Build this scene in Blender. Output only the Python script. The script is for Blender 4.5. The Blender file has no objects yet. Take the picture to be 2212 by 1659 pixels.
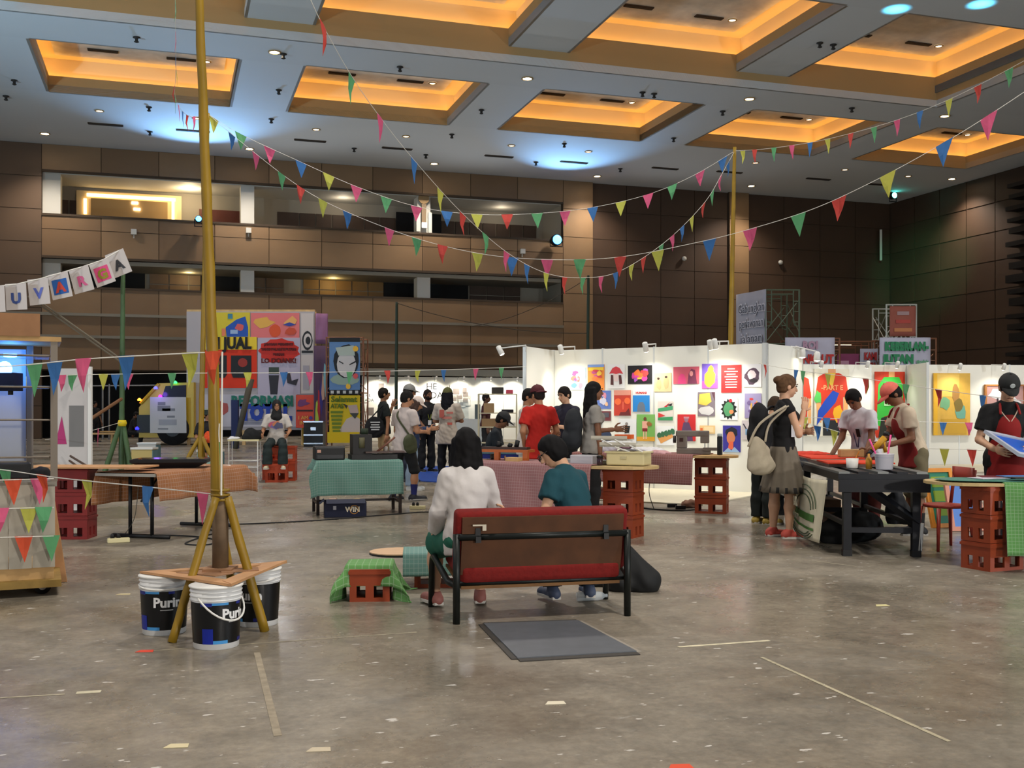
import bpy, bmesh, math, random
import numpy as np
from mathutils import Vector, Matrix, Euler
random.seed(7); np.random.seed(7)
SC = bpy.context.scene
C = SC.collection
# ---------------------------------------------------------------- camera
F, H0, CX, HY = 2304.0, 1.4, 1106.0, 885.0      # focal length (px), eye height (m), principal column, horizon row
cam = bpy.data.cameras.new('camera'); camo = bpy.data.objects.new('camera', cam); C.objects.link(camo)
cam.sensor_width = 36; cam.lens = F / 2212 * 36; cam.shift_y = (HY - 829.5) / 2212
cam.clip_end = 300; camo.location = (0, 0, H0); camo.rotation_euler = (math.pi / 2, 0, 0)
SC.camera = camo
# ---------------------------------------------------------------- world, exposure
w = bpy.data.worlds.new('world'); SC.world = w; w.use_nodes = True
w.node_tree.nodes['Background'].inputs[0].default_value = (.92, .95, 1, 1)
w.node_tree.nodes['Background'].inputs[1].default_value = .3
SC.view_settings.view_transform = 'Standard'; SC.view_settings.look = 'None'
SC.view_settings.exposure = 0.38; SC.view_settings.gamma = 1.0; SC.view_settings.use_curve_mapping = False
SC.cycles.max_bounces = 4; SC.cycles.diffuse_bounces = 2; SC.cycles.glossy_bounces = 2
SC.cycles.transmission_bounces = 3; SC.cycles.transparent_max_bounces = 6; SC.cycles.sample_clamp_indirect = 4
TH = math.atan(741 / F); CT, ST = math.cos(TH), math.sin(TH)   # the hall is turned against the view
V_BACK, U_RIGHT, Z_CEIL = 56.0, 42.85, 14.25
def hw(u, v, z=0): return Vector((u * CT - v * ST, u * ST + v * CT, z))    # hall (u along balcony wall, v depth) -> world
def lamp(kind, name, loc, energy, color=(1, 1, 1), size=.3, target=None, angle=60, blend=.6):
    l = bpy.data.lights.new(name, kind); l.energy = energy; l.color = color
    if kind == 'AREA': l.size = size
    else: l.shadow_soft_size = size
    if kind == 'SPOT': l.spot_size = math.radians(angle); l.spot_blend = blend
    o = bpy.data.objects.new(name, l); C.objects.link(o); o.location = loc
    if target is not None: o.rotation_euler = (Vector(target) - Vector(loc)).to_track_quat('-Z', 'Y').to_euler()
    return o
# house lights high under the ceiling (rows of downlights, also over the part of the hall behind the camera)
for v in (-14, 2, 18):
    for u in (-12, 4, 20):
        lamp('SPOT', 'house_downlight', hw(u, v, 14.0), 2900, (1, .93, .84), .5, hw(u, v, 0), 130, .8)
# unseen fill lamps added low in the hall to brighten the ceiling
for u, v, e, c in ((-16, 6, 3400, (.75, .88, 1)), (26, -10, 6500, (.85, .93, 1)), (-14, 30, 4600, (.5, .78, 1)), (8, -12, 4200, (1, .95, .88))):
    lamp('SPOT', 'ceiling_fill_lamp', hw(u, v, 3.2), e, c, .4, hw(u * .35 + 5, v * .4 + 24, 14), 125, 1)
for u, e in ((5, 450), (15, 450), (26, 200)): lamp('SPOT', 'balcony_fill_lamp', hw(u, 54.6, 7.4), e, (.95, .98, 1), .5, hw(u, 45, 14), 130, 1)  # more added fill lamps without fixtures, lifting the ceiling near the balcony wall
# ---------------------------------------------------------------- helpers
def lin(c):
    if isinstance(c, str): c = tuple(int(c[i:i + 2], 16) for i in (0, 2, 4))
    return tuple((x / 255 / 12.92 if x / 255 <= .04045 else ((x / 255 + .055) / 1.055) ** 2.4) for x in c)
MATS = {}
def mat(c, rough=.6, metal=0, emit=0, noise=0, nscale=8, bump=0, spec=.4, alpha=1, trans=0, kind=None):
    key = (c, rough, metal, emit, noise, nscale, bump, spec, alpha, trans, kind)
    if key in MATS: return MATS[key]
    m = bpy.data.materials.new('mat_%d' % len(MATS)); m.use_nodes = True; MATS[key] = m
    nt = m.node_tree; N = nt.nodes; b = N['Principled BSDF']
    rgb = (*lin(c), 1)
    b.inputs['Base Color'].default_value = rgb; b.inputs['Roughness'].default_value = rough
    b.inputs['Metallic'].default_value = metal; b.inputs['Specular IOR Level'].default_value = spec
    b.inputs['Alpha'].default_value = alpha
    if trans: b.inputs['Transmission Weight'].default_value = trans; b.inputs['IOR'].default_value = 1.2
    if emit:
        b.inputs['Emission Color'].default_value = rgb; b.inputs['Emission Strength'].default_value = emit
    if noise or bump:
        tc = N.new('ShaderNodeTexCoord'); n = N.new('ShaderNodeTexNoise'); n.inputs['Scale'].default_value = nscale; n.inputs['Detail'].default_value = 6
        nt.links.new(tc.outputs['Object'], n.inputs['Vector'])
        if noise:
            mx = N.new('ShaderNodeMix'); mx.data_type = 'RGBA'
            mx.inputs[6].default_value = tuple(x * (1 - noise) for x in rgb[:3]) + (1,)
            mx.inputs[7].default_value = tuple(min(1, x * (1 + noise)) for x in rgb[:3]) + (1,)
            rp = N.new('ShaderNodeValToRGB'); rp.color_ramp.elements[0].position = .32; rp.color_ramp.elements[1].position = .68
            nt.links.new(n.outputs[0], rp.inputs[0]); nt.links.new(rp.outputs[0], mx.inputs[0]); nt.links.new(mx.outputs[2], b.inputs['Base Color'])
        if bump:
            bp = N.new('ShaderNodeBump'); bp.inputs['Strength'].default_value = bump; bp.inputs['Distance'].default_value = .02
            nt.links.new(n.outputs[0], bp.inputs['Height']); nt.links.new(bp.outputs[0], b.inputs['Normal'])
    if kind == 'grid':      # gingham cloth: pale woven lines on a UV measured in metres
        uv = N.new('ShaderNodeTexCoord'); sp = N.new('ShaderNodeSeparateXYZ'); nt.links.new(uv.outputs['UV'], sp.inputs[0])
        outs = []
        for ax in (0, 1):
            a = N.new('ShaderNodeMath'); a.operation = 'MULTIPLY'; a.inputs[1].default_value = nscale; nt.links.new(sp.outputs[ax], a.inputs[0])
            fr = N.new('ShaderNodeMath'); fr.operation = 'FRACT'; nt.links.new(a.outputs[0], fr.inputs[0])
            lt = N.new('ShaderNodeMath'); lt.operation = 'LESS_THAN'; lt.inputs[1].default_value = .11; nt.links.new(fr.outputs[0], lt.inputs[0]); outs.append(lt)
        mxm = N.new('ShaderNodeMath'); mxm.operation = 'MAXIMUM'; nt.links.new(outs[0].outputs[0], mxm.inputs[0]); nt.links.new(outs[1].outputs[0], mxm.inputs[1])
        sc_ = N.new('ShaderNodeMath'); sc_.operation = 'MULTIPLY'; sc_.inputs[1].default_value = .2; nt.links.new(mxm.outputs[0], sc_.inputs[0])
        mx = N.new('ShaderNodeMix'); mx.data_type = 'RGBA'; mx.inputs[6].default_value = rgb; mx.inputs[7].default_value = (.75, .75, .7, 1)
        nt.links.new(sc_.outputs[0], mx.inputs[0]); nt.links.new(mx.outputs[2], b.inputs['Base Color'])
    return m
class MB:
    def __init__(s): s.v = []; s.f = []; s.mi = []; s.uv = []
    def add(s, vs, fs, mi=0, uvs=None):
        o = len(s.v); s.v += [tuple(x) for x in vs]
        s.f += [tuple(i + o for i in q) for q in fs]; s.mi += [mi] * len(fs)
        s.uv += list(uvs) if uvs is not None else [(0, 0)] * len(vs)
        return s
    def box(s, c, d, rz=0, mi=0, M=None):
        x, y, z = d[0] / 2, d[1] / 2, d[2] / 2
        vs = [Vector((a * x, b * y, e * z)) for a in (-1, 1) for b in (-1, 1) for e in (-1, 1)]
        if M is None: M = Matrix.Rotation(rz, 3, 'Z')
        vs = [M @ p + Vector(c) for p in vs]
        return s.add(vs, [(0, 1, 3, 2), (4, 6, 7, 5), (0, 4, 5, 1), (2, 3, 7, 6), (0, 2, 6, 4), (1, 5, 7, 3)], mi)
    def b2(s, a, b, mi=0):     # box from corner to corner
        return s.box([(a[i] + b[i]) / 2 for i in range(3)], [abs(b[i] - a[i]) for i in range(3)], 0, mi)
    def tube(s, pts, r, n=10, mi=0, cap=True, closed=False):
        pts = [Vector(p) for p in pts]; k = len(pts)
        rs = r if isinstance(r, (list, tuple)) else [r] * k
        vs = []; up = None
        for i, p in enumerate(pts):
            t = (pts[min(i + 1, k - 1)] - pts[max(i - 1, 0)])
            if t.length < 1e-9: t = Vector((0, 0, 1))
            t.normalize()
            if up is None: up = Vector((0, 0, 1)) if abs(t.z) < .9 else Vector((1, 0, 0))
            a = t.cross(up)
            if a.length < 1e-6: a = t.cross(Vector((1, 0, 0)))
            a.normalize(); b = a.cross(t); up = b
            for j in range(n):
                q = 2 * math.pi * j / n
                vs.append(p + (a * math.cos(q) + b * math.sin(q)) * rs[i])
        fs = [(i * n + j, i * n + (j + 1) % n, (i + 1) * n + (j + 1) % n, (i + 1) * n + j) for i in range(k - 1) for j in range(n)]
        if cap: fs += [tuple(range(n))[::-1], tuple((k - 1) * n + j for j in range(n))]
        return s.add(vs, fs, mi)
    def lathe(s, prof, n=24, c=(0, 0, 0), mi=0, cap=True):
        vs = []; k = len(prof)
        for r, z in prof:
            for j in range(n):
                q = 2 * math.pi * j / n; vs.append((c[0] + r * math.cos(q), c[1] + r * math.sin(q), c[2] + z))
        fs = [(i * n + j, i * n + (j + 1) % n, (i + 1) * n + (j + 1) % n, (i + 1) * n + j) for i in range(k - 1) for j in range(n)]
        if cap: fs += [tuple(range(n))[::-1], tuple((k - 1) * n + j for j in range(n))]
        return s.add(vs, fs, mi)
    def prism(s, poly, z0, z1, mi=0, M=None):    # polygon in xy extruded in z, then M
        n = len(poly)
        if sum(poly[i][0] * poly[(i + 1) % n][1] - poly[(i + 1) % n][0] * poly[i][1] for i in range(n)) < 0: poly = poly[::-1]
        vs = [Vector((p[0], p[1], z0)) for p in poly] + [Vector((p[0], p[1], z1)) for p in poly]
        if M is not None: vs = [M @ p for p in vs]
        return s.add(vs, [tuple(range(n))[::-1], tuple(range(n, 2 * n))] + [(i, (i + 1) % n, n + (i + 1) % n, n + i) for i in range(n)], mi)
    def build(s, name, mats, parent=None, smooth=False, bevel=0):
        me = bpy.data.meshes.new(name); me.from_pydata(s.v, [], s.f)
        if not isinstance(mats, (list, tuple)): mats = [mats]
        for m in mats: me.materials.append(m)
        me.polygons.foreach_set('material_index', s.mi)
        uvl = me.uv_layers.new(name='UVMap')
        li = np.zeros(len(me.loops), dtype=np.int32); me.loops.foreach_get('vertex_index', li)
        uvl.data.foreach_set('uv', np.array(s.uv, dtype=np.float32)[li].ravel())
        if smooth: me.polygons.foreach_set('use_smooth', [True] * len(me.polygons))
        me.update(); o = bpy.data.objects.new(name, me); C.objects.link(o)
        if parent is not None: o.parent = parent
        if bevel:
            md = o.modifiers.new('bevel', 'BEVEL'); md.width = bevel; md.segments = 2; md.limit_method = 'ANGLE'
        return o
def tag(o, label=None, cat=None, group=None, kind=None):
    if label: o['label'] = label
    if cat: o['category'] = cat
    if group: o['group'] = group
    if kind: o['kind'] = kind
    return o
def thing(name, label, cat, loc=(0, 0, 0), rz=0, group=None):
    o = bpy.data.objects.new(name, None); C.objects.link(o); o.empty_display_size = .1
    o.location = loc; o.rotation_euler = (0, 0, rz); return tag(o, label, cat, group)
def copy_tree(o, parent=None):
    c = o.copy(); C.objects.link(c); c.parent = parent
    for ch in list(o.children): copy_tree(ch, c)
    return c
def dist(py): return F * H0 / (py - HY)                       # ground row -> depth
def W(px, py, Y): return Vector(((px - CX) / F * Y, Y, H0 - (py - HY) / F * Y))
def G(px, py): return W(px, py, dist(py))
def on_v(px, py, v):                                         # pixel -> hall coords on the plane v
    k = (px - CX) / F; Y = v / (CT - k * ST); return (k * Y * CT + Y * ST, v, H0 + (HY - py) / F * Y)
def on_z(px, py, z):                                         # pixel -> hall (u, v) on the height z
    Y = (z - H0) * F / (HY - py); X = (px - CX) / F * Y; return (X * CT + Y * ST, -X * ST + Y * CT)
def ordinal(i): return ['first', 'second', 'third', 'fourth', 'fifth', 'sixth', 'seventh', 'eighth', 'ninth', 'tenth', 'eleventh', 'twelfth', 'thirteenth', 'fourteenth', 'fifteenth', 'sixteenth', 'seventeenth', 'eighteenth', 'nineteenth', 'twentieth', 'twenty-first', 'twenty-second', 'twenty-third', 'twenty-fourth'][i]
def text_mesh(s, size=1.0, depth=.002, bold=0.0, xs=1.0):
    cu = bpy.data.curves.new('t', 'FONT'); cu.body = s; cu.size = size; cu.extrude = depth; cu.offset = bold
    cu.align_x = 'CENTER'; cu.align_y = 'CENTER'; cu.resolution_u = 2
    o = bpy.data.objects.new('t', cu); C.objects.link(o)
    me = bpy.data.meshes.new_from_object(o.evaluated_get(bpy.context.evaluated_depsgraph_get()))
    bpy.data.objects.remove(o); bpy.data.curves.remove(cu)
    return me
def text(s, size, m, parent, loc=(0, 0, 0), rot=(0, 0, 0), bold=0.0, xs=1.0, name='lettering', width=None):
    me = text_mesh(s, size, .0015, bold); me.materials.clear(); me.materials.append(m)
    o = bpy.data.objects.new(name, me); C.objects.link(o); o.parent = parent; o.location = loc; o.rotation_euler = rot
    if width:
        xsv = [v.co.x for v in me.vertices]; xs = width / max(1e-6, max(xsv) - min(xsv))
    o.scale = (xs, 1, 1); return o
def smoothmesh(name, v, f, m, parent, mi=None):
    me = bpy.data.meshes.new(name); me.from_pydata(v, [], f)
    for q in (m if isinstance(m, list) else [m]): me.materials.append(q)
    if mi is not None: me.polygons.foreach_set('material_index', mi)
    me.polygons.foreach_set('use_smooth', [True] * len(me.polygons)); me.update()
    o = bpy.data.objects.new(name, me); C.objects.link(o); o.parent = parent; return o
UNIT = {}
def ubox(name, c, d, m, parent, rot=None):     # a box piece: all share one cube mesh per material
    if m not in UNIT: q = MB().box((0, 0, 0), (1, 1, 1)).build('q', m); UNIT[m] = q.data; bpy.data.objects.remove(q)
    o = bpy.data.objects.new(name, UNIT[m]); C.objects.link(o); o.parent = parent; o.location = c; o.scale = d
    if rot: o.rotation_euler = rot
    return o
# ================================================================ the hall
def struct(name, mb, m, parent=None):
    o = mb.build(name, m, parent)
    if parent is None: o['kind'] = 'structure'; o.rotation_euler = (0, 0, TH)
    return o
# ---- floor: worn screed with glossy worn patches
def floor_mat():
    m = bpy.data.materials.new('floor_screed'); m.use_nodes = True; nt = m.node_tree; N = nt.nodes; L = nt.links; b = N['Principled BSDF']
    tc = N.new('ShaderNodeTexCoord')
    def noise(sc, det=8, rough=.6, stretch=None):
        n = N.new('ShaderNodeTexNoise'); n.inputs['Scale'].default_value = sc; n.inputs['Detail'].default_value = det; n.inputs['Roughness'].default_value = rough
        if stretch:
            mp = N.new('ShaderNodeMapping'); mp.inputs['Scale'].default_value = stretch; L.new(tc.outputs['Object'], mp.inputs[0]); L.new(mp.outputs[0], n.inputs['Vector'])
        else: L.new(tc.outputs['Object'], n.inputs['Vector'])
        return n
    def ramp(src, p0, p1, c0, c1):
        r = N.new('ShaderNodeValToRGB'); e = r.color_ramp.elements
        e[0].position = p0; e[1].position = p1; e[0].color = c0; e[1].color = c1; L.new(src, r.inputs[0]); return r
    def mix(f, a, c, mode='MIX'):
        x = N.new('ShaderNodeMix'); x.data_type = 'RGBA'; x.blend_type = mode
        if isinstance(f, float): x.inputs[0].default_value = f
        else: L.new(f, x.inputs[0])
        for i, q in ((6, a), (7, c)):
            if isinstance(q, tuple): x.inputs[i].default_value = q
            else: L.new(q, x.inputs[i])
        return x.outputs[2]
    g = lambda v, t=(1, .95, .87): (v * t[0], v * t[1], v * t[2], 1)
    big = ramp(noise(.35, 5).outputs[0], .35, .65, g(.19), g(.275))
    mid = ramp(noise(2.6, 10, .7).outputs[0], .3, .7, g(.62), g(1.3))
    c1 = mix(1.0, big.outputs[0], mid.outputs[0], 'MULTIPLY')
    fine = ramp(noise(22, 6, .75).outputs[0], .35, .65, g(.82), g(1.16))
    c1 = mix(1.0, c1, fine.outputs[0], 'MULTIPLY')
    scr = ramp(noise(3.4, 9, .8, (1, 3.2, 1)).outputs[0], .6, .72, (0, 0, 0, 1), (.85, .85, .85, 1))     # pale scuffs across
    c2 = mix(scr.outputs[0], c1, g(.5))
    pt = ramp(noise(9, 3, .5, (1, 2, 1)).outputs[0], .68, .7, (0, 0, 0, 1), (1, 1, 1, 1))          # pale paint specks
    c3 = mix(pt.outputs[0], c2, g(.6))
    dk = ramp(noise(1.1, 8, .75).outputs[0], .6, .72, (0, 0, 0, 1), (.7, .7, .7, 1))                  # dark wear
    c4 = mix(dk.outputs[0], c3, g(.13))
    L.new(c4, b.inputs['Base Color'])
    rr = ramp(noise(.55, 4, .5).outputs[0], .42, .58, (.22, .22, .22, 1), (.5, .5, .5, 1))
    rf = ramp(noise(14, 6, .7).outputs[0], .3, .7, (.8, .8, .8, 1), (1.2, 1.2, 1.2, 1))
    L.new(mix(1.0, rr.outputs[0], rf.outputs[0], 'MULTIPLY'), b.inputs['Roughness'])
    b.inputs['Specular IOR Level'].default_value = .55
    bp = N.new('ShaderNodeBump'); bp.inputs['Strength'].default_value = .12; bp.inputs['Distance'].default_value = .01
    L.new(mid.outputs[0], bp.inputs['Height']); L.new(bp.outputs[0], b.inputs['Normal'])
    return m
struct('floor', MB().b2((-34, -18, -.2), (U_RIGHT + .5, V_BACK + 6, 0)), floor_mat())
# ---- ceiling with coffers
M_CEIL = mat((200, 204, 206), .8, noise=.05, nscale=.3)
M_FASC = mat((168, 140, 96), .8); M_COVE = mat((226, 204, 160), .8)
M_TEX = mat((226, 218, 204), .9, noise=.16, nscale=9, bump=.6)
M_GLOW = mat((255, 190, 96), emit=8.5)
ceil = bpy.data.objects.new('ceiling', None); C.objects.link(ceil); ceil['kind'] = 'structure'; ceil.rotation_euler = (0, 0, TH)
P0, PW, SZ = -4.62, 9.5, 7.08
cols = [(P0 + PW * k, P0 + PW * k + SZ) for k in range(-3, 5)]
R1 = (40.3, 46.75); R2 = (30.4, 37.62); R3 = (20.6, 27.6); BIGU = 31.05; Z0 = Z_CEIL
def slab(u0, u1, v0, v1, z, name='slab', t=.3, m=None): return ubox(name, ((u0 + u1) / 2, (v0 + v1) / 2, z + t / 2), (u1 - u0, v1 - v0, t), m or M_CEIL, ceil)
UL, UR = -34, U_RIGHT
slab(UL, UR, R1[1], V_BACK + .3, Z0); slab(UL, UR, R2[1], R1[0], Z0)
e = UL
for u0, u1 in cols: slab(e, u0, R1[0], R1[1], Z0); e = u1
slab(e, UR, *R1, Z0)
slab(BIGU, UR, -18, R2[1], Z0)                              # low ceiling along the right-hand side
ZB = Z0 + .6
slab(UL, BIGU, R3[1], R2[0], ZB); slab(UL, BIGU, -18, R3[0], ZB)
for rr in (R2, R3):
    e = UL
    for u0, u1 in cols[:-1]: slab(e, u0, *rr, ZB); e = u1
    slab(e, BIGU, *rr, ZB)
slab(UL, BIGU, R2[1], R2[1] + .12, Z0, 'fascia', .9, M_FASC); slab(BIGU, BIGU + .12, -18, R2[1], Z0, 'fascia', .9, M_FASC)
def coffer(u0, u1, v0, v1, zb, lit=True):
    fh, lb, uh = .66, .45, 1.5
    for a in ((u0, u1, v1, v1 + .1), (u0, u1, v0 - .1, v0), (u0 - .1, u0, v0, v1), (u1, u1 + .1, v0, v1)):
        slab(*a, zb, 'coffer_fascia', fh, M_FASC)
    U0, U1, V0, V1 = u0 - lb, u1 + lb, v0 - lb, v1 + lb
    for a in ((U0, U1, V1, V1 + .1), (U0, U1, V0 - .1, V0), (U0 - .1, U0, V0, V1), (U1, U1 + .1, V0, V1)):
        slab(*a, zb + .32, 'coffer_wall', uh - .32, M_COVE)
    slab(U0, U1, V0, V1, zb + uh, 'coffer_top', .1, M_COVE)
    slab(u0 + .25, u1 - .25, v0 + .25, v1 - .25, zb + uh - .06, 'acoustic_panel', .05, M_TEX)
    for a in ((u0 - .3, u1 + .3, v1 + .16, v1 + .3), (u0 - .3, u1 + .3, v0 - .3, v0 - .16), (u0 - .3, u0 - .16, v0, v1), (u1 + .16, u1 + .3, v0, v1)):
        slab(*a, zb + .42, 'cove_light', .05, M_GLOW)
for i, (u0, u1) in enumerate(cols):
    if i >= 2: coffer(u0, u1, *R1, Z0)
for i, (u0, u1) in enumerate(cols[:-1]):
    if i >= 2: coffer(u0, u1, *R2, ZB)
# ---- balcony wall
M_PANEL = mat((122, 95, 66), .55, noise=.1, nscale=.8); M_PAN2 = mat((108, 82, 55), .55, noise=.1, nscale=.7)
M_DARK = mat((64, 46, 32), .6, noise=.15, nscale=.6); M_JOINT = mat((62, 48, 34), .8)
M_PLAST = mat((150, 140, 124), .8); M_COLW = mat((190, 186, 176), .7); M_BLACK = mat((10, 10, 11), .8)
wb = bpy.data.objects.new('wall_back', None); C.objects.link(wb); wb['kind'] = 'structure'; wb.rotation_euler = (0, 0, TH)
def pbox(name, a, b, m, parent): return ubox(name, [(a[i] + b[i]) / 2 for i in range(3)], [abs(b[i] - a[i]) for i in range(3)], m, parent)
UA, UB = -5.85, 21.0
def panels(parent, u0, u1, z0, z1, nu, nz, m, v=V_BACK, zs=None, alt=None):
    pbox('backing', (u0, v, z0), (u1, v + .3, z1), M_JOINT, parent)
    zs = zs or [z0 + (z1 - z0) * i / nz for i in range(nz + 1)]
    for i in range(nu):
        for a, b in zip(zs[:-1], zs[1:]):
            x0, x1 = u0 + (u1 - u0) * i / nu, u0 + (u1 - u0) * (i + 1) / nu
            q = random.random()
            pbox('panel', (x0 + .014, v - .05 - .01 * q, a + .014), (x1 - .014, v, b - .014), (alt if alt and q < .3 else m), parent)
panels(wb, UA, UB, 12.95, Z0, 10, 1, M_PANEL, alt=M_PAN2)
panels(wb, UA, UB, 8.8, 10.85, 10, 2, M_PANEL, zs=[8.8, 10.15, 10.85], alt=M_PAN2)
panels(wb, UA, UB, 3.35, 7.35, 10, 3, M_PANEL, zs=[3.35, 4.96, 6.04, 7.35], alt=M_PAN2)
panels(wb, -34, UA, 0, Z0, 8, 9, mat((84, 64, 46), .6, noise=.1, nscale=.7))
u_ = lambda px: on_v(px, 500, V_BACK)[0]
u1575, u1617 = u_(1575), u_(1617)
panels(wb, UB, 22.8, 0, Z0, 1, 9, M_PANEL)
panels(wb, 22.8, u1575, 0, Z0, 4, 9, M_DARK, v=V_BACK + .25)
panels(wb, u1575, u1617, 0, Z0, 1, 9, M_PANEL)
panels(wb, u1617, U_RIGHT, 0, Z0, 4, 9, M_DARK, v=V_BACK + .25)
for z, d in ((12.95, .06), (10.85, .05), (8.8, .06), (7.35, .05)): pbox('edge_strip', (UA, V_BACK - .1, z - d), (UB, V_BACK, z + d), M_JOINT, wb)
M_ALU = mat((150, 156, 165), .25, 1); M_LEDGE = mat((120, 112, 98), .45, .5)
for z in (6.04, 4.96): pbox('metal_ledge', (-12, V_BACK - .16, z - .07), (UB, V_BACK, z + .07), M_LEDGE, wb)
# balcony interior, two levels
for zf, zc in ((8.85, 12.9), (5.3, 8.75)):
    pbox('balcony_floor', (UA, V_BACK + .3, zf - .3), (UB, V_BACK + 6, zf), M_PLAST, wb)
    pbox('balcony_ceiling', (UA, V_BACK + .3, zc), (UB, V_BACK + 6, zc + .15), M_COLW, wb)
    pbox('balcony_wall', (UA, V_BACK + 3.4, zf), (UB, V_BACK + 3.7, zc), M_PLAST, wb)
    for ue in (UA - .2, UB): pbox('balcony_end', (ue, V_BACK + .3, zf), (ue + .2, V_BACK + 3.6, zc), M_PLAST, wb)
for k, (u0, u1, z1) in enumerate(((6.8, 12.2, 12.2), (14.8, 20.6, 12.2), (-5.6, -4.2, 12.2), (5.6, 6.8, 12.2))):
    n = max(1, round((u1 - u0) / .85))
    for i in range(n): pbox('panel', (u0 + (u1 - u0) * i / n + .03, V_BACK + 3.3, 8.9), (u0 + (u1 - u0) * (i + 1) / n - .03, V_BACK + 3.4, z1), M_DARK, wb)
for u0, u1, m in ((-1, 6, M_PAN2), (7, 11.5, mat((120, 86, 30), .5)), (16.5, 19.6, M_DARK)):
    n = max(1, round((u1 - u0) / .95))
    for i in range(n):
        for a, b in ((5.4, 8.0), (8.04, 8.6)): pbox('panel', (u0 + (u1 - u0) * i / n + .03, V_BACK + 3.3, a), (u0 + (u1 - u0) * (i + 1) / n - .03, V_BACK + 3.4, b), m, wb)
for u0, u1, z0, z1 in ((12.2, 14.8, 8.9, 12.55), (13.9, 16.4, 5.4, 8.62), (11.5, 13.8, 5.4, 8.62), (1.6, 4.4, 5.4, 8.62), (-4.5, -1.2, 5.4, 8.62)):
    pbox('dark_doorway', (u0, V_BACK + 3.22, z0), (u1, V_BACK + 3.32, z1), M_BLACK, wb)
for px0, px1 in ((90, 131), (520, 549), (901, 929)):
    u0, u1 = on_v(px0, 400, V_BACK + .4)[0], on_v(px1, 400, V_BACK + .4)[0]
    for a, b in ((10.9, 12.9), (7.4, 8.75)): pbox('column', (u0, V_BACK + .35, a), (u1, V_BACK + 1.2, b), M_COLW, wb)
# bright lounge seen through the upper opening: lit tray ceiling
M_WARM = mat((255, 214, 140), emit=3.2); M_LOUNGE = mat((222, 196, 150), .8)
u0, u1 = on_v(165, 420, V_BACK + 3.2)[0], on_v(392, 430, V_BACK + 3.2)[0]
pbox('lounge_wall', (u0, V_BACK + 3.2, 8.9), (u1, V_BACK + 3.3, 12.72), M_LOUNGE, wb)
for a, b in (((u0 + .5, 12.42), (u1 - .3, 12.58)), ((u0 + .35, 11.5), (u0 + .5, 12.3)), ((u1 - .5, 11.4), (u1 - .35, 12.42))):
    pbox('lounge_light', (a[0], V_BACK + 3.1, a[1]), (b[0], V_BACK + 3.2, b[1]), M_WARM, wb)
pbox('lounge_tray', (u0 + .7, V_BACK + 3.12, 11.2), (u1 - .7, V_BACK + 3.2, 12.34), mat((178, 142, 92), .8), wb)
for q in (.55, .57): ubox('lounge_lamp', (u0 + (u1 - u0) * q, V_BACK + 3.08, 12.2 - (q - .55) * 16), (.32, .04, .12), mat((255, 240, 205), emit=9), wb)
pbox('lounge_door', (u1 + .9, V_BACK + 3.22, 8.9), (u1 + 3.2, V_BACK + 3.3, 12.1), mat((92, 44, 28), .5), wb)
lamp('POINT', 'balcony_lamp', hw(1, V_BACK + 1.9, 12.5), 110, (1, .8, .5), .3)
lamp('POINT', 'balcony_lamp', hw(9, V_BACK + 1.9, 12.5), 26, (1, .85, .65), .3); lamp('POINT', 'balcony_lamp', hw(18, V_BACK + 1.9, 12.5), 20, (1, .85, .65), .3)
lamp('POINT', 'balcony_lamp', hw(8.5, V_BACK + 2.2, 8.4), 34, (1, .75, .3), .2); lamp('POINT', 'balcony_lamp', hw(1, V_BACK + 2.2, 8.4), 30, (1, .8, .4), .2)
# ground floor under the wall: dark passage
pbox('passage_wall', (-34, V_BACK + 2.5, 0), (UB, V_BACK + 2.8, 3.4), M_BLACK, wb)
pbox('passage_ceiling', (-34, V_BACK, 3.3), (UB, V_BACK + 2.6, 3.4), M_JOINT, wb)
# ---- right-hand wall with louvres
wr = bpy.data.objects.new('wall_right', None); C.objects.link(wr); wr['kind'] = 'structure'; wr.rotation_euler = (0, 0, TH)
pbox('backing', (U_RIGHT, -18, 0), (U_RIGHT + .3, V_BACK + .6, Z0), M_JOINT, wr)
for i in range(5):
    for j in range(9): pbox('panel', (U_RIGHT - .05 - .01 * random.random(), V_BACK - 2.2 * (i + 1) + .03, Z0 * j / 9 + .03), (U_RIGHT, V_BACK - 2.2 * i - .03, Z0 * (j + 1) / 9 - .03), M_DARK, wr)
zz = 1.2
for k, (dz, t) in enumerate([(.62, .2), (.55, .34), (.66, .22), (.6, .42), (.58, .36), (.75, .2), (.62, .44), (.6, .3), (.66, .22), (.62, .4), (.6, .24), (.7, .4), (.58, .34), (.62, .2), (.66, .24), (.6, .3), (.62, .2), (.6, .22), (.6, .22), (.6, .2)]):
    pbox('louvre', (U_RIGHT - .9, V_BACK - 24, zz), (U_RIGHT - .05, V_BACK - 10.7 + .12 * (k % 3), zz + t), mat((24, 18, 13), .6), wr); zz += dz
pbox('louvre_back', (U_RIGHT - .12, V_BACK - 24, 0), (U_RIGHT - .05, V_BACK - 11, Z0), mat((96, 74, 48), .6, noise=.3, nscale=.5), wr)
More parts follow.
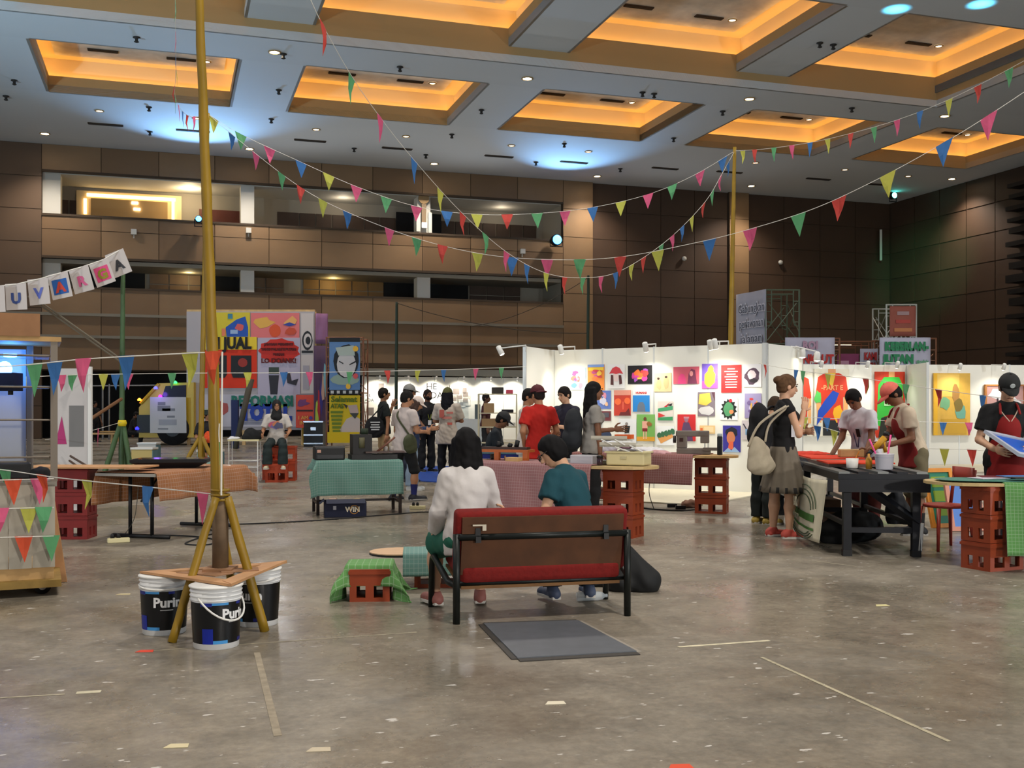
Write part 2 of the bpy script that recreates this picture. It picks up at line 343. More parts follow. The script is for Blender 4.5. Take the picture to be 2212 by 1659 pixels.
# ---- ceiling fittings, each its own thing
def ceiling_pt(px, py, z=Z0): u, v = on_z(px, py, z); return hw(u, v, z)
BR = [(593, 112), (1139, 169), (1619, 213), (2041, 250)], [(97, 288), (539, 321), (938, 353), (1290, 380), (1623, 401), (2056, 386)]
def downlight(p, r, strength, label, group, name):
    t = thing(name, label, 'ceiling light', p, 0, group)
    MB().lathe([(r * 1.35, 0), (r * 1.4, -.03), (r * 1.05, -.04), (r, -.01)], 16, cap=False).build('rim', M_FASC, t, True)
    MB().lathe([(r, -.012), (.01, -.03)], 16).build('lens', mat((255, 232, 196), emit=strength), t); return t
for row, (pts, ref) in enumerate(zip(BR, ('on the ceiling between the coffer rows', 'on the ceiling next to the balcony wall'))):
    for i, (px, py) in enumerate(pts):
        p = ceiling_pt(px, py); downlight(p, .17, 60, 'bright floodlight %s, %s from left' % (ref, ordinal(i)), 'bright ceiling floodlights', 'ceiling_floodlight')
        lamp('SPOT', 'floodlight_beam', p - Vector((0, 0, .1)), 1500, (1, .9, .78), .2, p - Vector((0, 0, 5)), 120, .8)
SM = [(215, 239), (424, 255), (683, 279), (877, 294), (1105, 314), (1271, 327), (1632, 351), (1825, 366), (1962, 380)]
for i, (px, py) in enumerate(SM): downlight(ceiling_pt(px, py), .14, 5, 'small dim downlight above the balcony wall, %s from the left' % ordinal(i), 'small dim downlights', 'ceiling_downlight')
VT = [(228, 268), (417, 282), (670, 303), (858, 320), (1078, 337), (1240, 350), (1437, 363), (1576, 371), (1768, 386), (1900, 398)]
M_VENT = mat((38, 34, 30), .6)
def vent(p, l, rz, label, group):
    t = thing('ceiling_vent', label, 'air vent', p, rz, group)
    MB().box((0, 0, -.02), (l, .22, .04)).build('frame', M_JOINT, t)
    for s in (-.06, 0, .06): MB().box((0, s, -.05), (l - .06, .03, .02)).build('slat', M_VENT, t)
for i, (px, py) in enumerate(VT): vent(ceiling_pt(px, py), 1.5, TH, 'long dark slot vent near the balcony wall, %s from the left' % ordinal(i), 'slot vents near the balcony wall')
cof = {}
for k, (u0, u1) in enumerate(cols):
    for row, (rr, zb, nm) in enumerate(((R1, Z0, 'far coffer row'), (R2, ZB, 'near coffer row'))):
        if k < 2 or (row == 1 and (k < 3 or k > 6)) : continue
        o_ = ordinal(k - 3 if k >= 3 else 0); 
        if k == 2: continue
        if row == 1: o_ = ordinal(k - 3)
        zt = zb + 1.43
        for j, (a, b) in enumerate(((.3, .78), (.72, .8))):
            vent(hw(u0 + SZ * a, rr[0] + (rr[1] - rr[0]) * b, zt), 1.15, TH, 'dark vent in the %s coffer of the %s, %s side' % (o_, nm, 'left' if j == 0 else 'right'), 'vents in the coffers')
        downlight(hw(u0 + SZ * .86, rr[0] + (rr[1] - rr[0]) * .8, zt), .13, 6, 'small downlight in the %s coffer of the %s' % (o_, nm), 'small coffer downlights', 'coffer_downlight')
SP = [(295, 80), (31, 173), (612, 116), (602, 194), (864, 144), (1040, 237), (1388, 199), (1413, 202), (1561, 240), (322, 231), (324, 284), (586, 257), (765, 320), (976, 290), (920, 334), (1219, 310), (1158, 350), (1340, 364), (1455, 298), (1840, 233), (1771, 92), (1800, 96), (13, 207)]
for i, (px, py) in enumerate(sorted(SP)):
    o = MB().lathe([(.12, 0), (.13, -.03), (.06, -.05), (.05, -.13), (.09, -.17), (.03, -.2)], 10).build('ceiling_sensor', M_VENT, None, True)
    o.location = ceiling_pt(px, py, ZB if px in (1771, 1800) else Z0); tag(o, 'tiny dark sensor hanging from the grey ceiling, %s counted from the left' % ordinal(i), 'sensor', 'tiny dark ceiling sensors')
# stage lights on the balcony and blue beams on the ceiling
M_BLUE = mat((40, 130, 255), emit=22); M_BLUE2 = mat((60, 130, 255), emit=30)
def stagelight(px, py, v, label, r, tgt=None, e=0, spread=50, name='stage_light', m=None):
    u, vv, z = on_v(px, py, v); p = hw(u, vv, z); t = thing(name, label, 'stage light', p, TH)
    MB().lathe([(r * .5, .3), (r, .28), (r * 1.05, -.02), (r * .9, -.04)], 18).build('housing', M_BLACK, t, True).rotation_euler = (-math.pi / 2, 0, 0)
    o = MB().lathe([(r * .85, 0), (r * .6, .05), (.01, .07)], 18).build('lens', m or M_BLUE, t, True); o.rotation_euler = (math.pi / 2, 0, 0); o.location = (0, -.06 - .0, 0)
    MB().tube([(-r * 1.2, .1, 0), (-r * 1.2, .1, -.35), (r * 1.2, .1, -.35), (r * 1.2, .1, 0)], .03, 6).build('yoke', M_BLACK, t)
    if tgt is not None: lamp('SPOT', 'stage_beam', p + hw(0, -.4, .2), e, (.25, .55, 1), .1, tgt, spread, 1)
    return t
stagelight(1203, 518, V_BACK - .6, 'glaring blue stage light at the right end of the upper balcony', .3, ceiling_pt(1240, 335), 2600, 70)
stagelight(429, 473, V_BACK - .75, 'small blue stage light on the upper balcony rail behind the yellow bamboo pole', .16, ceiling_pt(420, 255), 3000, 85)
stagelight(446, 474, V_BACK - .75, 'second small blue stage light beside the first on the balcony rail', .16)
stagelight(1931, 422, V_BACK - 3, 'small turquoise stage light high in the far right corner', .2, hw(U_RIGHT, V_BACK - 4, 7), 0, 40, m=mat((80, 230, 210), emit=14))
lamp('SPOT', 'green_beam', hw(33, 40, 13), 5200, (.1, 1, .55), .2, hw(U_RIGHT, V_BACK - 3.2, 9.6), 26, 1)
for px, py, s in ((1935, 20, 'left'), (2118, 9, 'right')):
    u, v = on_z(px, py, ZB); lamp('SPOT', 'blue_pool_beam', hw(u, v, ZB - .9), 170, (.1, .65, 1), .05, hw(u + .02, v, ZB), 62, 1)
# small wall fittings on balcony fronts
for i, (px, py) in enumerate(((289, 501), (537, 498), (1129, 543))):
    u, v, z = on_v(px, py, V_BACK - .15); o = MB().box((0, 0, 0), (.26, .2, .26)).box((0, .1, -.2), (.06, .06, .2)).build('wall_camera_box', M_COLW); o.location = hw(u, v, z); o.rotation_euler = (0, 0, TH)
    tag(o, 'small pale box on the balcony front, %s' % ('under the bright lounge', 'just right of the big bamboo pole', 'near the glaring blue stage light')[i], 'wall box')
for i, (px, py, s) in enumerate(((1477, 559, 'left of the yellow pole on the dark wall'), (1685, 567, 'right of the yellow pole on the dark wall'))):
    u, v, z = on_v(px, py, V_BACK + .1); o = MB().lathe([(.13, 0), (.14, .1), (.08, .16)], 12).build('wall_speaker', M_COLW, None, True); o.location = hw(u, v, z); o.rotation_euler = (math.pi / 2, 0, TH)
    tag(o, 'small pale round wall fitting ' + s, 'wall fitting')
u, v, z = on_v(1903, 530, V_BACK - .2); t = thing('air_diffuser', 'tall narrow pale air diffuser on the green-lit corner wall', 'air diffuser', hw(u, v, z), TH + .9)
MB().box((0, 0, 0), (.34, .14, 1.9)).build('body', M_COLW, t); MB().box((0, -.08, 0), (.2, .03, 1.7)).build('grille', M_VENT, t)
for px, py, l in ((1820, 744, .9), (2160, 741, 1.0)):
    u, v, z = on_v(px, py, V_BACK - 3); tag(MB().box((0, 0, 0), (1.0, .1, .08)).build('tube_light', mat((255, 240, 190), emit=6)), 'lit tube light low on the %s' % ('dark wall above the booths' if px < 2000 else 'right wall under the louvres'), 'tube light').location = hw(u, v, z)
u, v, z = on_v(915, 465, V_BACK + .25); t = thing('column_sign', 'carved pale sign with a clock fixed on the balcony column', 'sign', hw(u, v, z), TH)
MB().prism([(math.cos(q) * .3, math.sin(q) * .3 + .9) for q in [i * .52 for i in range(12)]], 0, .08, 0, Matrix.Rotation(math.pi / 2, 4, 'X')).build('clock', mat((150, 120, 80), .6), t)
MB().box((-.3, -.05, -.35), (.22, .1, 1.1)).box((.34, -.05, -.4), (.2, .1, 1.1)).build('side_board', M_COLW, t); MB().box((0, -.06, .1), (.25, .08, 1.0)).build('centre_board', mat((120, 100, 76), .6), t)
MB().box((.02, -.1, -.55), (.3, .05, .3)).build('notice', mat((225, 225, 220), .7), t)
# ================================================================ soft shapes: distance fields meshed with surface nets
class Field:
    def __init__(s, lo, hi, h):
        s.h = h; s.lo = np.array(lo, float); s.n = np.maximum(4, np.ceil((np.array(hi) - s.lo) / h).astype(int) + 1)
        s.a = np.full(s.n, .25, np.float32)
    def sub(s, lo, hi):
        i0 = np.clip(np.floor((np.array(lo) - s.lo) / s.h).astype(int), 0, s.n); i1 = np.clip(np.ceil((np.array(hi) - s.lo) / s.h).astype(int) + 1, 0, s.n)
        if np.any(i1 <= i0): return None
        g = np.meshgrid(*[s.lo[k] + s.h * np.arange(i0[k], i1[k]) for k in range(3)], indexing='ij')
        return tuple(slice(i0[k], i1[k]) for k in range(3)), np.stack(g, -1)
    def put(s, lo, hi, fn, k=.02, op='u'):
        m = k + 2.5 * s.h; r = s.sub(np.array(lo) - m, np.array(hi) + m)
        if r is None: return
        sl, P = r; d = fn(P).astype(np.float32); a = s.a[sl]
        if op == 'u':
            q = np.clip(.5 + .5 * (a - d) / max(k, 1e-5), 0, 1); s.a[sl] = a * (1 - q) + d * q - k * q * (1 - q)
        elif op == 's':
            q = np.clip(.5 - .5 * (a + d) / max(k, 1e-5), 0, 1); s.a[sl] = a * (1 - q) - d * q + k * q * (1 - q)
    def cone(s, a, b, ra, rb, k=.02, op='u', clip=None, flat=None):
        a = np.array(a, float); b = np.array(b, float); R = max(ra, rb); ba = b - a; L = max(ba @ ba, 1e-9)
        def fn(P):
            pa = P - a; t = np.clip((pa @ ba) / L, 0, 1); q = pa - t[..., None] * ba
            d = np.sqrt((q * q).sum(-1)) - (ra + (rb - ra) * t)
            for c in (clip or []): d = np.maximum(d, (P - np.array(c[0])) @ np.array(c[1]))
            return d
        s.put(np.minimum(a, b) - R, np.maximum(a, b) + R, fn, k, op)
    def ell(s, c, r, M=None, k=.02, op='u', clip=None):
        c = np.array(c, float); r = np.array(r, float); R = r.max(); Mi = None if M is None else np.array(M)   # columns = local axes
        def fn(P):
            q = P - c
            if Mi is not None: q = q @ Mi
            k0 = np.sqrt(((q / r) ** 2).sum(-1)); k1 = np.sqrt(((q / r ** 2) ** 2).sum(-1)) + 1e-9
            d = k0 * (k0 - 1) / k1
            for cc in (clip or []): d = np.maximum(d, (P - np.array(cc[0])) @ np.array(cc[1]))
            return d
        s.put(c - R, c + R, fn, k, op)
    def box(s, c, r, M=None, rd=.01, k=.01, op='u'):
        c = np.array(c, float); r = np.array(r, float) - rd; R = np.linalg.norm(r) + rd; Mi = None if M is None else np.array(M)
        def fn(P):
            q = P - c
            if Mi is not None: q = q @ Mi
            q = np.abs(q) - r; return np.sqrt((np.maximum(q, 0) ** 2).sum(-1)) + np.minimum(q.max(-1), 0) - rd
        s.put(c - R, c + R, fn, k, op)
    def wrinkle(s, amp, f, seed=0):
        g = [s.lo[k] + s.h * np.arange(s.n[k]) for k in range(3)]; X, Y, Z = np.meshgrid(*g, indexing='ij')
        s.a += (amp * (np.sin(f * (X * .8 + Z * 1.1) + seed) * np.sin(f * (Y * .9 - Z * .7) + seed * 1.7) + .5 * np.sin(f * 1.9 * (X - Y + .6 * Z) + seed))).astype(np.float32)
    def cut(s, p, n):
        g = [s.lo[k] + s.h * np.arange(s.n[k]) for k in range(3)]; X, Y, Z = np.meshgrid(*g, indexing='ij')
        s.a = np.maximum(s.a, ((X - p[0]) * n[0] + (Y - p[1]) * n[1] + (Z - p[2]) * n[2]).astype(np.float32))
    def mesh(s, pad=True):
        a = s.a.copy()
        if pad:
            for ax in range(3):
                for e in (0, -1):
                    ix = [slice(None)] * 3; ix[ax] = e; a[tuple(ix)] = np.maximum(a[tuple(ix)], .5 * s.h)
        neg = a < 0; n = s.n
        cnt = np.zeros(n - 1, np.int8); acc = np.zeros(tuple(n - 1) + (3,), np.float32); ne = np.zeros(n - 1, np.float32)
        def C8(o): return tuple(slice(o[k], n[k] - 1 + o[k]) for k in range(3))
        for o in np.ndindex(2, 2, 2): cnt += neg[C8(o)]
        act = (cnt > 0) & (cnt < 8)
        for o in np.ndindex(2, 2, 2):
            for ax in range(3):
                if o[ax]: continue
                p = list(o); p[ax] = 1; A = a[C8(o)]; B = a[C8(p)]; cr = (neg[C8(o)] != neg[C8(p)]) & act
                t = np.where(cr, A / np.where(cr, A - B, 1), 0); base = np.array(o, np.float32)
                for k in range(3): acc[..., k] += np.where(cr, base[k] + (t if k == ax else 0), 0)
                ne += cr
        idx = np.full(n - 1, -1, np.int64); w_ = np.argwhere(act); idx[act] = np.arange(len(w_))
        V = s.lo + s.h * (w_ + acc[act] / np.maximum(ne[act], 1)[:, None])
        Q = []
        for ax in range(3):
            o1, o2 = [(1, 2), (2, 0), (0, 1)][ax]
            sl0 = [slice(None)] * 3; sl1 = [slice(None)] * 3; sl0[ax] = slice(0, -1); sl1[ax] = slice(1, None)
            A = neg[tuple(sl0)]; B = neg[tuple(sl1)]
            E_ = np.argwhere(A != B); E_ = E_[(E_[:, o1] > 0) & (E_[:, o2] > 0) & (E_[:, o1] < n[o1] - 1) & (E_[:, o2] < n[o2] - 1)]
            if len(E_) == 0: continue
            d1 = np.zeros(3, int); d1[o1] = 1; d2 = np.zeros(3, int); d2[o2] = 1
            q = np.stack([idx[tuple(x.T)] for x in (E_ - d1 - d2, E_ - d2, E_, E_ - d1)], 1)
            fl = ~A[tuple(E_.T)]; q[fl] = q[fl][:, ::-1]; Q.append(q[(q >= 0).all(1)])
        return V, (np.concatenate(Q) if Q else np.zeros((0, 4), int))
def fld_obj(fld, name, m, parent, pad=True):
    v, f = fld.mesh(pad); return smoothmesh(name, v.tolist(), f.tolist(), m, parent)
def nrm(v): v = np.array(v, float); return v / (np.linalg.norm(v) + 1e-12)
def rot_frame(yaw, pitch, roll=0):    # columns right, forward, up (degrees; yaw positive turns to the right, pitch positive looks up)
    return np.array(Matrix.Rotation(math.radians(-yaw), 3, 'Z') @ Matrix.Rotation(math.radians(pitch), 3, 'X') @ Matrix.Rotation(math.radians(roll), 3, 'Y'))
SKIN = dict(tan=(176, 124, 90), brown=(128, 84, 58), pale=(206, 160, 128), dark=(96, 62, 44))
def person(label, px, Y, H, face, skin='tan', lean=(0, 0), twist=0, head=(0, 0, 0), seat=None, armR=((.25, .05, -1), (.1, .3, -1)), armL=((-.25, .05, -1), (-.1, .3, -1)),
           handR=None, handL=None, legR=((.05, .02, -1), (0, -.03, -1)), legL=((-.05, .02, -1), (0, -.03, -1)), build=1.0, top=((230, 228, 222), .55, -.03), bottom=((20, 20, 24), 'long'),
           shoes=(30, 30, 32), socks=None, hair=('short', (18, 14, 13)), hat=None, z0=0, curl=.5, toes=(8, -8), fine=.0065, extra=None, beard=False, glasses=False, dx=0):
    """one figure: joints laid out from direction vectors (local: facing +Y, right +X), skin body one surface, clothes and hair as children"""
    s = H; X = (px - CX) / F * Y + dx
    t = thing('person', label, 'person', (X, Y, 0), -math.radians(face))
    fem = build < .96
    Tr = rot_frame(twist, 0)
    sp = nrm((lean[0], lean[1], 1))
    # leg chain relative to the pelvis
    hipw = .052 * s
    def chain(h0, d1, d2, l1, l2): k = h0 + nrm(d1) * l1; return k, k + nrm(d2) * l2
    th, sh = .245 * s, .225 * s
    hp = {q: np.array((hipw * (1 if q == 'R' else -1), 0, 0)) for q in 'RL'}
    legs = {q: chain(hp[q], d[0], d[1], th, sh) for q, d in (('R', legR), ('L', legL))}
    foot_h = .045 * s
    pz = (seat + .075 * s) if seat is not None else -min(legs['R'][1][2], legs['L'][1][2]) + foot_h + z0
    P = np.array((0, 0, pz)); hp = {q: hp[q] + P for q in 'RL'}; legs = {q: (legs[q][0] + P, legs[q][1] + P) for q in 'RL'}
    waist = P + sp * .10 * s; chest = P + sp * .215 * s; nb = P + sp * .325 * s
    sx = Tr @ np.array((1, 0, 0)); fw = Tr @ np.array((0, 1, 0)); fw = nrm(fw - sp * (fw @ sp)); sx = np.cross(fw, sp)
    Tm = np.stack([sx, fw, sp], 1)
    shw = (.098 if not fem else .086) * s * (build if build > 1 else 1)
    shd = {q: P + sp * .283 * s + sx * shw * (1 if q == 'R' else -1) for q in 'RL'}
    arms = {}
    for q, d, hd in (('R', armR, handR), ('L', armL, handL)):
        e, wv = chain(shd[q], Tm @ np.array(d[0], float), Tm @ np.array(d[1], float), .165 * s, .14 * s)
        arms[q] = (e, wv, nrm(Tm @ np.array(hd, float)) if hd is not None else nrm(wv - e))
    Hm = Tm @ rot_frame(*head); hr, hf, hu = Hm[:, 0], Hm[:, 1], Hm[:, 2]
    neck = nb + sp * .012 * s; hc = neck + nrm(sp + hu * 1.4 + hf * .35) * .088 * s     # centre of the skull
    m_skin = mat(SKIN[skin], .55, noise=.06, nscale=12)
    B = build
    def torso(f, o, k=.03):
        f.ell(P + sp * .02 * s, (.088 * s * B + o, .062 * s * B + o, .075 * s + o), Tm, k)
        f.ell(waist, (.074 * s * B + o, .053 * s * B + o, .09 * s + o), Tm, k + .02)
        f.ell(chest + fw * .004 * s, (.087 * s * B + o, .06 * s * B + o, .105 * s + o), Tm, k + .02)
        if fem:
            for q in (-1, 1): f.ell(chest + fw * .045 * s + sx * q * .04 * s + sp * .01 * s, (.036 * s + o * .6,) * 3, Tm, .03)
        for q in 'RL': f.cone(nb - sp * .012 * s, shd[q] - sp * .004 * s, .034 * s + o * .4, .026 * s + o * .6, .03)
    def legp(f, q, o, k=.02, frac=2.0, flare=0):
        h_, (kn, an) = hp[q], legs[q]
        if frac >= 1:
            f.cone(h_, kn, .05 * s * B + o * .7, .033 * s + o, k)
            g = min(1, frac - 1); e_ = kn + (an - kn) * g
            d = nrm(an - kn); cl = [(e_, d)]
            f.cone(kn, kn + (an - kn) * .35, .032 * s + o, .035 * s + o + flare * .3, k, clip=cl); f.cone(kn + (an - kn) * .35, an, .035 * s + o + flare * .3, .02 * s + o + flare, k, clip=cl)
        else:
            e_ = h_ + (kn - h_) * frac; f.cone(h_, kn, .052 * s * B + o, .036 * s + o + flare, k, clip=[(e_, nrm(kn - h_))])
    def armp(f, q, o, k=.018, frac=2.0, flare=0):
        e_, wv, _ = arms[q]; S = shd[q]
        if frac >= 1:
            f.cone(S, e_, .029 * s * B + o, .0225 * s + o, k)
            g = min(1, frac - 1)
            if g > 0: cl = [(e_ + (wv - e_) * g, nrm(wv - e_))]; f.cone(e_, wv, .0235 * s + o + flare * .5, .0155 * s + o + flare, k, clip=cl if frac < 2.01 and (o > 0) else None)
        else: f.cone(S, e_, .03 * s * B + o, .025 * s + o + flare, k, clip=[(S + (e_ - S) * frac, nrm(e_ - S))])
    def headp(f):
        f.ell(hc + hu * .014 * s - hf * .006 * s, (.0445 * s, .055 * s, .052 * s), Hm, .01)
        f.ell(hc - hu * .022 * s + hf * .012 * s, (.036 * s, .041 * s, .045 * s), Hm, .025)
        f.cone(hc - hu * .052 * s + hf * .034 * s, hc - hu * .05 * s + hf * .03 * s, .013 * s, .015 * s, .02)          # chin
        f.cone(hc + hf * .05 * s + hu * .004 * s, hc + hf * .063 * s - hu * .02 * s, .006 * s, .0085 * s, .01)        # nose
        f.ell(hc + hf * .05 * s - hu * .036 * s, (.014 * s, .008 * s, .007 * s), Hm, .008)                              # lips
        for q in (-1, 1):
            f.ell(hc + hr * q * .045 * s - hu * .008 * s - hf * .006 * s, (.007 * s, .013 * s, .018 * s), Hm, .006)       # ears
            f.ell(hc + hr * q * .018 * s + hf * .054 * s + hu * .006 * s, (.011 * s, .008 * s, .007 * s), Hm, .006, 's')  # eye sockets
        f.cone(neck - sp * .03 * s, hc - hu * .04 * s - hf * .012 * s, .034 * s * min(B, 1.05), .031 * s, .02)
    def hand(f, q):
        e_, wv, d = arms[q]; fa = nrm(wv - e_); side = 1 if q == 'R' else -1
        pn = np.cross(d, (0, 0, 1.)) if abs(d[2]) < .85 else np.array(Tm[:, 0]) * -side
        pn = nrm(pn); lat = nrm(np.cross(d, pn))
        if q == 'L' and abs(d[2]) < .85: pn = pn
        if lat @ fw < 0 and abs(d[2]) >= .85: lat = -lat
        if abs(d[2]) < .85 and lat[2] < 0: lat = -lat
        pal = wv + d * .05 * s; Mh = np.stack([lat, d, np.cross(lat, d)], 1)
        f.cone(wv - fa * .03 * s, wv + d * .01 * s, .0155 * s, .0165 * s, .01)
        f.ell(pal, (.0235 * s, .032 * s, .0115 * s), Mh, .012)
        pd = np.cross(lat, d); pd = pd if pd @ (Tm[:, 0] * -side) > 0 else -pd     # palm faces the body
        for i in range(4):
            b0 = pal + lat * (.0175 - .0118 * i) * s + d * .024 * s; ln = (.024, .0265, .0245, .019)[i] * s
            d1 = nrm(d + lat * (.12 - .08 * i) + pd * curl * .5); j1 = b0 + d1 * ln; d2 = nrm(d1 + pd * curl * .9); j2 = j1 + d2 * ln * .72; d3 = nrm(d2 + pd * curl * .7)
            f.cone(b0 - d * .008 * s, j1, .0056 * s, .0052 * s, .003); f.cone(j1, j2, .0052 * s, .0047 * s, .003); f.cone(j2, j2 + d3 * ln * .5, .0047 * s, .0038 * s, .003)
        tb = pal + lat * .02 * s - d * .018 * s; t1 = tb + nrm(lat * .9 + d * .75 + pd * .35) * .027 * s
        f.cone(tb, t1, .0075 * s, .0062 * s, .008); f.cone(t1, t1 + nrm(lat * .3 + d + pd * .45) * .022 * s, .006 * s, .0048 * s, .003)
    pts = [P, nb, *hp.values(), *[x for l in legs.values() for x in l], *shd.values(), *[x for a_ in arms.values() for x in a_[:2]], hc]
    lo = np.min(pts, 0) - .14 * s; hi = np.max(pts, 0) + .14 * s; lo[2] = min(lo[2], -.01)
    # body: one skin mesh, finer towards head and hands
    parts = []
    f = Field(lo, hi, .018); torso(f, 0)
    for q in 'RL':
        legp(f, q, 0); armp(f, q, 0)
        an = legs[q][1]; f.cone(an, an - np.array((0, 0, .025 * s)), .021 * s, .02 * s, .01)
    f.cone(nb - sp * .05 * s, neck, .03 * s, .032 * s, .02); parts.append(f.mesh())
    r = .1 * s; f = Field(hc - r * 1.15, hc + r * 1.1, fine); headp(f); parts.append(f.mesh(False))
    for q in 'RL':
        wv, d = arms[q][1], arms[q][2]; c_ = wv + d * .055 * s; f = Field(c_ - .085 * s, c_ + .085 * s, min(fine, .006)); hand(f, q); f.cone(arms[q][0], wv, .0235 * s, .0158 * s, .01); parts.append(f.mesh(False))
    V = np.concatenate([p[0] for p in parts]); off = np.cumsum([0] + [len(p[0]) for p in parts[:-1]]); Fq = np.concatenate([p[1] + o for p, o in zip(parts, off)])
    smoothmesh('body', V.tolist(), Fq.tolist(), m_skin, t)
    # face details
    ec = mat((24, 18, 16), .3)
    for q in (-1, 1):
        p = hc + hr * q * .018 * s + hf * .0525 * s + hu * .005 * s
        o = MB().lathe([(.001, -.0058 * s), (.0058 * s, -.003 * s), (.0075 * s, 0), (.0058 * s, .003 * s), (.001, .0058 * s)], 10).build('eye', [ec], t, True)
        o.matrix_local = Matrix.Translation(p) @ Matrix(Hm.tolist()).to_4x4() @ Matrix.Diagonal((1, .7, .8, 1))
        if not glasses:
            o = MB().tube([hc + hr * q * (.009 + .019 * k / 3) * s + hf * (.0605 - .004 * k * k / 3) * s + hu * (.0155 + .003 * math.sin(k)) * s for k in range(4)], .0028 * s, 6).build('eyebrow', mat(hair[1], .8), t, True)
        else:
            cc = hc + hr * q * .021 * s + hf * .064 * s + hu * .002 * s
            MB().tube([cc + hr * .017 * s * math.cos(a) + hu * .013 * s * math.sin(a) for a in np.linspace(0, 2 * math.pi, 15)], .0016 * s, 5).tube([cc + hr * q * .017 * s, hc + hr * q * .047 * s + hu * .004 * s], .0014 * s, 5).build('glasses_rim', mat((40, 36, 34), .4), t)
    MB().tube([hc + hr * x * s + hf * (.0585 - abs(x) * .35) * s - hu * .0365 * s for x in (-.013, -.006, 0, .006, .013)], .0022 * s, 6).build('mouth', mat((110, 52, 46), .6), t, True)
    # hair
    kind, hcol = hair; mh = mat(hcol, .75, noise=.25, nscale=30, spec=.2)
    if kind and kind != 'none':
        rr = .125 * s if kind in ('short', 'cap', 'mop') else .3 * s
        f = Field(hc - np.array((rr, rr, rr if kind in ('short', 'cap', 'mop') else .32 * s)), hc + rr * .95, .009)
        f.ell(hc + hu * .016 * s - hf * .008 * s, (.051 * s, .061 * s, .059 * s), Hm, .01)
        f.ell(hc - hu * .008 * s - hf * .03 * s, (.047 * s, .036 * s, .05 * s), Hm, .02)
        if kind == 'mop': f.ell(hc - hu * .006 * s - hf * .012 * s, (.056 * s, .058 * s, .066 * s), Hm, .02)
        if kind == 'bob' or kind == 'long' or kind == 'longback':
            dn = np.array((0, 0, -1.)) if kind != 'bob' else -hu
            L_ = {'bob': .12, 'long': .2, 'longback': .19}[kind] * s
            for k in range(7):
                a = math.radians(-105 + 210 * k / 6) if kind != 'longback' else math.radians(-75 + 150 * k / 6)
                b0 = hc + (hr * math.sin(a) * .045 - hf * math.cos(a) * .05) * s + hu * .01 * s
                b1 = b0 + dn * L_ * .55 + (hr * math.sin(a) - hf * math.cos(a)) * .008 * s; b2 = b1 + dn * L_ * .5 - sp * 0 + (-hf * .012) * s
                f.cone(b0, b1, .022 * s, .024 * s, .014); f.cone(b1, b2, .024 * s, .017 * s, .014)
        if kind == 'bun': f.ell(hc + hu * .03 * s - hf * .068 * s, (.026 * s,) * 3, Hm, .012)
        # open the face
        f.ell(hc + hf * .058 * s - hu * .018 * s, (.041 * s, .05 * s, .05 * s), Hm, .008, 's')
        if kind in ('short', 'cap', 'bun', 'mop'): f.box(hc - hu * (.1 if kind != 'mop' else .135) * s - hf * .01 * s, (.1 * s, .1 * s, .052 * s), Hm, .01, .01, 's')
        f.wrinkle(.0025, 55, px); fld_obj(f, 'hair', mh, t)
    if beard:
        f = Field(hc - .1 * s, hc + .1 * s, .007); f.ell(hc - hu * .036 * s + hf * .016 * s, (.041 * s, .042 * s, .032 * s), Hm, .01); f.ell(hc + hf * .056 * s - hu * .03 * s, (.016 * s, .02 * s, .009 * s), Hm, .005, 's'); f.box(hc + hu * .03 * s, (.1 * s, .1 * s, .045 * s), Hm, .01, .01, 's')
        fld_obj(f, 'beard', mh, t)
    if hat:
        hk, hcolr = hat[0], hat[1]; mc = mat(hcolr, .75, noise=.08, nscale=20)
        if hk == 'cap':
            back = -1 if len(hat) > 2 and hat[2] == 'back' else 1
            f = Field(hc - .13 * s, hc + .13 * s, .007); f.ell(hc + hu * .02 * s - hf * .004 * s, (.056 * s, .066 * s, .064 * s), Hm, .01); f.ell(hc + hu * .016 * s - hf * .004 * s, (.051 * s, .061 * s, .059 * s), Hm, .003, 's'); f.cut(hc + hu * .018 * s, -hu); fld_obj(f, 'cap_crown', mc, t)
            mb = MB(); n = 11; vs = []
            for i in range(n):
                a = math.radians(-62 + 124 * i / (n - 1))
                for k_, rr_ in ((0, .06), (1, .06 + .052 * math.cos(a) ** .6)):
                    for dz in (.02, .026): vs.append(hc + hr * math.sin(a) * (.052 if k_ == 0 else .05) * s + hf * back * math.cos(a) * rr_ * s + hu * (dz - (.012 if k_ else 0) - .02 * (math.sin(a) ** 2) * 0) * s)
            fs = []
            for i in range(n - 1):
                o = i * 4; fs += [(o, o + 2, o + 6, o + 4), (o + 1, o + 5, o + 7, o + 3), (o + 2, o + 3, o + 7, o + 6)]
            mb.add(vs, fs).build('cap_peak', mat(hat[3] if len(hat) > 3 else hcolr, .75), t, True)
            MB().lathe([(.006 * s, 0), (.005 * s, .004 * s), (.001, .006 * s)], 8, hc + hu * .083 * s - hf * .004 * s).build('cap_button', mc, t, True)
        elif hk == 'bucket':
            prof = [(.05, .085), (.055, .08), (.059, .035), (.063, .026), (.096, .004), (.097, 0), (.061, .02), (.056, .03), (.05, .07)]
            o = MB().lathe([(a * s, b * s) for a, b in prof], 22).build('bucket_hat', mc, t, True); o.matrix_local = Matrix.Translation(hc) @ Matrix(Hm.tolist()).to_4x4()
            MB().lathe([(.0565 * s, .07 * s), (.057 * s, .081 * s), (.02 * s, .088 * s), (.001, .089 * s)], 20).build('hat_top', mat(hat[2], .8), t, True).matrix_local = Matrix.Translation(hc) @ Matrix(Hm.tolist()).to_4x4()
        elif hk == 'hijab':
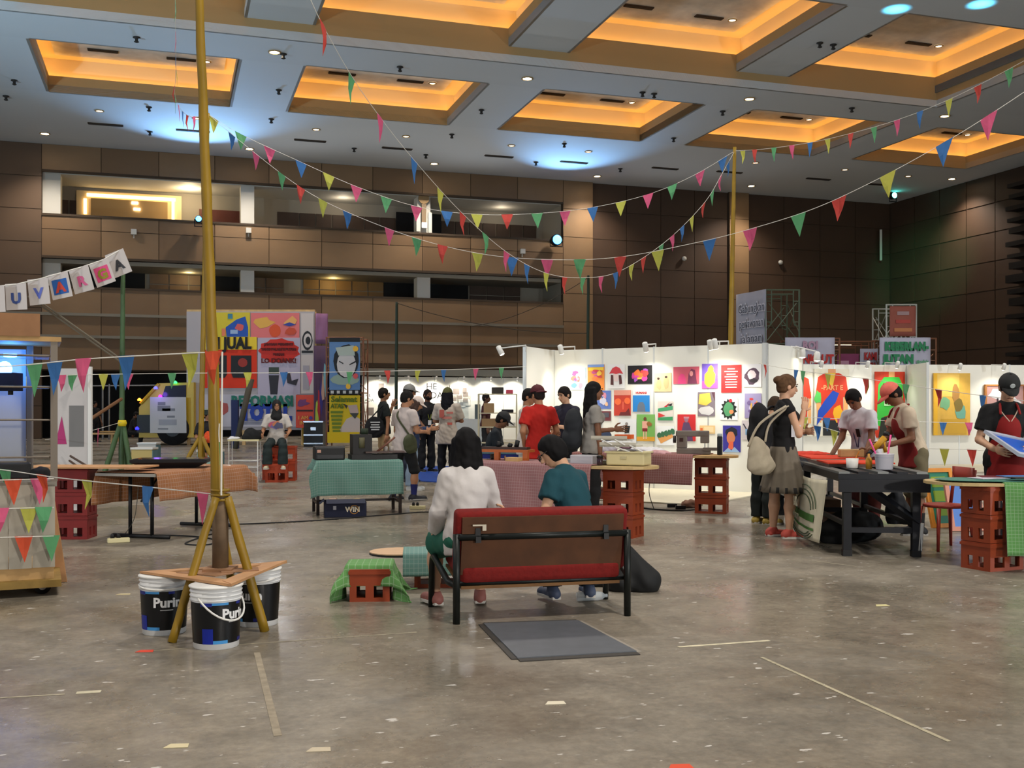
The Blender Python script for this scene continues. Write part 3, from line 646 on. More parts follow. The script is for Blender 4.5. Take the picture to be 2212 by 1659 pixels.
            f = Field(hc - .2 * s, hc + .12 * s, .008); f.ell(hc + hu * .01 * s - hf * .012 * s, (.055 * s, .066 * s, .068 * s), Hm, .01); f.cone(hc - hu * .05 * s, nb - sp * .035 * s + fw * .015 * s, .05 * s, .075 * s, .03); f.ell(hc + hf * .066 * s - hu * .012 * s, (.034 * s, .045 * s, .047 * s), Hm, .006, 's'); f.wrinkle(.003, 40, 1); fld_obj(f, 'headscarf', mc, t)
    # clothes
    tc_, slv, hem = top[0], top[1], top[2]; mt = mat(tc_, .85, noise=.07, nscale=9, bump=.25) if not isinstance(tc_, bpy.types.Material) else tc_
    f = Field(lo, hi, .0125); torso(f, .013 * s, .035)
    hz = P + sp * hem * s
    if hem < -.02:
        f.ell(P - sp * max(0, -hem - .05) * s, (.119 * s * B * (.93 if lean[1] > .25 else 1), .083 * s * B, max(.13, -hem + .1) * s), Tm, .04)
    if slv > 0:
        for q in 'RL': armp(f, q, .0125 * s, .02, slv, .011 * s if slv < 1 else .006 * s)
    else:
        for q in 'RL': f.cut  # sleeveless
    f.wrinkle(.0017 * s, 42, px * .1); f.wrinkle(.0008 * s, 17, px * .3); f.cut(hz, -sp)
    fld_obj(f, 'shirt' if slv else 'vest_top', mt, t)
    bc, bk = bottom[0], bottom[1]; mbm = mat(bc, .85, noise=.08, nscale=8, bump=.25) if not isinstance(bc, bpy.types.Material) else bc
    if bk == 'skirt':
        n, k_ = 48, 9; vs = []; zt = P[2] + .05 * s; zb_ = bottom[2]
        for i in range(k_):
            g = i / (k_ - 1); z = zt + (zb_ - zt) * g; r0 = (.09 + .075 * g) * s
            for j in range(n): a = 2 * math.pi * j / n; r_ = r0 * (1 + (.02 + .07 * g) * math.sin(12 * a)); vs.append((r_ * math.cos(a), r_ * .82 * math.sin(a), z))
        fs = [(i * n + j, (i + 1) * n + j, (i + 1) * n + (j + 1) % n, i * n + (j + 1) % n) for i in range(k_ - 1) for j in range(n)]
        o = smoothmesh('skirt', vs, fs, [mbm, mat((46, 44, 42), .85)], t, [1 if (i == k_ - 2 and j % 3 == 0) else 0 for i in range(k_ - 1) for j in range(n)])
        o.modifiers.new('th', 'SOLIDIFY').thickness = .006
    else:
        f = Field(lo, hi, .0135); f.ell(P + sp * .01 * s, (.093 * s * B, .069 * s * B, .075 * s), Tm, .03); f.ell(P + sp * .05 * s, (.085 * s * B, .062 * s * B, .05 * s), Tm, .03)
        fr, fl = {'long': (1.97, .014), 'wide': (1.97, .03), 'shorts': (.82, .02), 'kneeshorts': (1.05, .02), 'slim': (1.97, .006)}[bk]
        for q in 'RL': legp(f, q, .012 * s, .03, fr, fl * s)
        f.wrinkle(.003 * s, 22, px * .2); fld_obj(f, 'trousers' if 'short' not in bk else 'shorts', mbm, t)
    # shoes
    for q, tw in (('R', toes[0]), ('L', toes[1])):
        kn, an = legs[q]; fd = rot_frame(tw, 0) @ np.array((0, 1, 0)); sd = np.cross(fd, (0, 0, 1)); Mf = np.stack([sd, fd, (0, 0, 1)], 1); gz = an[2] - foot_h
        f = Field(an - .19 * s, an + .19 * s, .009)
        heel = an + fd * -.022 * s; heel[2] = gz + .022 * s; toe = an + fd * .1 * s; toe[2] = gz + .017 * s
        f.ell(heel, (.022 * s, .028 * s, .026 * s), Mf, .02); f.cone(heel, toe, .023 * s, .02 * s, .025); f.ell(toe, (.027 * s, .03 * s, .02 * s), Mf, .02); f.cone(an + np.array((0, 0, .005)), heel, .026 * s, .024 * s, .02)
        f.cut((0, 0, gz + .001), (0, 0, -1)); f.cut(an + (an - kn) * .0 + np.array((0, 0, .012 * s)), (0, 0, 1)); o = fld_obj(f, 'shoe', mat(shoes, .6), t)
        MB().prism([(an + fd * y * s + sd * x * s)[:2].tolist() for x, y in ((-.021, -.045), (.021, -.045), (.027, 0), (.029, .1), (.018, .128), (-.018, .128), (-.028, .1), (-.026, 0))], gz, gz + .012 * s).build('sole', mat((205, 200, 190) if sum(shoes) > 200 or len(shoes) > 3 else (150, 146, 140), .7), o)
        if socks:
            f = Field(np.minimum(kn, an) - .06, np.maximum(kn, an) + .06, .01); e_ = an + (kn - an) * .45; f.cone(an, e_, .025 * s, .034 * s, .01, clip=[(e_, nrm(kn - an))]); fld_obj(f, 'sock', mat(socks, .9), t)
    J = dict(P=P, nb=nb, sh=shd, arms=arms, hc=hc, sp=sp, fw=fw, sx=sx, s=s, legs=legs, Tm=Tm, chest=chest, hu=hu, hf=hf, hr=hr)
    return t, J
def local_to_world(t, p): return Matrix.Translation(t.location) @ Matrix.Rotation(t.rotation_euler.z, 4, 'Z') @ Vector(p)
# ================================================================ furniture and props
RED = (146, 60, 28)
def crate(label, loc, rz, c=RED, w=.36, d=.29, h=.25, group='plastic bottle crates'):
    t = thing('bottle_crate', label, 'crate', loc, rz, group); m = mat(c, .5, noise=.12, nscale=6)
    k = .022
    def wall(name, L, dep, ax):
        mb = MB(); z = (0, .12 * h, .5 * h, h)
        def bx(x0, x1, a, b): 
            if ax == 0: mb.b2((x0, -k / 2, a), (x1, k / 2, b))
            else: mb.b2((-k / 2, x0, a), (k / 2, x1, b))
        bx(-L / 2, L / 2, z[0], z[1]); bx(-L / 2, L / 2, z[2], z[3])
        for x0, x1 in ((-L / 2, -L / 2 + .05), (-.03, .03), (L / 2 - .05, L / 2)): bx(x0, x1, z[1], z[2])
        bx(-L / 2, L / 2, h - .03, h) if False else None
        return mb
    for sgn in (-1, 1):
        o = wall('', w, 0, 0).build('long_side', m, t); o.location = (0, sgn * (d - k) / 2, 0)
        o = wall('', d - 2 * k, 0, 1).build('short_side', m, t); o.location = (sgn * (w - k) / 2, 0, 0)
    MB().b2((-w / 2 + k, -d / 2 + k, .005), (w / 2 - k, d / 2 - k, .025)).build('base', m, t)
    MB().b2((-w / 2 - .008, -d / 2 - .008, h - .035), (w / 2 + .008, -d / 2, h - .012)).b2((-w / 2 - .008, d / 2, h - .035), (w / 2 + .008, d / 2 + .008, h - .012)).b2((-w / 2 - .008, -d / 2, h - .035), (-w / 2, d / 2, h - .012)).b2((w / 2, -d / 2, h - .035), (w / 2 + .008, d / 2, h - .012)).build('rim', m, t)
    return t
def crate_stack(where, p, rz, n=3, c=RED, w=.36, d=.29, h=.25, col='orange'):
    nm = {3: ('bottom', 'middle', 'top'), 2: ('lower', 'upper'), 1: ('',)}[n]
    for i in range(n): crate(('%s %s plastic bottle crate %s' % (nm[i], col, where)).strip(), (p[0], p[1], i * h), rz, c, w, d, h - .004)
def cloth(name, label, loc, rz, a, b, z, over, col, cell=14, wave=.012, top_only=False, n=(56, 40), group=None, diag=0):
    """square-woven cloth lying over a top of half size a x b at height z; over = overhang (x-, x+, y-, y+)"""
    mb = MB(); NX, NY = n; S = np.linspace(-a - over[0], a + over[1], NX); T = np.linspace(-b - over[2], b + over[3], NY); vs = []; uv = []
    for t_ in T:
        for s_ in S:
            sx = max(-a, min(a, s_)); ty = max(-b, min(b, t_)); ds, dt = abs(s_ - sx), abs(t_ - ty)
            q = math.hypot(ds, dt) if diag else max(ds, dt) + .25 * min(ds, dt)
            fx = (1 if s_ > 0 else -1) * min(1, ds * 12) * (.012 + ds * .1 + wave * math.sin(t_ * 17 + s_ * 3) * min(1, ds * 4) + min(ds, dt) * .5)
            fy = (1 if t_ > 0 else -1) * min(1, dt * 12) * (.012 + dt * .1 + wave * math.sin(s_ * 15 + t_ * 4) * min(1, dt * 4) + min(ds, dt) * .5)
            vs.append((sx + fx, ty + fy, max(.006 + .004 * math.sin(s_ * 20), z + .006 - q) + .002 * math.sin(s_ * 9) * math.sin(t_ * 11))); uv.append((s_, t_))
    fs = [(j * NX + i, j * NX + i + 1, (j + 1) * NX + i + 1, (j + 1) * NX + i) for j in range(NY - 1) for i in range(NX - 1)]
    mb.add(vs, fs, 0, uv); o = mb.build(name, mat(col, .9, kind='grid', nscale=cell), None, True); o.location = loc; o.rotation_euler = (0, 0, rz)
    md = o.modifiers.new('th', 'SOLIDIFY'); md.thickness = .003; md.offset = 1
    return tag(o, label, 'tablecloth', group)
def rounded(a, b, n=10):     # stadium outline: half length a (with round ends of radius b)
    return [(a - b + b * math.cos(q), b * math.sin(q)) for q in np.linspace(-math.pi / 2, math.pi / 2, n)] + [(-a + b + b * math.cos(q), b * math.sin(q)) for q in np.linspace(math.pi / 2, 1.5 * math.pi, n)]
M_TUBE = mat((22, 26, 24), .4, .3); M_WOOD = mat((196, 158, 104), .6, noise=.15, nscale=5); M_PLY = mat((190, 142, 98), .65, noise=.12, nscale=6); M_WHITE = mat((228, 226, 220), .5)
M_BLK = mat((16, 16, 18), .5); M_DKBLUE = mat((18, 24, 52), .7); M_BAM = mat((146, 114, 22), .45, noise=.18, nscale=3); M_BAMG = mat((68, 94, 58), .5, noise=.2, nscale=3); M_BAMD = mat((34, 46, 28), .6); M_ROPE = mat((226, 222, 212), .8)
M_CREAM = mat((220, 208, 160), .5)
# ---- red bench (seen from behind)
RL = G(986, 1348); th = math.atan2(.28, 1.143)
t = thing('bench', 'red cushioned two-seat bench with dark tube frame, seen from behind', 'bench', (RL.x, RL.y, 0), th); LB, DB = 1.18, .64
M_RED = mat((118, 20, 15), .9, noise=.1, nscale=40, bump=.2)
for x in (0, LB): MB().tube([(x, 0, 0), (x, 0, .585)], .024, 12).build('rear_leg', M_TUBE, t, True)
MB().tube([(-.0, 0, .565), (LB, 0, .565)], .024, 12).build('back_rail', M_TUBE, t, True)
for x in (-.06, LB + .06):
    xr = 0 if x < .5 else LB
    MB().tube([(x, DB, 0), (x, DB - .03, .3), (x, DB - .06, .36), (x, DB - .12, .375), (x, DB - .2, .36), (x * .6 + xr * .4, .1, .26), (xr, .0, .25)], .022, 10).build('front_leg', M_TUBE, t, True)
MB().tube([(-.0, .06, .25), (LB, .06, .25)], .018, 8).build('cross_rail', M_TUBE, t, True)
f = Field((-.1, -.12, .2), (LB + .1, DB + .05, .8), .014)
R1m = np.array(Matrix.Rotation(math.radians(-6), 3, 'X'))
f.box((LB / 2, .33, .345), (LB / 2 - .035, .3, .065), np.array(Matrix.Rotation(math.radians(7), 3, 'X')), .035); fld_obj(f, 'seat_cushion', M_RED, t)
f = Field((-.1, -.14, .25), (LB + .1, .3, .8), .013); Mb = np.array(Matrix.Rotation(math.radians(11), 3, 'X'))
f.box((LB / 2, .075, .53), (LB / 2 + .005, .06, .215), Mb, .03); fld_obj(f, 'back_cushion', M_RED, t)
MB().box((LB / 2, .012, .505), (LB - .07, .016, .39), M=Matrix.Rotation(math.radians(11), 3, 'X')).build('back_board', mat((84, 50, 26), .7, noise=.25, nscale=5), t)
MB().box((LB / 2, .33, .262), (LB - .08, .58, .02), M=Matrix.Rotation(math.radians(7), 3, 'X')).build('seat_board', mat((120, 84, 48), .7, noise=.2, nscale=5), t)
for x in (.14, LB - .16): MB().box((x, -.008, .6), (.035, .03, .05)).box((x, -.02, .55), (.035, .03, .04)).build('bracket', M_BLK, t)
MB().b2((.1, -.045, .64), (.19, -.04, .65)).b2((.165, -.046, .61), (.19, -.041, .65)).build('tape_scrap', mat((200, 190, 170), .7), t)
# ---- floor hatch
hp_ = [G(1045, 1350), G(1248, 1343), G(1375, 1410), G(1118, 1425)]
t = thing('floor_hatch', 'grey steel floor hatch plate lying in front of the red bench', 'floor hatch', (0, 0, 0))
MB().prism([(p.x, p.y) for p in hp_], .002, .012).build('plate', mat((98, 102, 108), .5, .2, noise=.06, nscale=10), t)
for i, wd in ((0, .05), (2, .06), (3, .035), (1, .03)):
    a, b = hp_[i], hp_[(i + 1) % 4]; n_ = Vector((-(b - a).y, (b - a).x, 0)).normalized() * wd
    if n_.dot(Vector((1.2 * 0 + (sum(p.x for p in hp_) / 4 - a.x), sum(p.y for p in hp_) / 4 - a.y, 0))) > 0: n_ = -n_
    MB().prism([(q.x, q.y) for q in (a, b, b + n_, a + n_)], .0005, .006).build('frame_strip', mat((62, 58, 54) if i != 1 else (150, 142, 130), .7), t)
# ---- bamboo poles with tripods
def bamboo(name, label, base, tip, r0, r1, m, nodes=9, legs=None, group='bamboo poles'):
    t = thing(name, label, 'bamboo pole', base, 0, group); b = Vector(base); d = Vector(tip) - b
    def culm(a, e, ra, rb, n, nm):
        pts = []; rs = []
        for i in range(n * 4 + 1):
            g = i / (n * 4); pts.append(a + (e - a) * g + Vector((.0015 * math.sin(i * 1.3), .001 * math.cos(i), 0))); rs.append((ra + (rb - ra) * g) * (1.07 if i % 4 == 0 and 0 < i < n * 4 else 1))
        return MB().tube(pts, rs, 12).build(nm, m, t, True)
    culm(Vector((0, 0, 0)), d, r0, r1, nodes, 'pole')
    for i, (foot, top, r) in enumerate(legs or []): culm(Vector(foot) - b, Vector(top) - b, r, r * .92, 3, 'leg')
    return t
A_, B_, C_ = (W(302, 1241, 6.70), W(500, 1270, 6.19), W(620, 1218, 7.16)); zb = .372
for p in (A_, B_, C_): p.z = zb
pb = W(476, 1245, 6.72); pb.z = .41
apex = W(476, 1062, 6.72)
tip = W(428, -60, 6.8)
t = bamboo('bamboo_pole', 'tall yellow bamboo pole standing on a board over three paint buckets', pb, tip, .042, .026, M_BAM, 8,
           [(G(371, 1388), W(466, 1075, 6.66), .027), (G(572, 1364), W(491, 1074, 6.70), .03), (Vector((-1.87, 7.25, 0)), W(470, 1075, 6.8), .026)])
MB().tube([Vector((0, 0, -.03)), Vector((0, 0, apex.z - pb.z - .02))], .05, 14).build('wrapped_foot', mat((104, 84, 62), .7, noise=.25, nscale=9), t, True)
for z_ in (.93, .9, .87): MB().tube([apex - pb + Vector((.055 * math.cos(q), .055 * math.sin(q), z_ - .87 - .05)) for q in np.linspace(0, 6.28, 13)], .008, 6).build('lashing', M_BAM, t, True)
MB().tube([W(480, 760, 6.66) - pb, W(478, 1070, 6.66) - pb], .006, 6).build('cord', M_ROPE, t)
# plywood triangle
t = thing('plywood_triangle', 'triangular plywood frame lying across the three white paint buckets', 'board', (0, 0, 0))
def plank(a, b, wd, z, m, nm, sh=.0):
    d = (b - a).normalized(); n_ = Vector((-d.y, d.x, 0)); cen = (A_ + B_ + C_) / 3
    if n_.dot(cen - a) < 0: n_ = -n_
    q = [a, b, b - d * wd * 1.1 + n_ * wd, a + d * wd * 1.1 + n_ * wd]; return MB().prism([(p.x, p.y) for p in q], z, z + .015).build(nm, m, t)
plank(A_, B_, .1, zb, M_PLY, 'plank'); plank(B_, C_, .1, zb + .003, M_PLY, 'plank'); plank(A_, C_, .08, zb - .002, M_PLY, 'plank')
cen = (A_ + B_ + C_) / 3
M_CARD = mat((150, 110, 78), .8, noise=.1, nscale=8)
MB().prism([(cen.x - .26, cen.y - .06), (cen.x + .02, cen.y - .2), (cen.x + .1, cen.y - .08), (cen.x - .12, cen.y + .06)], zb + .012, zb + .018).build('cardboard_piece', M_CARD, t)
MB().prism([(cen.x + .03, cen.y - .1), (cen.x + .24, cen.y + .0), (cen.x + .2, cen.y + .14), (cen.x + .0, cen.y + .02)], zb + .018, zb + .024).build('cardboard_piece', M_CARD, t)
MB().prism([(pb.x - .09, pb.y - .09), (pb.x + .09, pb.y - .09), (pb.x + .09, pb.y + .09), (pb.x - .09, pb.y + .09)], zb + .0, zb + .035).build('base_block', M_CARD, t)
# paint buckets
def bucket(px, Y, rot, label, handle):
    t = thing('paint_bucket', label, 'bucket', ((px - CX) / F * Y, Y, 0), rot, 'paint buckets under the bamboo pole')
    MB().lathe([(.128, 0), (.132, .004), (.148, .36), (.14, .362), (.126, .02), (.001, .015)], 32, cap=False).build('body', mat((225, 225, 224), .35), t, True)
    MB().lathe([(.1335, .035), (.1335, .036), (.1455, .275), (.1455, .276)], 32, cap=False).build('label_sleeve', mat((8, 9, 12), .35), t, True)
    for z_ in (.288, .31, .335): MB().lathe([(.1465, z_ - .005), (.152, z_ - .003), (.152, z_ + .003), (.147, z_ + .005)], 32, cap=False).build('rib', mat((225, 225, 224), .35), t, True)
    MB().lathe([(.15, .355), (.157, .357), (.157, .366), (.14, .369), (.001, .367)], 32).build('lid', M_WHITE, t, True)
    def patch(a0, a1, z0, z1, c):
        r = lambda z: .134 + (z - .035) / .24 * .0122 + .0008
        vs = [(r(z) * math.cos(a), r(z) * math.sin(a), z) for z in (z0, z1) for a in np.linspace(a0, a1, 7)]
        MB().add(vs, [(i, i + 1, i + 8, i + 7) for i in range(6)]).build('printed_block', mat(c, .4), t, True)
    R_ = math.radians
    for a0, a1, z0, z1, c in ((-125, -98, .035, .125, (20, 40, 150)), (-98, -62, .035, .055, (70, 150, 215)), (-100, -62, .262, .276, (70, 150, 215)), (-128, -100, .255, .276, (24, 40, 130)), (-30, -5, .04, .06, (24, 30, 110)), (-40, -25, .26, .276, (24, 40, 130))): patch(R_(a0), R_(a1), z0, z1, c)
    me = text_mesh('Purin', .082, .0005, .003)
    for v in me.vertices:
        a = R_(-42) + v.co.x / .142; r_ = .1442 + v.co.z * 1; z_ = .205 + v.co.y; v.co = (r_ * math.cos(a), r_ * math.sin(a), z_)
    me.materials.append(mat((235, 235, 235), .5)); o = bpy.data.objects.new('lettering', me); C.objects.link(o); o.parent = t
    patch(R_(-60), R_(-28), .158, .163, (200, 200, 200))
    h_ = [(.158 * math.cos(q) * 1.0, -.03 - .06 * math.sin(q), .3 - handle * math.sin(q)) for q in np.linspace(0, math.pi, 15)]
    h_ = [(.15 * math.cos(q), -.145 * math.sin(q) - .02, .31 - handle * math.sin(q)) for q in np.linspace(.05, math.pi - .05, 15)]
    o = MB().tube(h_, .006, 8).build('handle', M_WHITE, t, True); o.rotation_euler = (0, 0, R_(38))
    return t
bucket(467, 6.33, math.radians(16), 'front paint bucket under the plywood triangle, white handle hanging down', .14)
bucket(355, 6.72, math.radians(-22), 'left paint bucket under the plywood triangle beside the left bamboo leg', .02)
bucket(556, 6.98, math.radians(-58), 'right paint bucket under the plywood triangle, half hidden behind the bamboo leg', .02)
# second and further poles
b2 = W(432, 0, 20); b2.z = 0
bamboo('bamboo_pole', 'yellow bamboo pole on a small tripod behind the monitor table', b2, W(449, 245, 20), .055, .035, M_BAM, 9,
       [((b2.x - .45, b2.y - .2, 0), W(431, 945, 20), .04), ((b2.x + .5, b2.y - .1, 0), W(434, 940, 20), .04), ((b2.x, b2.y + .5, 0), W(432, 940, 20.05), .04)])
b3 = W(262, 0, 21); b3.z = 0
t = bamboo('bamboo_pole', 'green bamboo pole holding up the end of the letter banner', b3, W(266, 548, 21), .055, .04, M_BAMG, 7,
       [((b3.x - .25, b3.y - .35, 0), W(260, 915, 21), .05), ((b3.x + .3, b3.y - .2, 0), W(266, 915, 21), .05), ((b3.x, b3.y + .4, 0), W(262, 915, 21.05), .04)])
MB().lathe([(.07, -.06), (.09, 0), (.07, .06)], 12, W(264, 914, 20.95) - b3).build('yellow_knot', mat((220, 190, 30), .7), t, True)
b4 = W(1572, 0, 22); b4.z = 0
bamboo('bamboo_pole', 'yellow bamboo pole rising behind the poster wall, bunting tied to its top', b4, W(1587, 318, 22), .065, .035, M_BAM, 9)
b5 = W(855, 0, 36); b5.z = 0
bamboo('bamboo_pole', 'thin dark green pole standing by the far white booth', b5, W(857, 652, 36), .06, .045, M_BAMD, 7)
b6 = W(1268, 0, 36); b6.z = 0
bamboo('bamboo_pole', 'thin dark green pole behind the poster wall left of the yellow pole', b6, W(1271, 595, 36), .06, .045, M_BAMD, 7)
# ---- low props left of the bench
crate('single orange crate under the green gingham cloth', (-1.05, 7.95, 0), math.radians(4), w=.29, d=.36, h=.235)
cloth('gingham_cloth', 'crumpled green gingham cloth thrown over a low orange crate', (-1.06, 7.97, .0), math.radians(4), .17, .17, .255, (.36, .32, .15, .2), (98, 150, 84), 20, .035, diag=1)
lt = (-.74, 8.55)
t = thing('low_table', 'low table with pale round end and mint gingham runner, left of the bench', 'table', (lt[0], lt[1], 0), math.radians(5), None)
MB().prism(rounded(.4, .22), .25, .27).build('table_top', mat((214, 176, 138), .5, noise=.08, nscale=6), t); MB().prism(rounded(.402, .222), .246, .262).build('edge_band', mat((30, 26, 26), .5), t)
crate('single orange crate under the low mint-covered table', (lt[0] + .14, lt[1] - .02, 0), math.radians(5), w=.36, d=.29, h=.24)
cloth('table_runner', 'mint gingham runner hanging over the low table beside the bench', (lt[0] + .12, lt[1], 0), math.radians(5), .25, .225, .27, (0.0, .02, .17, .17), (104, 142, 134), 30, .006)
# ---- brown gingham table with monitor
tc = Vector((-3.85, 12.2, 0)); tr = math.atan2(.95, .3)
t = thing('folding_table', 'folding table with black legs under the brown gingham cloth', 'table', tc, tr)
MB().b2((-.9, -.375, .69), (.9, .375, .72)).build('table_top', mat((150, 144, 134), .5), t)
for x in (-.62, .62):
    MB().tube([(x, -.36, .025), (x, .36, .025)], .022, 8).build('foot_bar', M_BLK, t, True)
    for y in (-.14, .14): MB().tube([(x, y, .03), (x, y, .69)], .02, 8).build('leg', M_BLK, t, True)
    MB().tube([(x, 0, .4), (x * .45, 0, .68)], .012, 6).build('brace', M_BLK, t, True)
cloth('tablecloth', 'brown gingham cloth hanging over the table that carries the monitor', tc, tr, .9, .38, .725, (-.02, .12, .3, .36), (160, 106, 68), 24, .02)
mp = W(372, 1000, 12.3); t = thing('monitor', 'black flat monitor lying face up on the brown table', 'monitor', (mp.x, mp.y, .738), math.radians(8)); t.scale = (1, 1, 1.8)
MB().prism([(-.42, -.26), (.42, -.26), (.42, .26), (-.42, .26)], .035, .055).build('screen_frame', M_BLK, t); MB().b2((-.39, -.23, .055), (.39, .23, .057)).build('screen', mat((30, 30, 48), .1, spec=.8), t)
mb = MB(); a_, b_ = [(-.42, -.26), (.42, -.26), (.42, .26), (-.42, .26)], [(-.28, -.16), (.28, -.16), (.28, .16), (-.28, .16)]
mb.add([(x, y, .036) for x, y in a_] + [(x, y, 0) for x, y in b_], [(i, (i + 1) % 4, 4 + (i + 1) % 4, 4 + i)[::-1] for i in range(4)] + [(7, 6, 5, 4)]).build('back_shell', mat((30, 30, 34), .4), t)
pp = W(470, 1004, 12.75); tag(MB().box((0, 0, .732), (.3, .2, .004), .3).build('paper_sheet', M_WHITE), 'white paper sheet lying on the brown table behind the bamboo pole', 'paper').location = (pp.x, pp.y, 0)
def cable(name, label, pts, r=.006, c=(26, 26, 28)):
    P_ = []
    for i in range(len(pts) - 1):
        a, b, c0, d = [Vector(pts[max(0, min(len(pts) - 1, i + k))]) for k in (-1, 0, 1, 2)]
        for j in range(6): q = j / 6; P_.append(.5 * ((2 * b) + (c0 - a) * q + (2 * a - 5 * b + 4 * c0 - d) * q * q + (3 * b - a - 3 * c0 + d) * q ** 3))
    P_.append(Vector(pts[-1])); return tag(MB().tube(P_, r, 6).build(name, mat(c, .6), None, True), label, 'cable')
gz = lambda x, y, z=.008: (lambda p: (p.x, p.y, z))(G(x, y))
cable('power_cable', 'black cable looping on the floor under the brown table and running to the mint table', [gz(262, 1165), gz(330, 1158), gz(415, 1160), gz(465, 1168), gz(450, 1178), gz(400, 1176), gz(440, 1160), gz(470, 1150), gz(440, 1142), gz(480, 1135), gz(560, 1132), gz(690, 1125), gz(790, 1117), gz(900, 1108), gz(940, 1107)], .008)
cable('power_cable', 'thin grey cable running down the front leg of the brown table', [W(299, 1050, 11.5), W(290, 1120, 11.5), gz(266, 1160)], .004, (80, 78, 70))
def power_strip(px, py, label, rz=.5):
    g = G(px, py); t = thing('power_strip', label, 'power strip', (g.x, g.y, 0), rz); MB().b2((-.11, -.035, 0), (.11, .035, .05)).build('body', M_CREAM, t, bevel=.008)
    for x in (-.06, 0): MB().lathe([(.022, .05), (.02, .085), (.008, .1)], 10, (x, 0, 0)).build('plug', M_BLK, t, True)
power_strip(256, 1172, 'cream power strip with black plugs on the floor by the brown table leg'); power_strip(902, 1100, 'pale power strip on the floor right of the mint table', -.2)
# ---- mint gingham table
mt_ = Vector((-2.12, 14.55, 0)); mr = math.radians(16)
t = thing('work_table', 'dark metal table under the mint gingham cloth', 'table', mt_, mr)
MB().b2((-.56, -.3, .69), (.56, .3, .715)).build('table_top', mat((60, 44, 36), .6), t)
for x in (-.55, .55):
    for y in (-.28, .28): MB().box((x, y, .345), (.04, .04, .69)).build('leg', mat((44, 32, 28), .5), t)
    MB().box((x, 0, .16), (.03, .52, .03)).build('stretcher', mat((44, 32, 28), .5), t)
MB().box((0, .1, .16), (1.06, .03, .03)).build('stretcher', mat((44, 32, 28), .5), t)
cloth('tablecloth', 'mint gingham cloth over the table with the black machines', mt_, mr, .57, .31, .717, (.14, .03, .46, .1), (96, 136, 124), 30, .022)
t = thing('printer', 'black printer box standing left on the mint table', 'printer', tuple(mt_ + Vector((-.36, -.12, .724))), mr)
MB().b2((-.2, -.16, 0), (.2, .16, .17)).build('body', M_BLK, t, bevel=.015); MB().b2((-.17, -.165, .02), (.17, -.16, .07)).build('tray', mat((34, 34, 38), .4), t); MB().b2((-.2, -.14, .17), (.2, .12, .185)).build('lid', mat((30, 30, 34), .3), t); MB().b2((-.17, -.166, .1), (-.12, -.16, .14)).build('sticker', mat((200, 150, 130), .6), t)
t = thing('printing_press', 'black cast-iron hand press with levers on the right of the mint table', 'press', tuple(mt_ + Vector((.2, .06, .724))), mr)
MB().b2((-.3, -.2, 0), (.32, .2, .07)).build('base', mat((26, 24, 24), .5), t); MB().b2((-.28, -.16, .07), (-.02, .16, .34)).build('body', mat((22, 20, 20), .5), t); MB().prism([(-.12, -.25), (.42, -.2), (.44, .14), (-.1, .16)], .09, .11).build('bed', mat((70, 48, 42), .4), t)
MB().tube([(.05, -.1, .1), (.2, -.12, .22), (.3, -.1, .3)], .014, 8).build('lever', mat((120, 74, 56), .5), t, True); MB().tube([(-.1, 0, .34), (-.1, 0, .42)], .05, 12).build('knob', mat((40, 52, 34), .6), t, True)
for x in (.18, .26): MB().lathe([(.03, .11), (.03, .17), (.022, .175)], 12, (x, -.06, 0)).build('ink_tin', mat((170, 160, 150), .4), t, True)
MB().tube([(-.16, -.17, .16), (-.16, -.17, .3)], .04, 12).build('cylinder', mat((92, 88, 60), .5), t, True)
bx = G(742, 1117); t = thing('cardboard_box', 'dark blue open cardboard box with a white logo under the mint table', 'box', (bx.x, bx.y + .12, 0), math.radians(12))
MB().b2((-.27, -.16, 0), (.27, -.155, .2)).b2((-.27, .155, 0), (.27, .16, .2)).b2((-.27, -.16, 0), (-.265, .16, .2)).b2((.265, -.16, 0), (.27, .16, .2)).b2((-.27, -.16, 0), (.27, .16, .006)).build('body', M_DKBLUE, t)
MB().box((0, -.2, .21), (.5, .1, .006), M=Matrix.Rotation(.5, 3, 'X')).build('flap', M_DKBLUE, t); MB().box((-.3, 0, .2), (.08, .3, .006), M=Matrix.Rotation(-.7, 3, 'Y')).build('flap', M_DKBLUE, t)
text('WIN', .09, mat((225, 215, 190), .6), t, (.09, -.163, .1), (math.pi / 2, 0, 0), .004); MB().tube([(.11 + .055 * math.cos(q), -.163, .1 + .055 * math.sin(q)) for q in np.linspace(0, 6.28, 20)], .004, 6).build('logo_ring', mat((210, 150, 60), .6), t)
MB().b2((-.16, -.164, .1), (-.12, -.16, .15)).build('label_patch', mat((170, 172, 180), .6), t)
for i, (x, y, c, s_) in enumerate(((-.16, 0, (190, 160, 140), .1), (-.02, .02, (140, 40, 24), .08), (.16, -.02, (200, 170, 110), .09), (.05, .08, (220, 214, 200), .07))):
    tag(MB().box((0, 0, s_ / 2), (s_, s_ * .8, s_), .3 * i).build('packet', mat(c, .6), None, bevel=.01), ('tan', 'dark red', 'ochre', 'cream')[i] + ' packet sticking out of the dark blue cardboard box', 'packet').location = tuple(t.location + Vector((x, y, .14)))
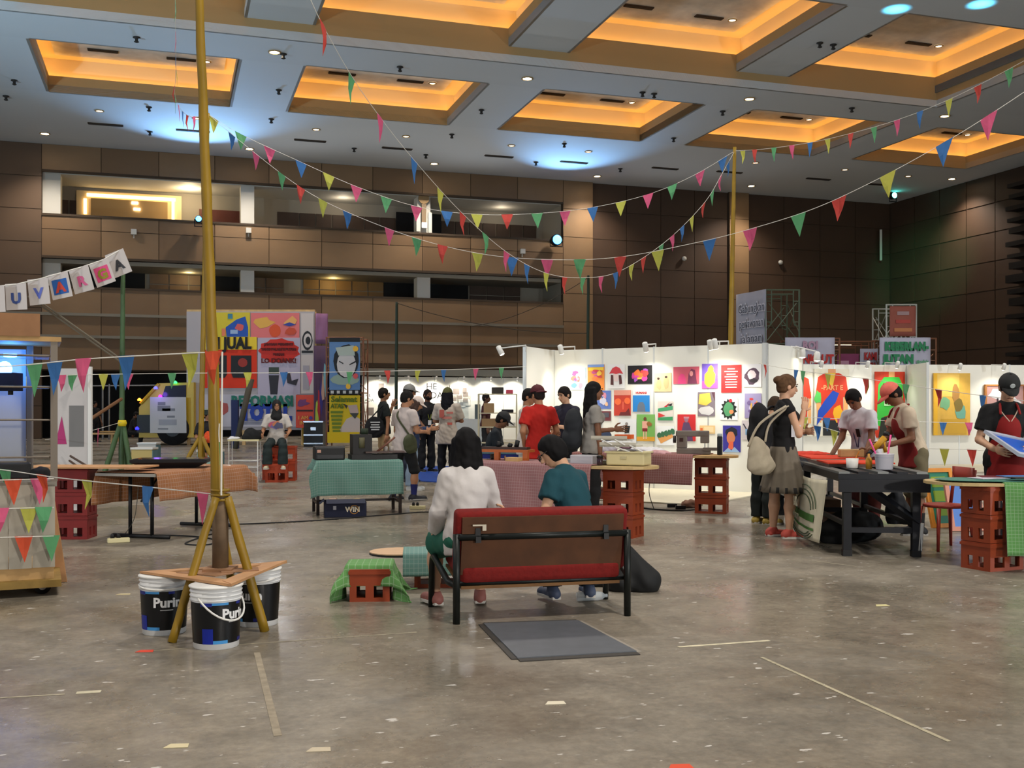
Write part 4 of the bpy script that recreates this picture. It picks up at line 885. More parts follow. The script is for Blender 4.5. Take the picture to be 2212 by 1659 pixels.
# ---- front pink table (round ended)
e0, e1 = Vector((-.62, 13.2, 0)), Vector((1.55, 11.55, 0)); pc = (e0 + e1) / 2; pr = math.atan2(*(e1 - e0).yx); pl = (e1 - e0).length / 2
t = thing('trestle_table', 'round-ended wooden table under the front pink gingham cloth', 'table', pc, pr)
MB().prism(rounded(pl, .34), .755, .785).build('table_top', mat((206, 178, 126), .5, noise=.08, nscale=5), t)
cloth('tablecloth', 'pink gingham cloth over the front table behind the bench', pc + Vector((-.12 * math.cos(pr), -.12 * math.sin(pr), 0)), pr, pl - .48, .345, .788, (0, 0, .62, .1), (150, 104, 104), 30, .012)
cs = pc + Vector((math.cos(pr), math.sin(pr), 0)) * (pl - .4); crate_stack('under the round right end of the front pink table', cs, pr + .1)
cs = pc - Vector((math.cos(pr), math.sin(pr), 0)) * (pl - .4); crate_stack('under the left end of the front pink table', cs, pr)
T1 = lambda x, y, z=.792: tuple(Matrix.Translation(pc) @ Matrix.Rotation(pr, 4, 'Z') @ Vector((x, y, z)))
t = thing('toolbox', 'cream plastic toolbox with raised tiers and orange tray on the round table end', 'toolbox', T1(pl - .33, .0), pr + .2)
MB().b2((-.22, -.13, 0), (.22, .13, .14)).build('body', M_CREAM, t, bevel=.015); MB().b2((-.235, -.14, .135), (.235, .14, .15)).build('rim', M_CREAM, t)
for i, (x, z_) in enumerate(((-.1, .2), (-.2, .27))): MB().b2((x - .2, -.12, z_), (x + .22, .12, z_ + .02)).b2((x - .2, -.12, z_), (x + .22, -.112, z_ + .05)).build('tray', mat((214, 208, 190), .4, alpha=.9), t)
for x0, x1, z0, z1 in ((.05, -.12, .15, .2), (.2, .05, .15, .22), (-.15, -.28, .22, .28), (.0, -.12, .22, .28)): MB().tube([(x0, -.12, z0), (x1, -.12, z1)], .009, 6).build('hinge_arm', M_WHITE, t)
MB().b2((-.13, -.1, .29), (.06, 0, .335)).build('orange_tray', mat((224, 98, 36), .5), t); MB().b2((-.05, -.137, .07), (.02, -.13, .1)).build('latch', mat((200, 190, 150), .4), t)
t = tag(MB().b2((-.15, -.1, 0), (.15, .1, .1)).build('storage_box', mat((214, 212, 218), .3, alpha=.65), None, bevel=.012), 'see-through plastic storage box left of the cream toolbox', 'box'); t.location = T1(pl - .83, -.1); t.rotation_euler = (0, 0, pr)
t = thing('jar', 'small dark jar with black lid in front of the cream toolbox', 'jar', T1(pl - .58, -.2)); MB().lathe([(.03, 0), (.034, .01), (.034, .07), (.028, .08)], 16).build('glass', mat((52, 34, 44), .2), t, True); MB().lathe([(.035, .075), (.036, .1), (.03, .104)], 16).build('lid', M_BLK, t, True)
t = thing('wooden_jig', 'orange wooden printing frame with clamps on the front pink table', 'printing frame', T1(-.72, .05), pr + .25)
M_OW = mat((176, 92, 38), .5, noise=.15, nscale=8)
MB().b2((-.34, -.13, .1), (.34, .1, .13)).build('plank', M_OW, t)
for x in (-.31, .31, -.06): MB().b2((x - .03, -.14, 0), (x + .03, -.08, .1)).build('foot', M_OW, t)
for x in (-.31, .06): MB().tube([(x, -.15, .06), (x, -.15, -.03)], .012, 8).build('clamp_screw', mat((120, 84, 50), .4, .5), t, True)
MB().b2((-.3, -.06, .13), (.3, .06, .16)).build('dark_board', mat((58, 40, 30), .5), t)
for x, h in ((-.1, .22), (.05, .2), (.14, .24)): MB().tube([(x, 0, .16), (x + .02, 0, h)], .03, 8).build('clamp', M_BLK, t, True)
t = tag(MB().b2((-.09, -.05, 0), (.09, .05, .05)).build('wood_block', M_WOOD, None, bevel=.004), 'pale wood block lying in front of the orange printing frame', 'wood block'); t.location = T1(-.42, -.18); t.rotation_euler = (0, 0, pr)
t = tag(MB().b2((-.32, -.12, 0), (.32, .12, .04)).build('grey_tray', mat((150, 152, 146), .4)), 'long grey tray at the right middle of the front pink table', 'tray'); t.location = T1(.42, .05); t.rotation_euler = (0, 0, pr)
for i, (x, y, c) in enumerate(((-.2, .1, (88, 70, 58)), (-.95, .12, (70, 66, 60)), (.05, -.05, (60, 52, 48)))):
    t = tag(MB().lathe([(.045, 0), (.05, .02), (.05, .06), (.04, .07)], 14).build('ink_tin', mat(c, .4, .4), None, True), ('brown', 'grey', 'dark')[i] + ' ink tin standing on the front pink table', 'ink tin'); t.location = T1(x, y)
# ---- pink table against the poster wall
q0, q1 = Vector((.95, 15.6, 0)), Vector((3.02, 14.3, 0)); qc = (q0 + q1) / 2; qr = math.atan2(*(q1 - q0).yx); ql = (q1 - q0).length / 2
t = thing('trestle_table', 'round-ended wooden table under the pink cloth by the poster wall', 'table', qc, qr)
MB().prism(rounded(ql, .36), .755, .785).build('table_top', M_WOOD, t)
cloth('tablecloth', 'pink gingham cloth over the table with the sewing machine', qc - Vector((math.cos(qr), math.sin(qr), 0)) * .18, qr, ql - .3, .365, .788, (0, 0, .4, .05), (146, 96, 92), 30, .008)
T2 = lambda x, y, z=.792: tuple(Matrix.Translation(qc) @ Matrix.Rotation(qr, 4, 'Z') @ Vector((x, y, z)))
crate_stack('under the sewing machine table, right end', T2(ql - .36, 0, 0)[:2], qr + .25, w=.42, d=.3)
crate_stack('under the left end of the sewing machine table', T2(-ql + .4, 0, 0)[:2], qr)
t = thing('sewing_machine', 'grey-brown sewing machine on the pink table by the poster wall', 'sewing machine', T2(ql - .62, .02), qr + .35); M_SM = mat((120, 110, 100), .4)
MB().b2((-.24, -.08, 0), (.22, .09, .08)).build('bed', M_SM, t, bevel=.012); MB().b2((-.24, -.06, .08), (-.1, .07, .3)).build('pillar', M_SM, t, bevel=.012); MB().b2((-.25, -.065, .24), (.2, .075, .32)).build('arm', M_SM, t, bevel=.015); MB().b2((.08, -.06, .15), (.2, .06, .26)).build('head', M_SM, t, bevel=.01)
MB().tube([(.14, 0, .08), (.14, 0, .16)], .006, 8).build('needle_bar', M_ALU, t); MB().tube([(-.25, 0, .2), (-.29, 0, .2)], .05, 16).build('hand_wheel', mat((50, 46, 44), .4), t, True); MB().b2((-.2, -.067, .17), (-.15, -.064, .22)).build('dial', mat((60, 30, 26), .5), t)
MB().b2((.12, -.1, .05), (.34, .0, .09)).build('extension_table', mat((104, 96, 88), .5), t)
t = thing('flask', 'black drinking flask with a pale lid right of the sewing machine', 'flask', T2(ql - .2, -.12)); MB().lathe([(.034, 0), (.036, .01), (.036, .24), (.03, .25)], 18).build('body', M_BLK, t, True); MB().lathe([(.032, .25), (.034, .255), (.034, .285), (.02, .29)], 18).build('lid', mat((190, 200, 196), .4), t, True)
def fabric(name, label, loc, r, c, rz=0, seed=1, cat='cloth'):
    f = Field((-r[0] * 1.3, -r[1] * 1.3, -.02), (r[0] * 1.3, r[1] * 1.3, r[2] * 1.6), max(.008, r[0] / 22))
    rnd = random.Random(seed)
    for i in range(7): f.ell((rnd.uniform(-.5, .5) * r[0], rnd.uniform(-.5, .5) * r[1], rnd.uniform(.1, .5) * r[2]), (r[0] * rnd.uniform(.35, .55), r[1] * rnd.uniform(.35, .55), r[2] * rnd.uniform(.3, .5)), None, .03)
    f.wrinkle(.004, 45, seed); f.cut((0, 0, 0), (0, 0, -1)); o = fld_obj(f, name, mat(c, .85, noise=.1, nscale=15), None); o.location = loc; o.rotation_euler = (0, 0, rz); return tag(o, label, cat)
fabric('folded_fabric', 'pile of white fabric left of the sewing machine', T2(-.1, 0), (.34, .2, .1), (232, 230, 232), qr, 3)
fabric('folded_fabric', 'small pink fabric pile in front of the white fabric', T2(.18, -.2), (.16, .1, .05), (206, 160, 162), qr, 5)
fabric('plastic_bag', 'crumpled white plastic bag at the left of the sewing table', T2(-.78, .1), (.24, .2, .22), (226, 228, 234), qr, 9, 'bag')
fabric('folded_fabric', 'dark grey cloth under the white fabric pile on the sewing table', T2(-.25, -.18), (.3, .12, .05), (70, 66, 72), qr, 11)
t = thing('spiked_brush', 'round blue hand brush on a stand at the left of the poster wall', 'brush', T2(-.86, .1, 1.0), qr); MB().lathe([(.01, -.02), (.11, -.015), (.14, 0), (.11, .03), (.01, .035)], 20).build('pad', mat((50, 62, 88), .8), t, True).rotation_euler = (.9, .5, 0); MB().tube([(0, 0, 0), (.02, 0, -.2)], .014, 8).build('handle', mat((70, 50, 40), .5), t, True)
g = G(1495, 1098); fabric('cloth_bundle', 'brown and white bundle on the floor beside the sewing table crates', (g.x, g.y + .1, 0), (.16, .12, .13), (150, 112, 92), 0, 21, 'bundle')
cable('extension_cable', 'black cable on the pale booth floor under the sewing table', [gz(1362, 1094), gz(1400, 1100), gz(1440, 1103), gz(1475, 1104), gz(1500, 1102)], .01); cable('hanging_cable', 'thin dark cables hanging down behind the pink cloth of the sewing table', [T2(.05, -.2, .5), T2(.0, -.15, .25), T2(.1, -.2, .02)], .006)
for i, (x, y) in enumerate(((1452, 1096), (1470, 1100))): g = G(x, y); tag(MB().b2((-.07, -.03, 0), (.07, .03, .05)).build('power_adapter', M_BLK, None, bevel=.006), 'black power adapter on the booth floor, %s' % ('left one' if i == 0 else 'right one'), 'adapter').location = (g.x, g.y, 0)
# ---- blue work table with seated man, stool
g = W(1085, 0, 16.2); t = thing('work_table', 'blue cloth covered work table behind the front pink table', 'table', (g.x, g.y, 0), -.3); MB().b2((-.45, -.3, .74), (.45, .3, .77)).build('table_top', mat((86, 120, 130), .6), t); MB().b2((-.42, -.29, .3), (.42, -.28, .74)).build('blue_skirt', mat((30, 40, 120), .7), t)
for x in (-.4, .4):
    for y in (-.25, .25): MB().box((x, y, .37), (.03, .03, .74)).build('leg', M_ALU, t)
fabric('blue_cloth', 'pale blue crumpled cloth on the blue work table', (g.x - .1, g.y, .77), (.2, .12, .05), (110, 136, 160), 0, 31)
# ---- black screen-printing table on the right
n0, n1 = Vector((3.52, 10.1, 0)), Vector((3.92, 14.4, 0)); nr = math.atan2(*(n1 - n0).yx) - math.pi / 2
t = thing('printing_table', 'long black steel screen-printing table with rails and diagonal brace', 'printing table', (n0.x, n0.y, 0), nr); M_ST = mat((20, 22, 28), .45, .3, noise=.2, nscale=10); M_RAIL = mat((120, 122, 120), .4, .5)
MB().b2((-.42, 0, .72), (.42, 4.3, .79)).build('frame_top', M_ST, t)
for i, x in enumerate((-.36, -.18, 0, .18, .36)): MB().b2((x - .05, .02, .79), (x + .05, 4.2, .81)).build('rail', M_RAIL if i % 2 == 0 else M_ST, t)
for y in (.1, 2.2, 4.1):
    for x in (-.32, .32): MB().box((x, y, .36), (.075, .075, .72)).build('leg', M_ST, t); MB().box((x, y, .03), (.085, .085, .06)).build('foot', M_BLK, t)
    MB().box((0, y, .25), (.6, .05, .05)).build('cross_bar', M_ST, t)
for x in (-.32, .32): MB().box((x, 2.1, .3), (.04, 4.0, .04)).build('side_bar', M_ST, t)
MB().tube([(-.2, .06, .7), (.34, .1, .32)], .045, 4).build('brace', M_ST, t); MB().b2((-.42, -.04, .62), (.42, .0, .74)).build('end_plate', M_ST, t); MB().tube([(.36, .1, .32), (.34, .1, .05)], .04, 8).build('brace_foot', mat((150, 146, 140), .4, .4), t)
T3 = lambda x, y, z=.812: tuple(Matrix.Translation(n0) @ Matrix.Rotation(nr, 4, 'Z') @ Vector((x, y, z)))
t = thing('screen_frame', 'long screen with red fabric lying on the black printing table', 'screen frame', T3(-.02, 1.75), nr); MB().b2((-.32, -.9, 0), (.32, .9, .03)).build('frame', mat((110, 84, 74), .5), t); MB().b2((-.33, -.92, .03), (.34, -.3, .045)).build('red_cloth', mat((222, 64, 34), .8), t); MB().b2((-.3, .2, .03), (.3, .95, .045)).build('red_cloth', mat((222, 64, 34), .8), t)
fabric('red_fabric', 'crumpled red fabric at the far end of the printing table', T3(-.1, 3.4), (.32, .5, .07), (216, 58, 36), nr, 41)
fabric('black_fabric', 'black folded fabric hanging at the left side of the printing table', T3(-.36, 2.3, .74), (.14, .6, .1), (26, 28, 36), nr, 43)
t = thing('paint_tub', 'white paint tub with pink stirring sticks on the printing table', 'paint tub', T3(.1, .38)); MB().lathe([(.075, 0), (.08, .01), (.092, .15), (.095, .155), (.085, .156)], 20).build('body', mat((214, 212, 222), .4), t, True); MB().lathe([(.079, .03), (.0895, .12)], 20, cap=False).build('label_band', mat((150, 150, 190), .5), t, True)
for x, e in ((-.14, .3), (.07, .34)): MB().tube([(x * .3, 0, .05), (x, .02, e)], .009, 8).build('stirring_stick', mat((236, 80, 150), .5), t, True)
t = thing('paint_cup', 'small white cup left of the paint tub on the printing table', 'cup', T3(-.16, .6)); MB().lathe([(.05, 0), (.055, .01), (.062, .1), (.055, .1)], 16).build('cup', M_WHITE, t, True); MB().tube([(0, 0, .02), (.07, 0, .17)], .007, 6).build('brush', mat((200, 120, 40), .5), t)
t = tag(MB().lathe([(.03, 0), (.033, .08), (.025, .11), (.012, .12), (.012, .15)], 12).build('glue_bottle', mat((210, 150, 50), .4), None, True), 'small amber bottle between cup and paint tub', 'bottle'); t.location = T3(-.02, .5)
# cream banner on the side of the table
t = thing('cloth_banner', 'cream cloth banner with green round emblem hanging on the printing table', 'banner', T3(-.47, .15, 0), nr); vs = []; NU, NV = 20, 16
ban = lambda a, b: (-.02 - .05 * math.sin(a * 3.1) * (1 - b) - .12 * (1 - b) * abs(a - .5), 2.2 * a + .2 * (1 - b) * (.5 - a), .72 - (1 - b) * (.62 - .35 * max(0, a - .6)) - .04 * math.sin(a * 3.14))
for j in range(NV):
    for i in range(NU): vs.append(ban(i / (NU - 1), j / (NV - 1)))
o = MB().add(vs, [(j * NU + i, j * NU + i + 1, (j + 1) * NU + i + 1, (j + 1) * NU + i) for j in range(NV - 1) for i in range(NU - 1)]).build('cloth', mat((206, 198, 172), .9, noise=.08, nscale=5), t, True); o.modifiers.new('s', 'SOLIDIFY').thickness = .004
def on_ban(poly, c, nm, off=-.012):
    MB().add([(lambda q: (q[0] + off, q[1], q[2]))(ban(1 - a, b)) for a, b in poly], [tuple(range(len(poly)))]).build(nm, mat(c, .8), t)
for k in range(10): on_ban([(.12 + .07 * k, .3), (.12 + .07 * (k + 1), .3), (.12 + .07 * (k + 1), .42), (.12 + .07 * k, .42)], (62, 110, 44), 'green_bar'); on_ban([(.14 + .07 * k, .16), (.14 + .07 * (k + 1), .16), (.14 + .07 * (k + 1), .2), (.14 + .07 * k, .2)], (62, 110, 44), 'green_bar')
for r_ in (.34, .28, .22): MB().tube([(lambda q: (q[0] - .016, q[1], q[2]))(ban(.48 + r_ * math.cos(a) * 1.0, .42 + r_ * 1.35 * math.sin(a))) for a in np.linspace(.25, 2.9, 18)], .006, 5).build('emblem_line', mat((70, 84, 60), .8), t)
for r_ in (.36, .3, .24): MB().tube([(lambda q: (q[0] - .016, q[1], q[2]))(ban(.48 + r_ * math.cos(a), .2 + r_ * .6 * math.sin(a))) for a in np.linspace(3.6, 5.8, 14)], .006, 5).build('emblem_line', mat((70, 84, 60), .8), t)
for i in range(2): text(('B.K.', 'and rescue')[i], (.14, .085)[i], mat((206, 198, 172) if i == 0 else (120, 116, 96), .8), t, (-.14, 1.1, (.42, .29)[i]), (math.pi / 2, 0, -math.pi / 2), .003)
fabric('rubbish_bag', 'shiny black bag on the floor under the printing table', T3(-.06, 1.15, 0), (.36, .3, .36), (14, 15, 17), nr, 51, 'bag'); fabric('rubbish_bag', 'dark plastic bag hanging right of the printing table brace', T3(.42, 1.2, .2), (.16, .16, .4), (40, 42, 46), nr, 53, 'bag')
t = tag(MB().b2((-.2, -.25, 0), (.2, .25, .34)).build('carton', mat((86, 62, 44), .8, noise=.15)), 'brown carton standing under the printing table behind the banner', 'carton'); t.location = T3(-.1, 2.7, 0)
# ---- red plastic chair
g = Vector((4.36, 10.75, 0)); t = thing('plastic_chair', 'red plastic chair between printing table and right crate table', 'chair', g, math.radians(98)); M_RP = mat((150, 52, 40), .45)
MB().prism(rounded(.22, .2), .42, .45).build('seat', M_RP, t, bevel=.01)
for x in (-.17, .17):
    for y in (-.16, .16): MB().tube([(x, y, .42), (x * 1.25, y * 1.2, 0)], [.022, .015], 8).build('leg', M_RP, t, True)
for x in (-.18, .18): MB().tube([(x, -.17, .43), (x, -.22, .8)], .018, 8).build('back_post', M_RP, t, True)
vs = [(x, -.2 - .03 * math.cos(x * 6) - .0, z_) for z_ in (.62, .82) for x in np.linspace(-.19, .19, 9)]; MB().add(vs, [(i, i + 1, i + 10, i + 9) for i in range(8)]).build('backrest', M_RP, t, True).modifiers.new('s', 'SOLIDIFY').thickness = .02
# ---- right table on crates
rc_ = Vector((4.7, 9.5, 0)); rr_ = math.radians(-10)
t = thing('trestle_table', 'round-ended table on orange crates at the right edge', 'table', rc_, rr_); MB().prism(rounded(.98, .38), .735, .76).build('table_top', mat((196, 170, 120), .5), t)
cloth('tablecloth', 'green gingham cloth hanging over the right edge table', rc_ + Vector((.03, 0, 0)), rr_, .42, .385, .763, (.02, 0, .62, .1), (88, 140, 76), 34, .012)
crate_stack('under the right edge table beside the red chair', (4.24, 9.42), math.radians(24), w=.4, d=.32, h=.245)
t = tag(MB().prism(rounded(.46, .26), 0, .004).build('cutting_mat', mat((70, 130, 116), .5)), 'teal round-ended cutting mat on the right edge table', 'cutting mat'); t.location = (4.26, 9.52, .775); t.rotation_euler = (0, 0, rr_)
for i, (x, y, c, r_) in enumerate(((4.3, 9.62, (216, 210, 222), .3), (4.42, 9.72, (112, 44, 52), -.2), (4.58, 9.66, (88, 140, 206), .2), (4.5, 9.35, (16, 18, 18), .1))):
    t = tag(MB().b2((-.15, -.1, 0), (.15, .1, .005)).build('paper_print', mat(c, .6)), ('white', 'maroon', 'sky blue', 'black')[i] + ' print sheet lying on the right edge table', 'print'); t.location = (x, y, .782 + .007 * i); t.rotation_euler = (0, 0, r_)
# leaning silk screens
def silk(px, py, Y, w_, h_, fc, bc, label, lean=.3, rz=0, pat=None):
    g = W(px, py, Y); t = thing('silk_screen', label, 'silk screen', (g.x, Y, 0), rz); M = Matrix.Rotation(-lean, 4, 'X'); k = .05
    mb = MB()
    for a, b in (((-w_ / 2, 0), (w_ / 2, k)), ((-w_ / 2, h_ - k), (w_ / 2, h_)), ((-w_ / 2, k), (-w_ / 2 + k, h_ - k)), ((w_ / 2 - k, k), (w_ / 2, h_ - k))):
        o = MB().b2((a[0], -.02, a[1]), (b[0], .02, b[1])).build('frame_bar', mat(fc, .5, noise=.1), t); o.rotation_euler = (-lean, 0, 0)
    o = MB().b2((-w_ / 2 + k, -.003, k), (w_ / 2 - k, .003, h_ - k)).build('mesh_fabric', mat(bc, .5), t); o.rotation_euler = (-lean, 0, 0)
    for i in range(3 if pat else 0):
        o = MB().b2((-w_ * .25, -.006, h_ * (.2 + .24 * i)), (w_ * .25, -.003, h_ * (.38 + .24 * i))).build('stencil_print', mat(pat, .6), t); o.rotation_euler = (-lean, 0, 0)
silk(2045, 0, 12.65, .4, .72, (216, 138, 48), (36, 122, 92), 'orange-framed silk screen with green mesh leaning behind the chair', .28, .25, (132, 160, 40)); silk(2092, 0, 12.3, .42, .6, (206, 140, 120), (88, 132, 208), 'pale pink-framed silk screen with blue mesh leaning right of the green one', .3, .1)
# ================================================================ booths, posters, banners
def frame2d(a, b):        # wall line a -> b (left to right as seen): origin a, rotation so that local x runs along the wall, front is -y
    d = Vector(b) - Vector(a); return math.atan2(d.y, d.x), d.length
def poly_print(t, name, poly, c, lay, emit=0):
    return MB().prism([(p[0], p[1]) for p in poly], .0015 * lay, .0015 * lay + .0012, 0, Matrix.Rotation(math.pi / 2, 4, 'X')).build(name, mat(c, .6), t)
def blob(cx, cy, rx, ry, n=14, jit=.15, seed=0, spike=0):
    r = random.Random(seed); return [(cx + rx * (1 + r.uniform(-jit, jit) + (spike if i % 2 else 0)) * math.cos(2 * math.pi * i / n), cy + ry * (1 + r.uniform(-jit, jit) + (spike if i % 2 else 0)) * math.sin(2 * math.pi * i / n)) for i in range(n)]
def rect(cx, cy, w_, h_): return [(cx - w_ / 2, cy - h_ / 2), (cx + w_ / 2, cy - h_ / 2), (cx + w_ / 2, cy + h_ / 2), (cx - w_ / 2, cy + h_ / 2)]
WALLW = mat((238, 236, 226), .75)
def wallrun(name, label, a, b, h=2.5, th=.05, n=1, m=WALLW, posts=True):
    rz, L = frame2d(a, b); t = thing(name, label, 'partition wall', (a[0], a[1], 0), rz, 'white exhibition walls')
    for i in range(n):
        MB().b2((L * i / n + .008, 0, 0), (L * (i + 1) / n - .008, th, h)).build('wall_panel', m, t)
        if posts: MB().b2((L * i / n - .02, -.004, 0), (L * i / n + .008, th + .01, h + .01)).build('aluminium_post', mat((200, 200, 196), .4, .3), t)
    MB().b2((L - .012, -.004, 0), (L + .02, th + .01, h + .01)).build('aluminium_post', mat((200, 200, 196), .4, .3), t)
    return t, rz, L
def wall_px(a, rz, px, py):      # pixel -> (distance along wall, height) on the wall through a
    d = Vector((math.cos(rz), math.sin(rz))); k = (px - CX) / F
    # solve a + s d = (k Y, Y)
    Y = (a[0] * d.y - a[1] * d.x) / (k * d.y - d.x); P_ = Vector((k * Y, Y)); s = (P_ - Vector(a[:2])).dot(d); return s, H0 - (py - HY) / F * Y
def arm_light(wall_a, rz, s, h, out, label, tgt_dn=1.2, e=55, on=True):
    base = Vector((wall_a[0], wall_a[1], h)) + Vector((math.cos(rz), math.sin(rz), 0)) * s; n_ = Vector((math.sin(rz), -math.cos(rz), 0))
    t = thing('arm_spotlight', label, 'spotlight', base, rz, 'spotlights on the exhibition walls')
    MB().tube([(0, .03, -.05), (0, .03, .06), (0, -out, .02)], .012, 8).build('arm', M_WHITE, t, True)
    o = MB().lathe([(.03, .09), (.045, .08), (.05, -.07), (.042, -.08)], 14).build('lamp_head', M_WHITE, t, True); o.location = (0, -out, -.02); o.rotation_euler = (math.radians(28), 0, 0)
    o = MB().lathe([(.04, -.082), (.01, -.085)], 14).build('bulb', mat((255, 244, 214), emit=25), t); o.location = (0, -out, -.02); o.rotation_euler = (math.radians(28), 0, 0)
    p = base + n_ * (out + .02) + Vector((0, 0, -.16)); q = base + Vector((0, 0, -tgt_dn))
    lamp('SPOT', 'arm_spotlight_beam', p, e, (1, .95, .82), .04, q, 115, .9)
    return t
# ---- booth 1: the poster wall
cA, cB = (.782, 19.8), (4.218, 17.7); fL = W(1137, 0, 18.5)
t1, rz1, L1 = wallrun('partition_wall', 'long white poster wall behind the sewing table', cA, cB, 2.5, .05, 4)
wallrun('partition_wall', 'short white side wall at the left of the poster wall', (fL.x, fL.y), cA, 2.5, .05, 1)
wallrun('partition_wall', 'white side wall running back from the right end of the poster wall', cB, (5.15, 18.9), 2.5, .05, 1)
d1 = Vector((math.cos(rz1), math.sin(rz1), 0)); n1 = Vector((d1.y, -d1.x, 0))
o = MB().prism([(p.x, p.y) for p in (Vector((*cA, 0)) + n1 * .0, Vector((*cB, 0)) + n1 * .0, Vector((*cB, 0)) + n1 * 2.6 - d1 * .1, Vector((*cA, 0)) + n1 * 2.6)], .001, .02).build('floor_mat', mat((214, 206, 182), .8, noise=.05)); tag(o, 'cream floor mat of the booth below the poster wall', 'floor mat')
for i, (px, out) in enumerate(((1240, .5), (1415, .4), (1553, .4), (1572, .6))):
    s, z = wall_px(cA, rz1, px, 760); arm_light(cA, rz1, s, 2.5, out, 'white arm spotlight on top of the poster wall, %s from the left' % ordinal(i), e=31)
arm_light((fL.x, fL.y), frame2d((fL.x, fL.y), cA)[0] + math.pi, 0.1, 2.45, .45, 'glowing arm spotlight on the outside of the left side wall', e=10)
lamp('SPOT', 'side_wall_beam', Vector((1.3, 18.0, 2.35)), 24, (1, .95, .82), .05, (.5, 19.2, 1.2), 110, .9)
NAMES = ['pale blue', 'orange', 'white', 'black', 'beige', 'rose', 'violet', 'red', 'white']
def poster(px0, py0, px1, py1, bg, label, draw=None, lay=.004):
    s0, za = wall_px(cA, rz1, px0, py0); s1, zb_ = wall_px(cA, rz1, px1, py1); s1 = max(s1, s0 + .05)
    t = thing('poster', label, 'poster', Vector((*cA, 0)) + d1 * (s0 + s1) / 2 + n1 * .012 + Vector((0, 0, (za + zb_) / 2)), rz1, 'posters on the white wall'); w_, h_ = s1 - s0, abs(za - zb_)
    MB().b2((-w_ / 2, 0, -h_ / 2), (w_ / 2, .006, h_ / 2)).build('sheet', mat(bg, .6), t)
    for k, (nm, pl, c) in enumerate(draw or []): poly_print(t, nm, [(x * w_, y * h_) for x, y in pl], c, 1 + k * .6)
    return t, w_, h_
def scatter(cols_, n, seed, rx=.2, ry=.16, R=.32):
    r = random.Random(seed); return [('printed_shape', blob(r.uniform(-R, R), r.uniform(-R, R), rx * r.uniform(.4, 1), ry * r.uniform(.4, 1), 9, .3, seed * 31 + i), cols_[i % len(cols_)]) for i in range(n)]
poster(1233, 795, 1266, 842, (186, 214, 228), 'pale blue poster with a pink and coral tangle, top row far left', scatter([(214, 90, 150), (236, 130, 110), (120, 170, 214), (240, 160, 180)], 9, 1))
poster(1270, 788, 1306, 843, (236, 140, 60), 'orange poster with yellow heading and crowded pattern, top row', [('heading', rect(0, .33, .9, .12), (244, 206, 60)), ('heading', rect(0, .45, .98, .1), (130, 160, 220))] + scatter([(214, 70, 80), (244, 196, 70), (196, 80, 140), (240, 120, 60)], 10, 2, .22, .1, .26))
poster(1313, 788, 1350, 839, (238, 236, 234), 'white poster with a red mushroom-shaped hat over a pale figure', [('red_hat', [(-.4, .12), (-.2, .36), (.0, .42), (.2, .36), (.42, .1), (.2, .14), (0, .1), (-.2, .14)], (214, 66, 74)), ('figure', [(-.18, .1), (.16, .1), (.12, -.2), (-.12, -.2)], (240, 214, 210)), ('hair', [(-.3, .08), (-.16, .06), (-.14, -.36), (-.32, -.34)], (90, 50, 50)), ('hair', [(.16, .06), (.3, .06), (.36, -.3), (.2, -.34)], (90, 50, 50))])
poster(1357, 790, 1409, 829, (24, 20, 24), 'black landscape poster with a bright orange and purple tangle', scatter([(236, 110, 50), (196, 60, 140), (240, 180, 60), (150, 80, 170), (220, 60, 60)], 12, 4, .16, .2, .26))
poster(1414, 806, 1451, 846, (232, 196, 148), 'beige poster with two faint line-drawn figures', [('outline_figure', blob(-.22, -.1, .15, .3, 10, .2, 3), (222, 180, 130)), ('outline_figure', blob(.2, -.05, .14, .34, 10, .2, 5), (220, 178, 128)), ('hair', blob(-.26, .2, .09, .07, 8, .2, 7), (60, 40, 36)), ('hair', blob(.2, .28, .09, .06, 8, .2, 8), (60, 40, 36))])
poster(1455, 793, 1511, 829, (206, 92, 110), 'rose-tinted landscape photo poster with two people', [('figure', [(-.32, -.5), (-.3, -.1), (-.2, .1), (-.08, .05), (-.02, -.2), (0, -.5)], (226, 70, 130)), ('figure', [(.05, -.5), (.1, .1), (.2, .38), (.34, .3), (.38, -.1), (.42, -.5)], (120, 56, 84)), ('face', blob(.2, .1, .07, .16, 10, .05, 1), (226, 150, 150))])
poster(1517, 786, 1551, 839, (120, 92, 200), 'violet poster with a plump yellow blob figure', [('pink_ground', rect(0, -.35, 1, .3), (220, 90, 170)), ('yellow_figure', blob(0, -.08, .34, .34, 12, .22, 17), (240, 190, 60)), ('yellow_figure', blob(.05, .26, .2, .16, 9, .2, 19), (240, 190, 60))])
t, w_, h_ = poster(1558, 789, 1602, 848, (206, 40, 40), 'red poster with centred white handwriting', [])
for i in range(8): poly_print(t, 'written_line', rect(0, h_ * (.36 - .095 * i), w_ * (.36 + .3 * abs(math.sin(i * 1.7))), h_ * .035), (240, 222, 216), 1)
poster(1606, 787, 1645, 836, (238, 236, 238), 'white poster with a dark purple-grey crouching figure', [('figure', blob(0, -.02, .42, .36, 13, .2, 21), (88, 66, 84)), ('pale_body', blob(-.02, .05, .2, .22, 10, .25, 22), (230, 214, 218)), ('dark_legs', blob(.05, -.22, .24, .1, 9, .2, 23), (50, 42, 48))])
poster(1286, 844, 1320, 883, (96, 120, 190), 'blue and pink patterned poster behind the long-haired woman', scatter([(220, 140, 160), (60, 76, 160), (240, 190, 150), (200, 200, 220)], 8, 24, .2, .2))
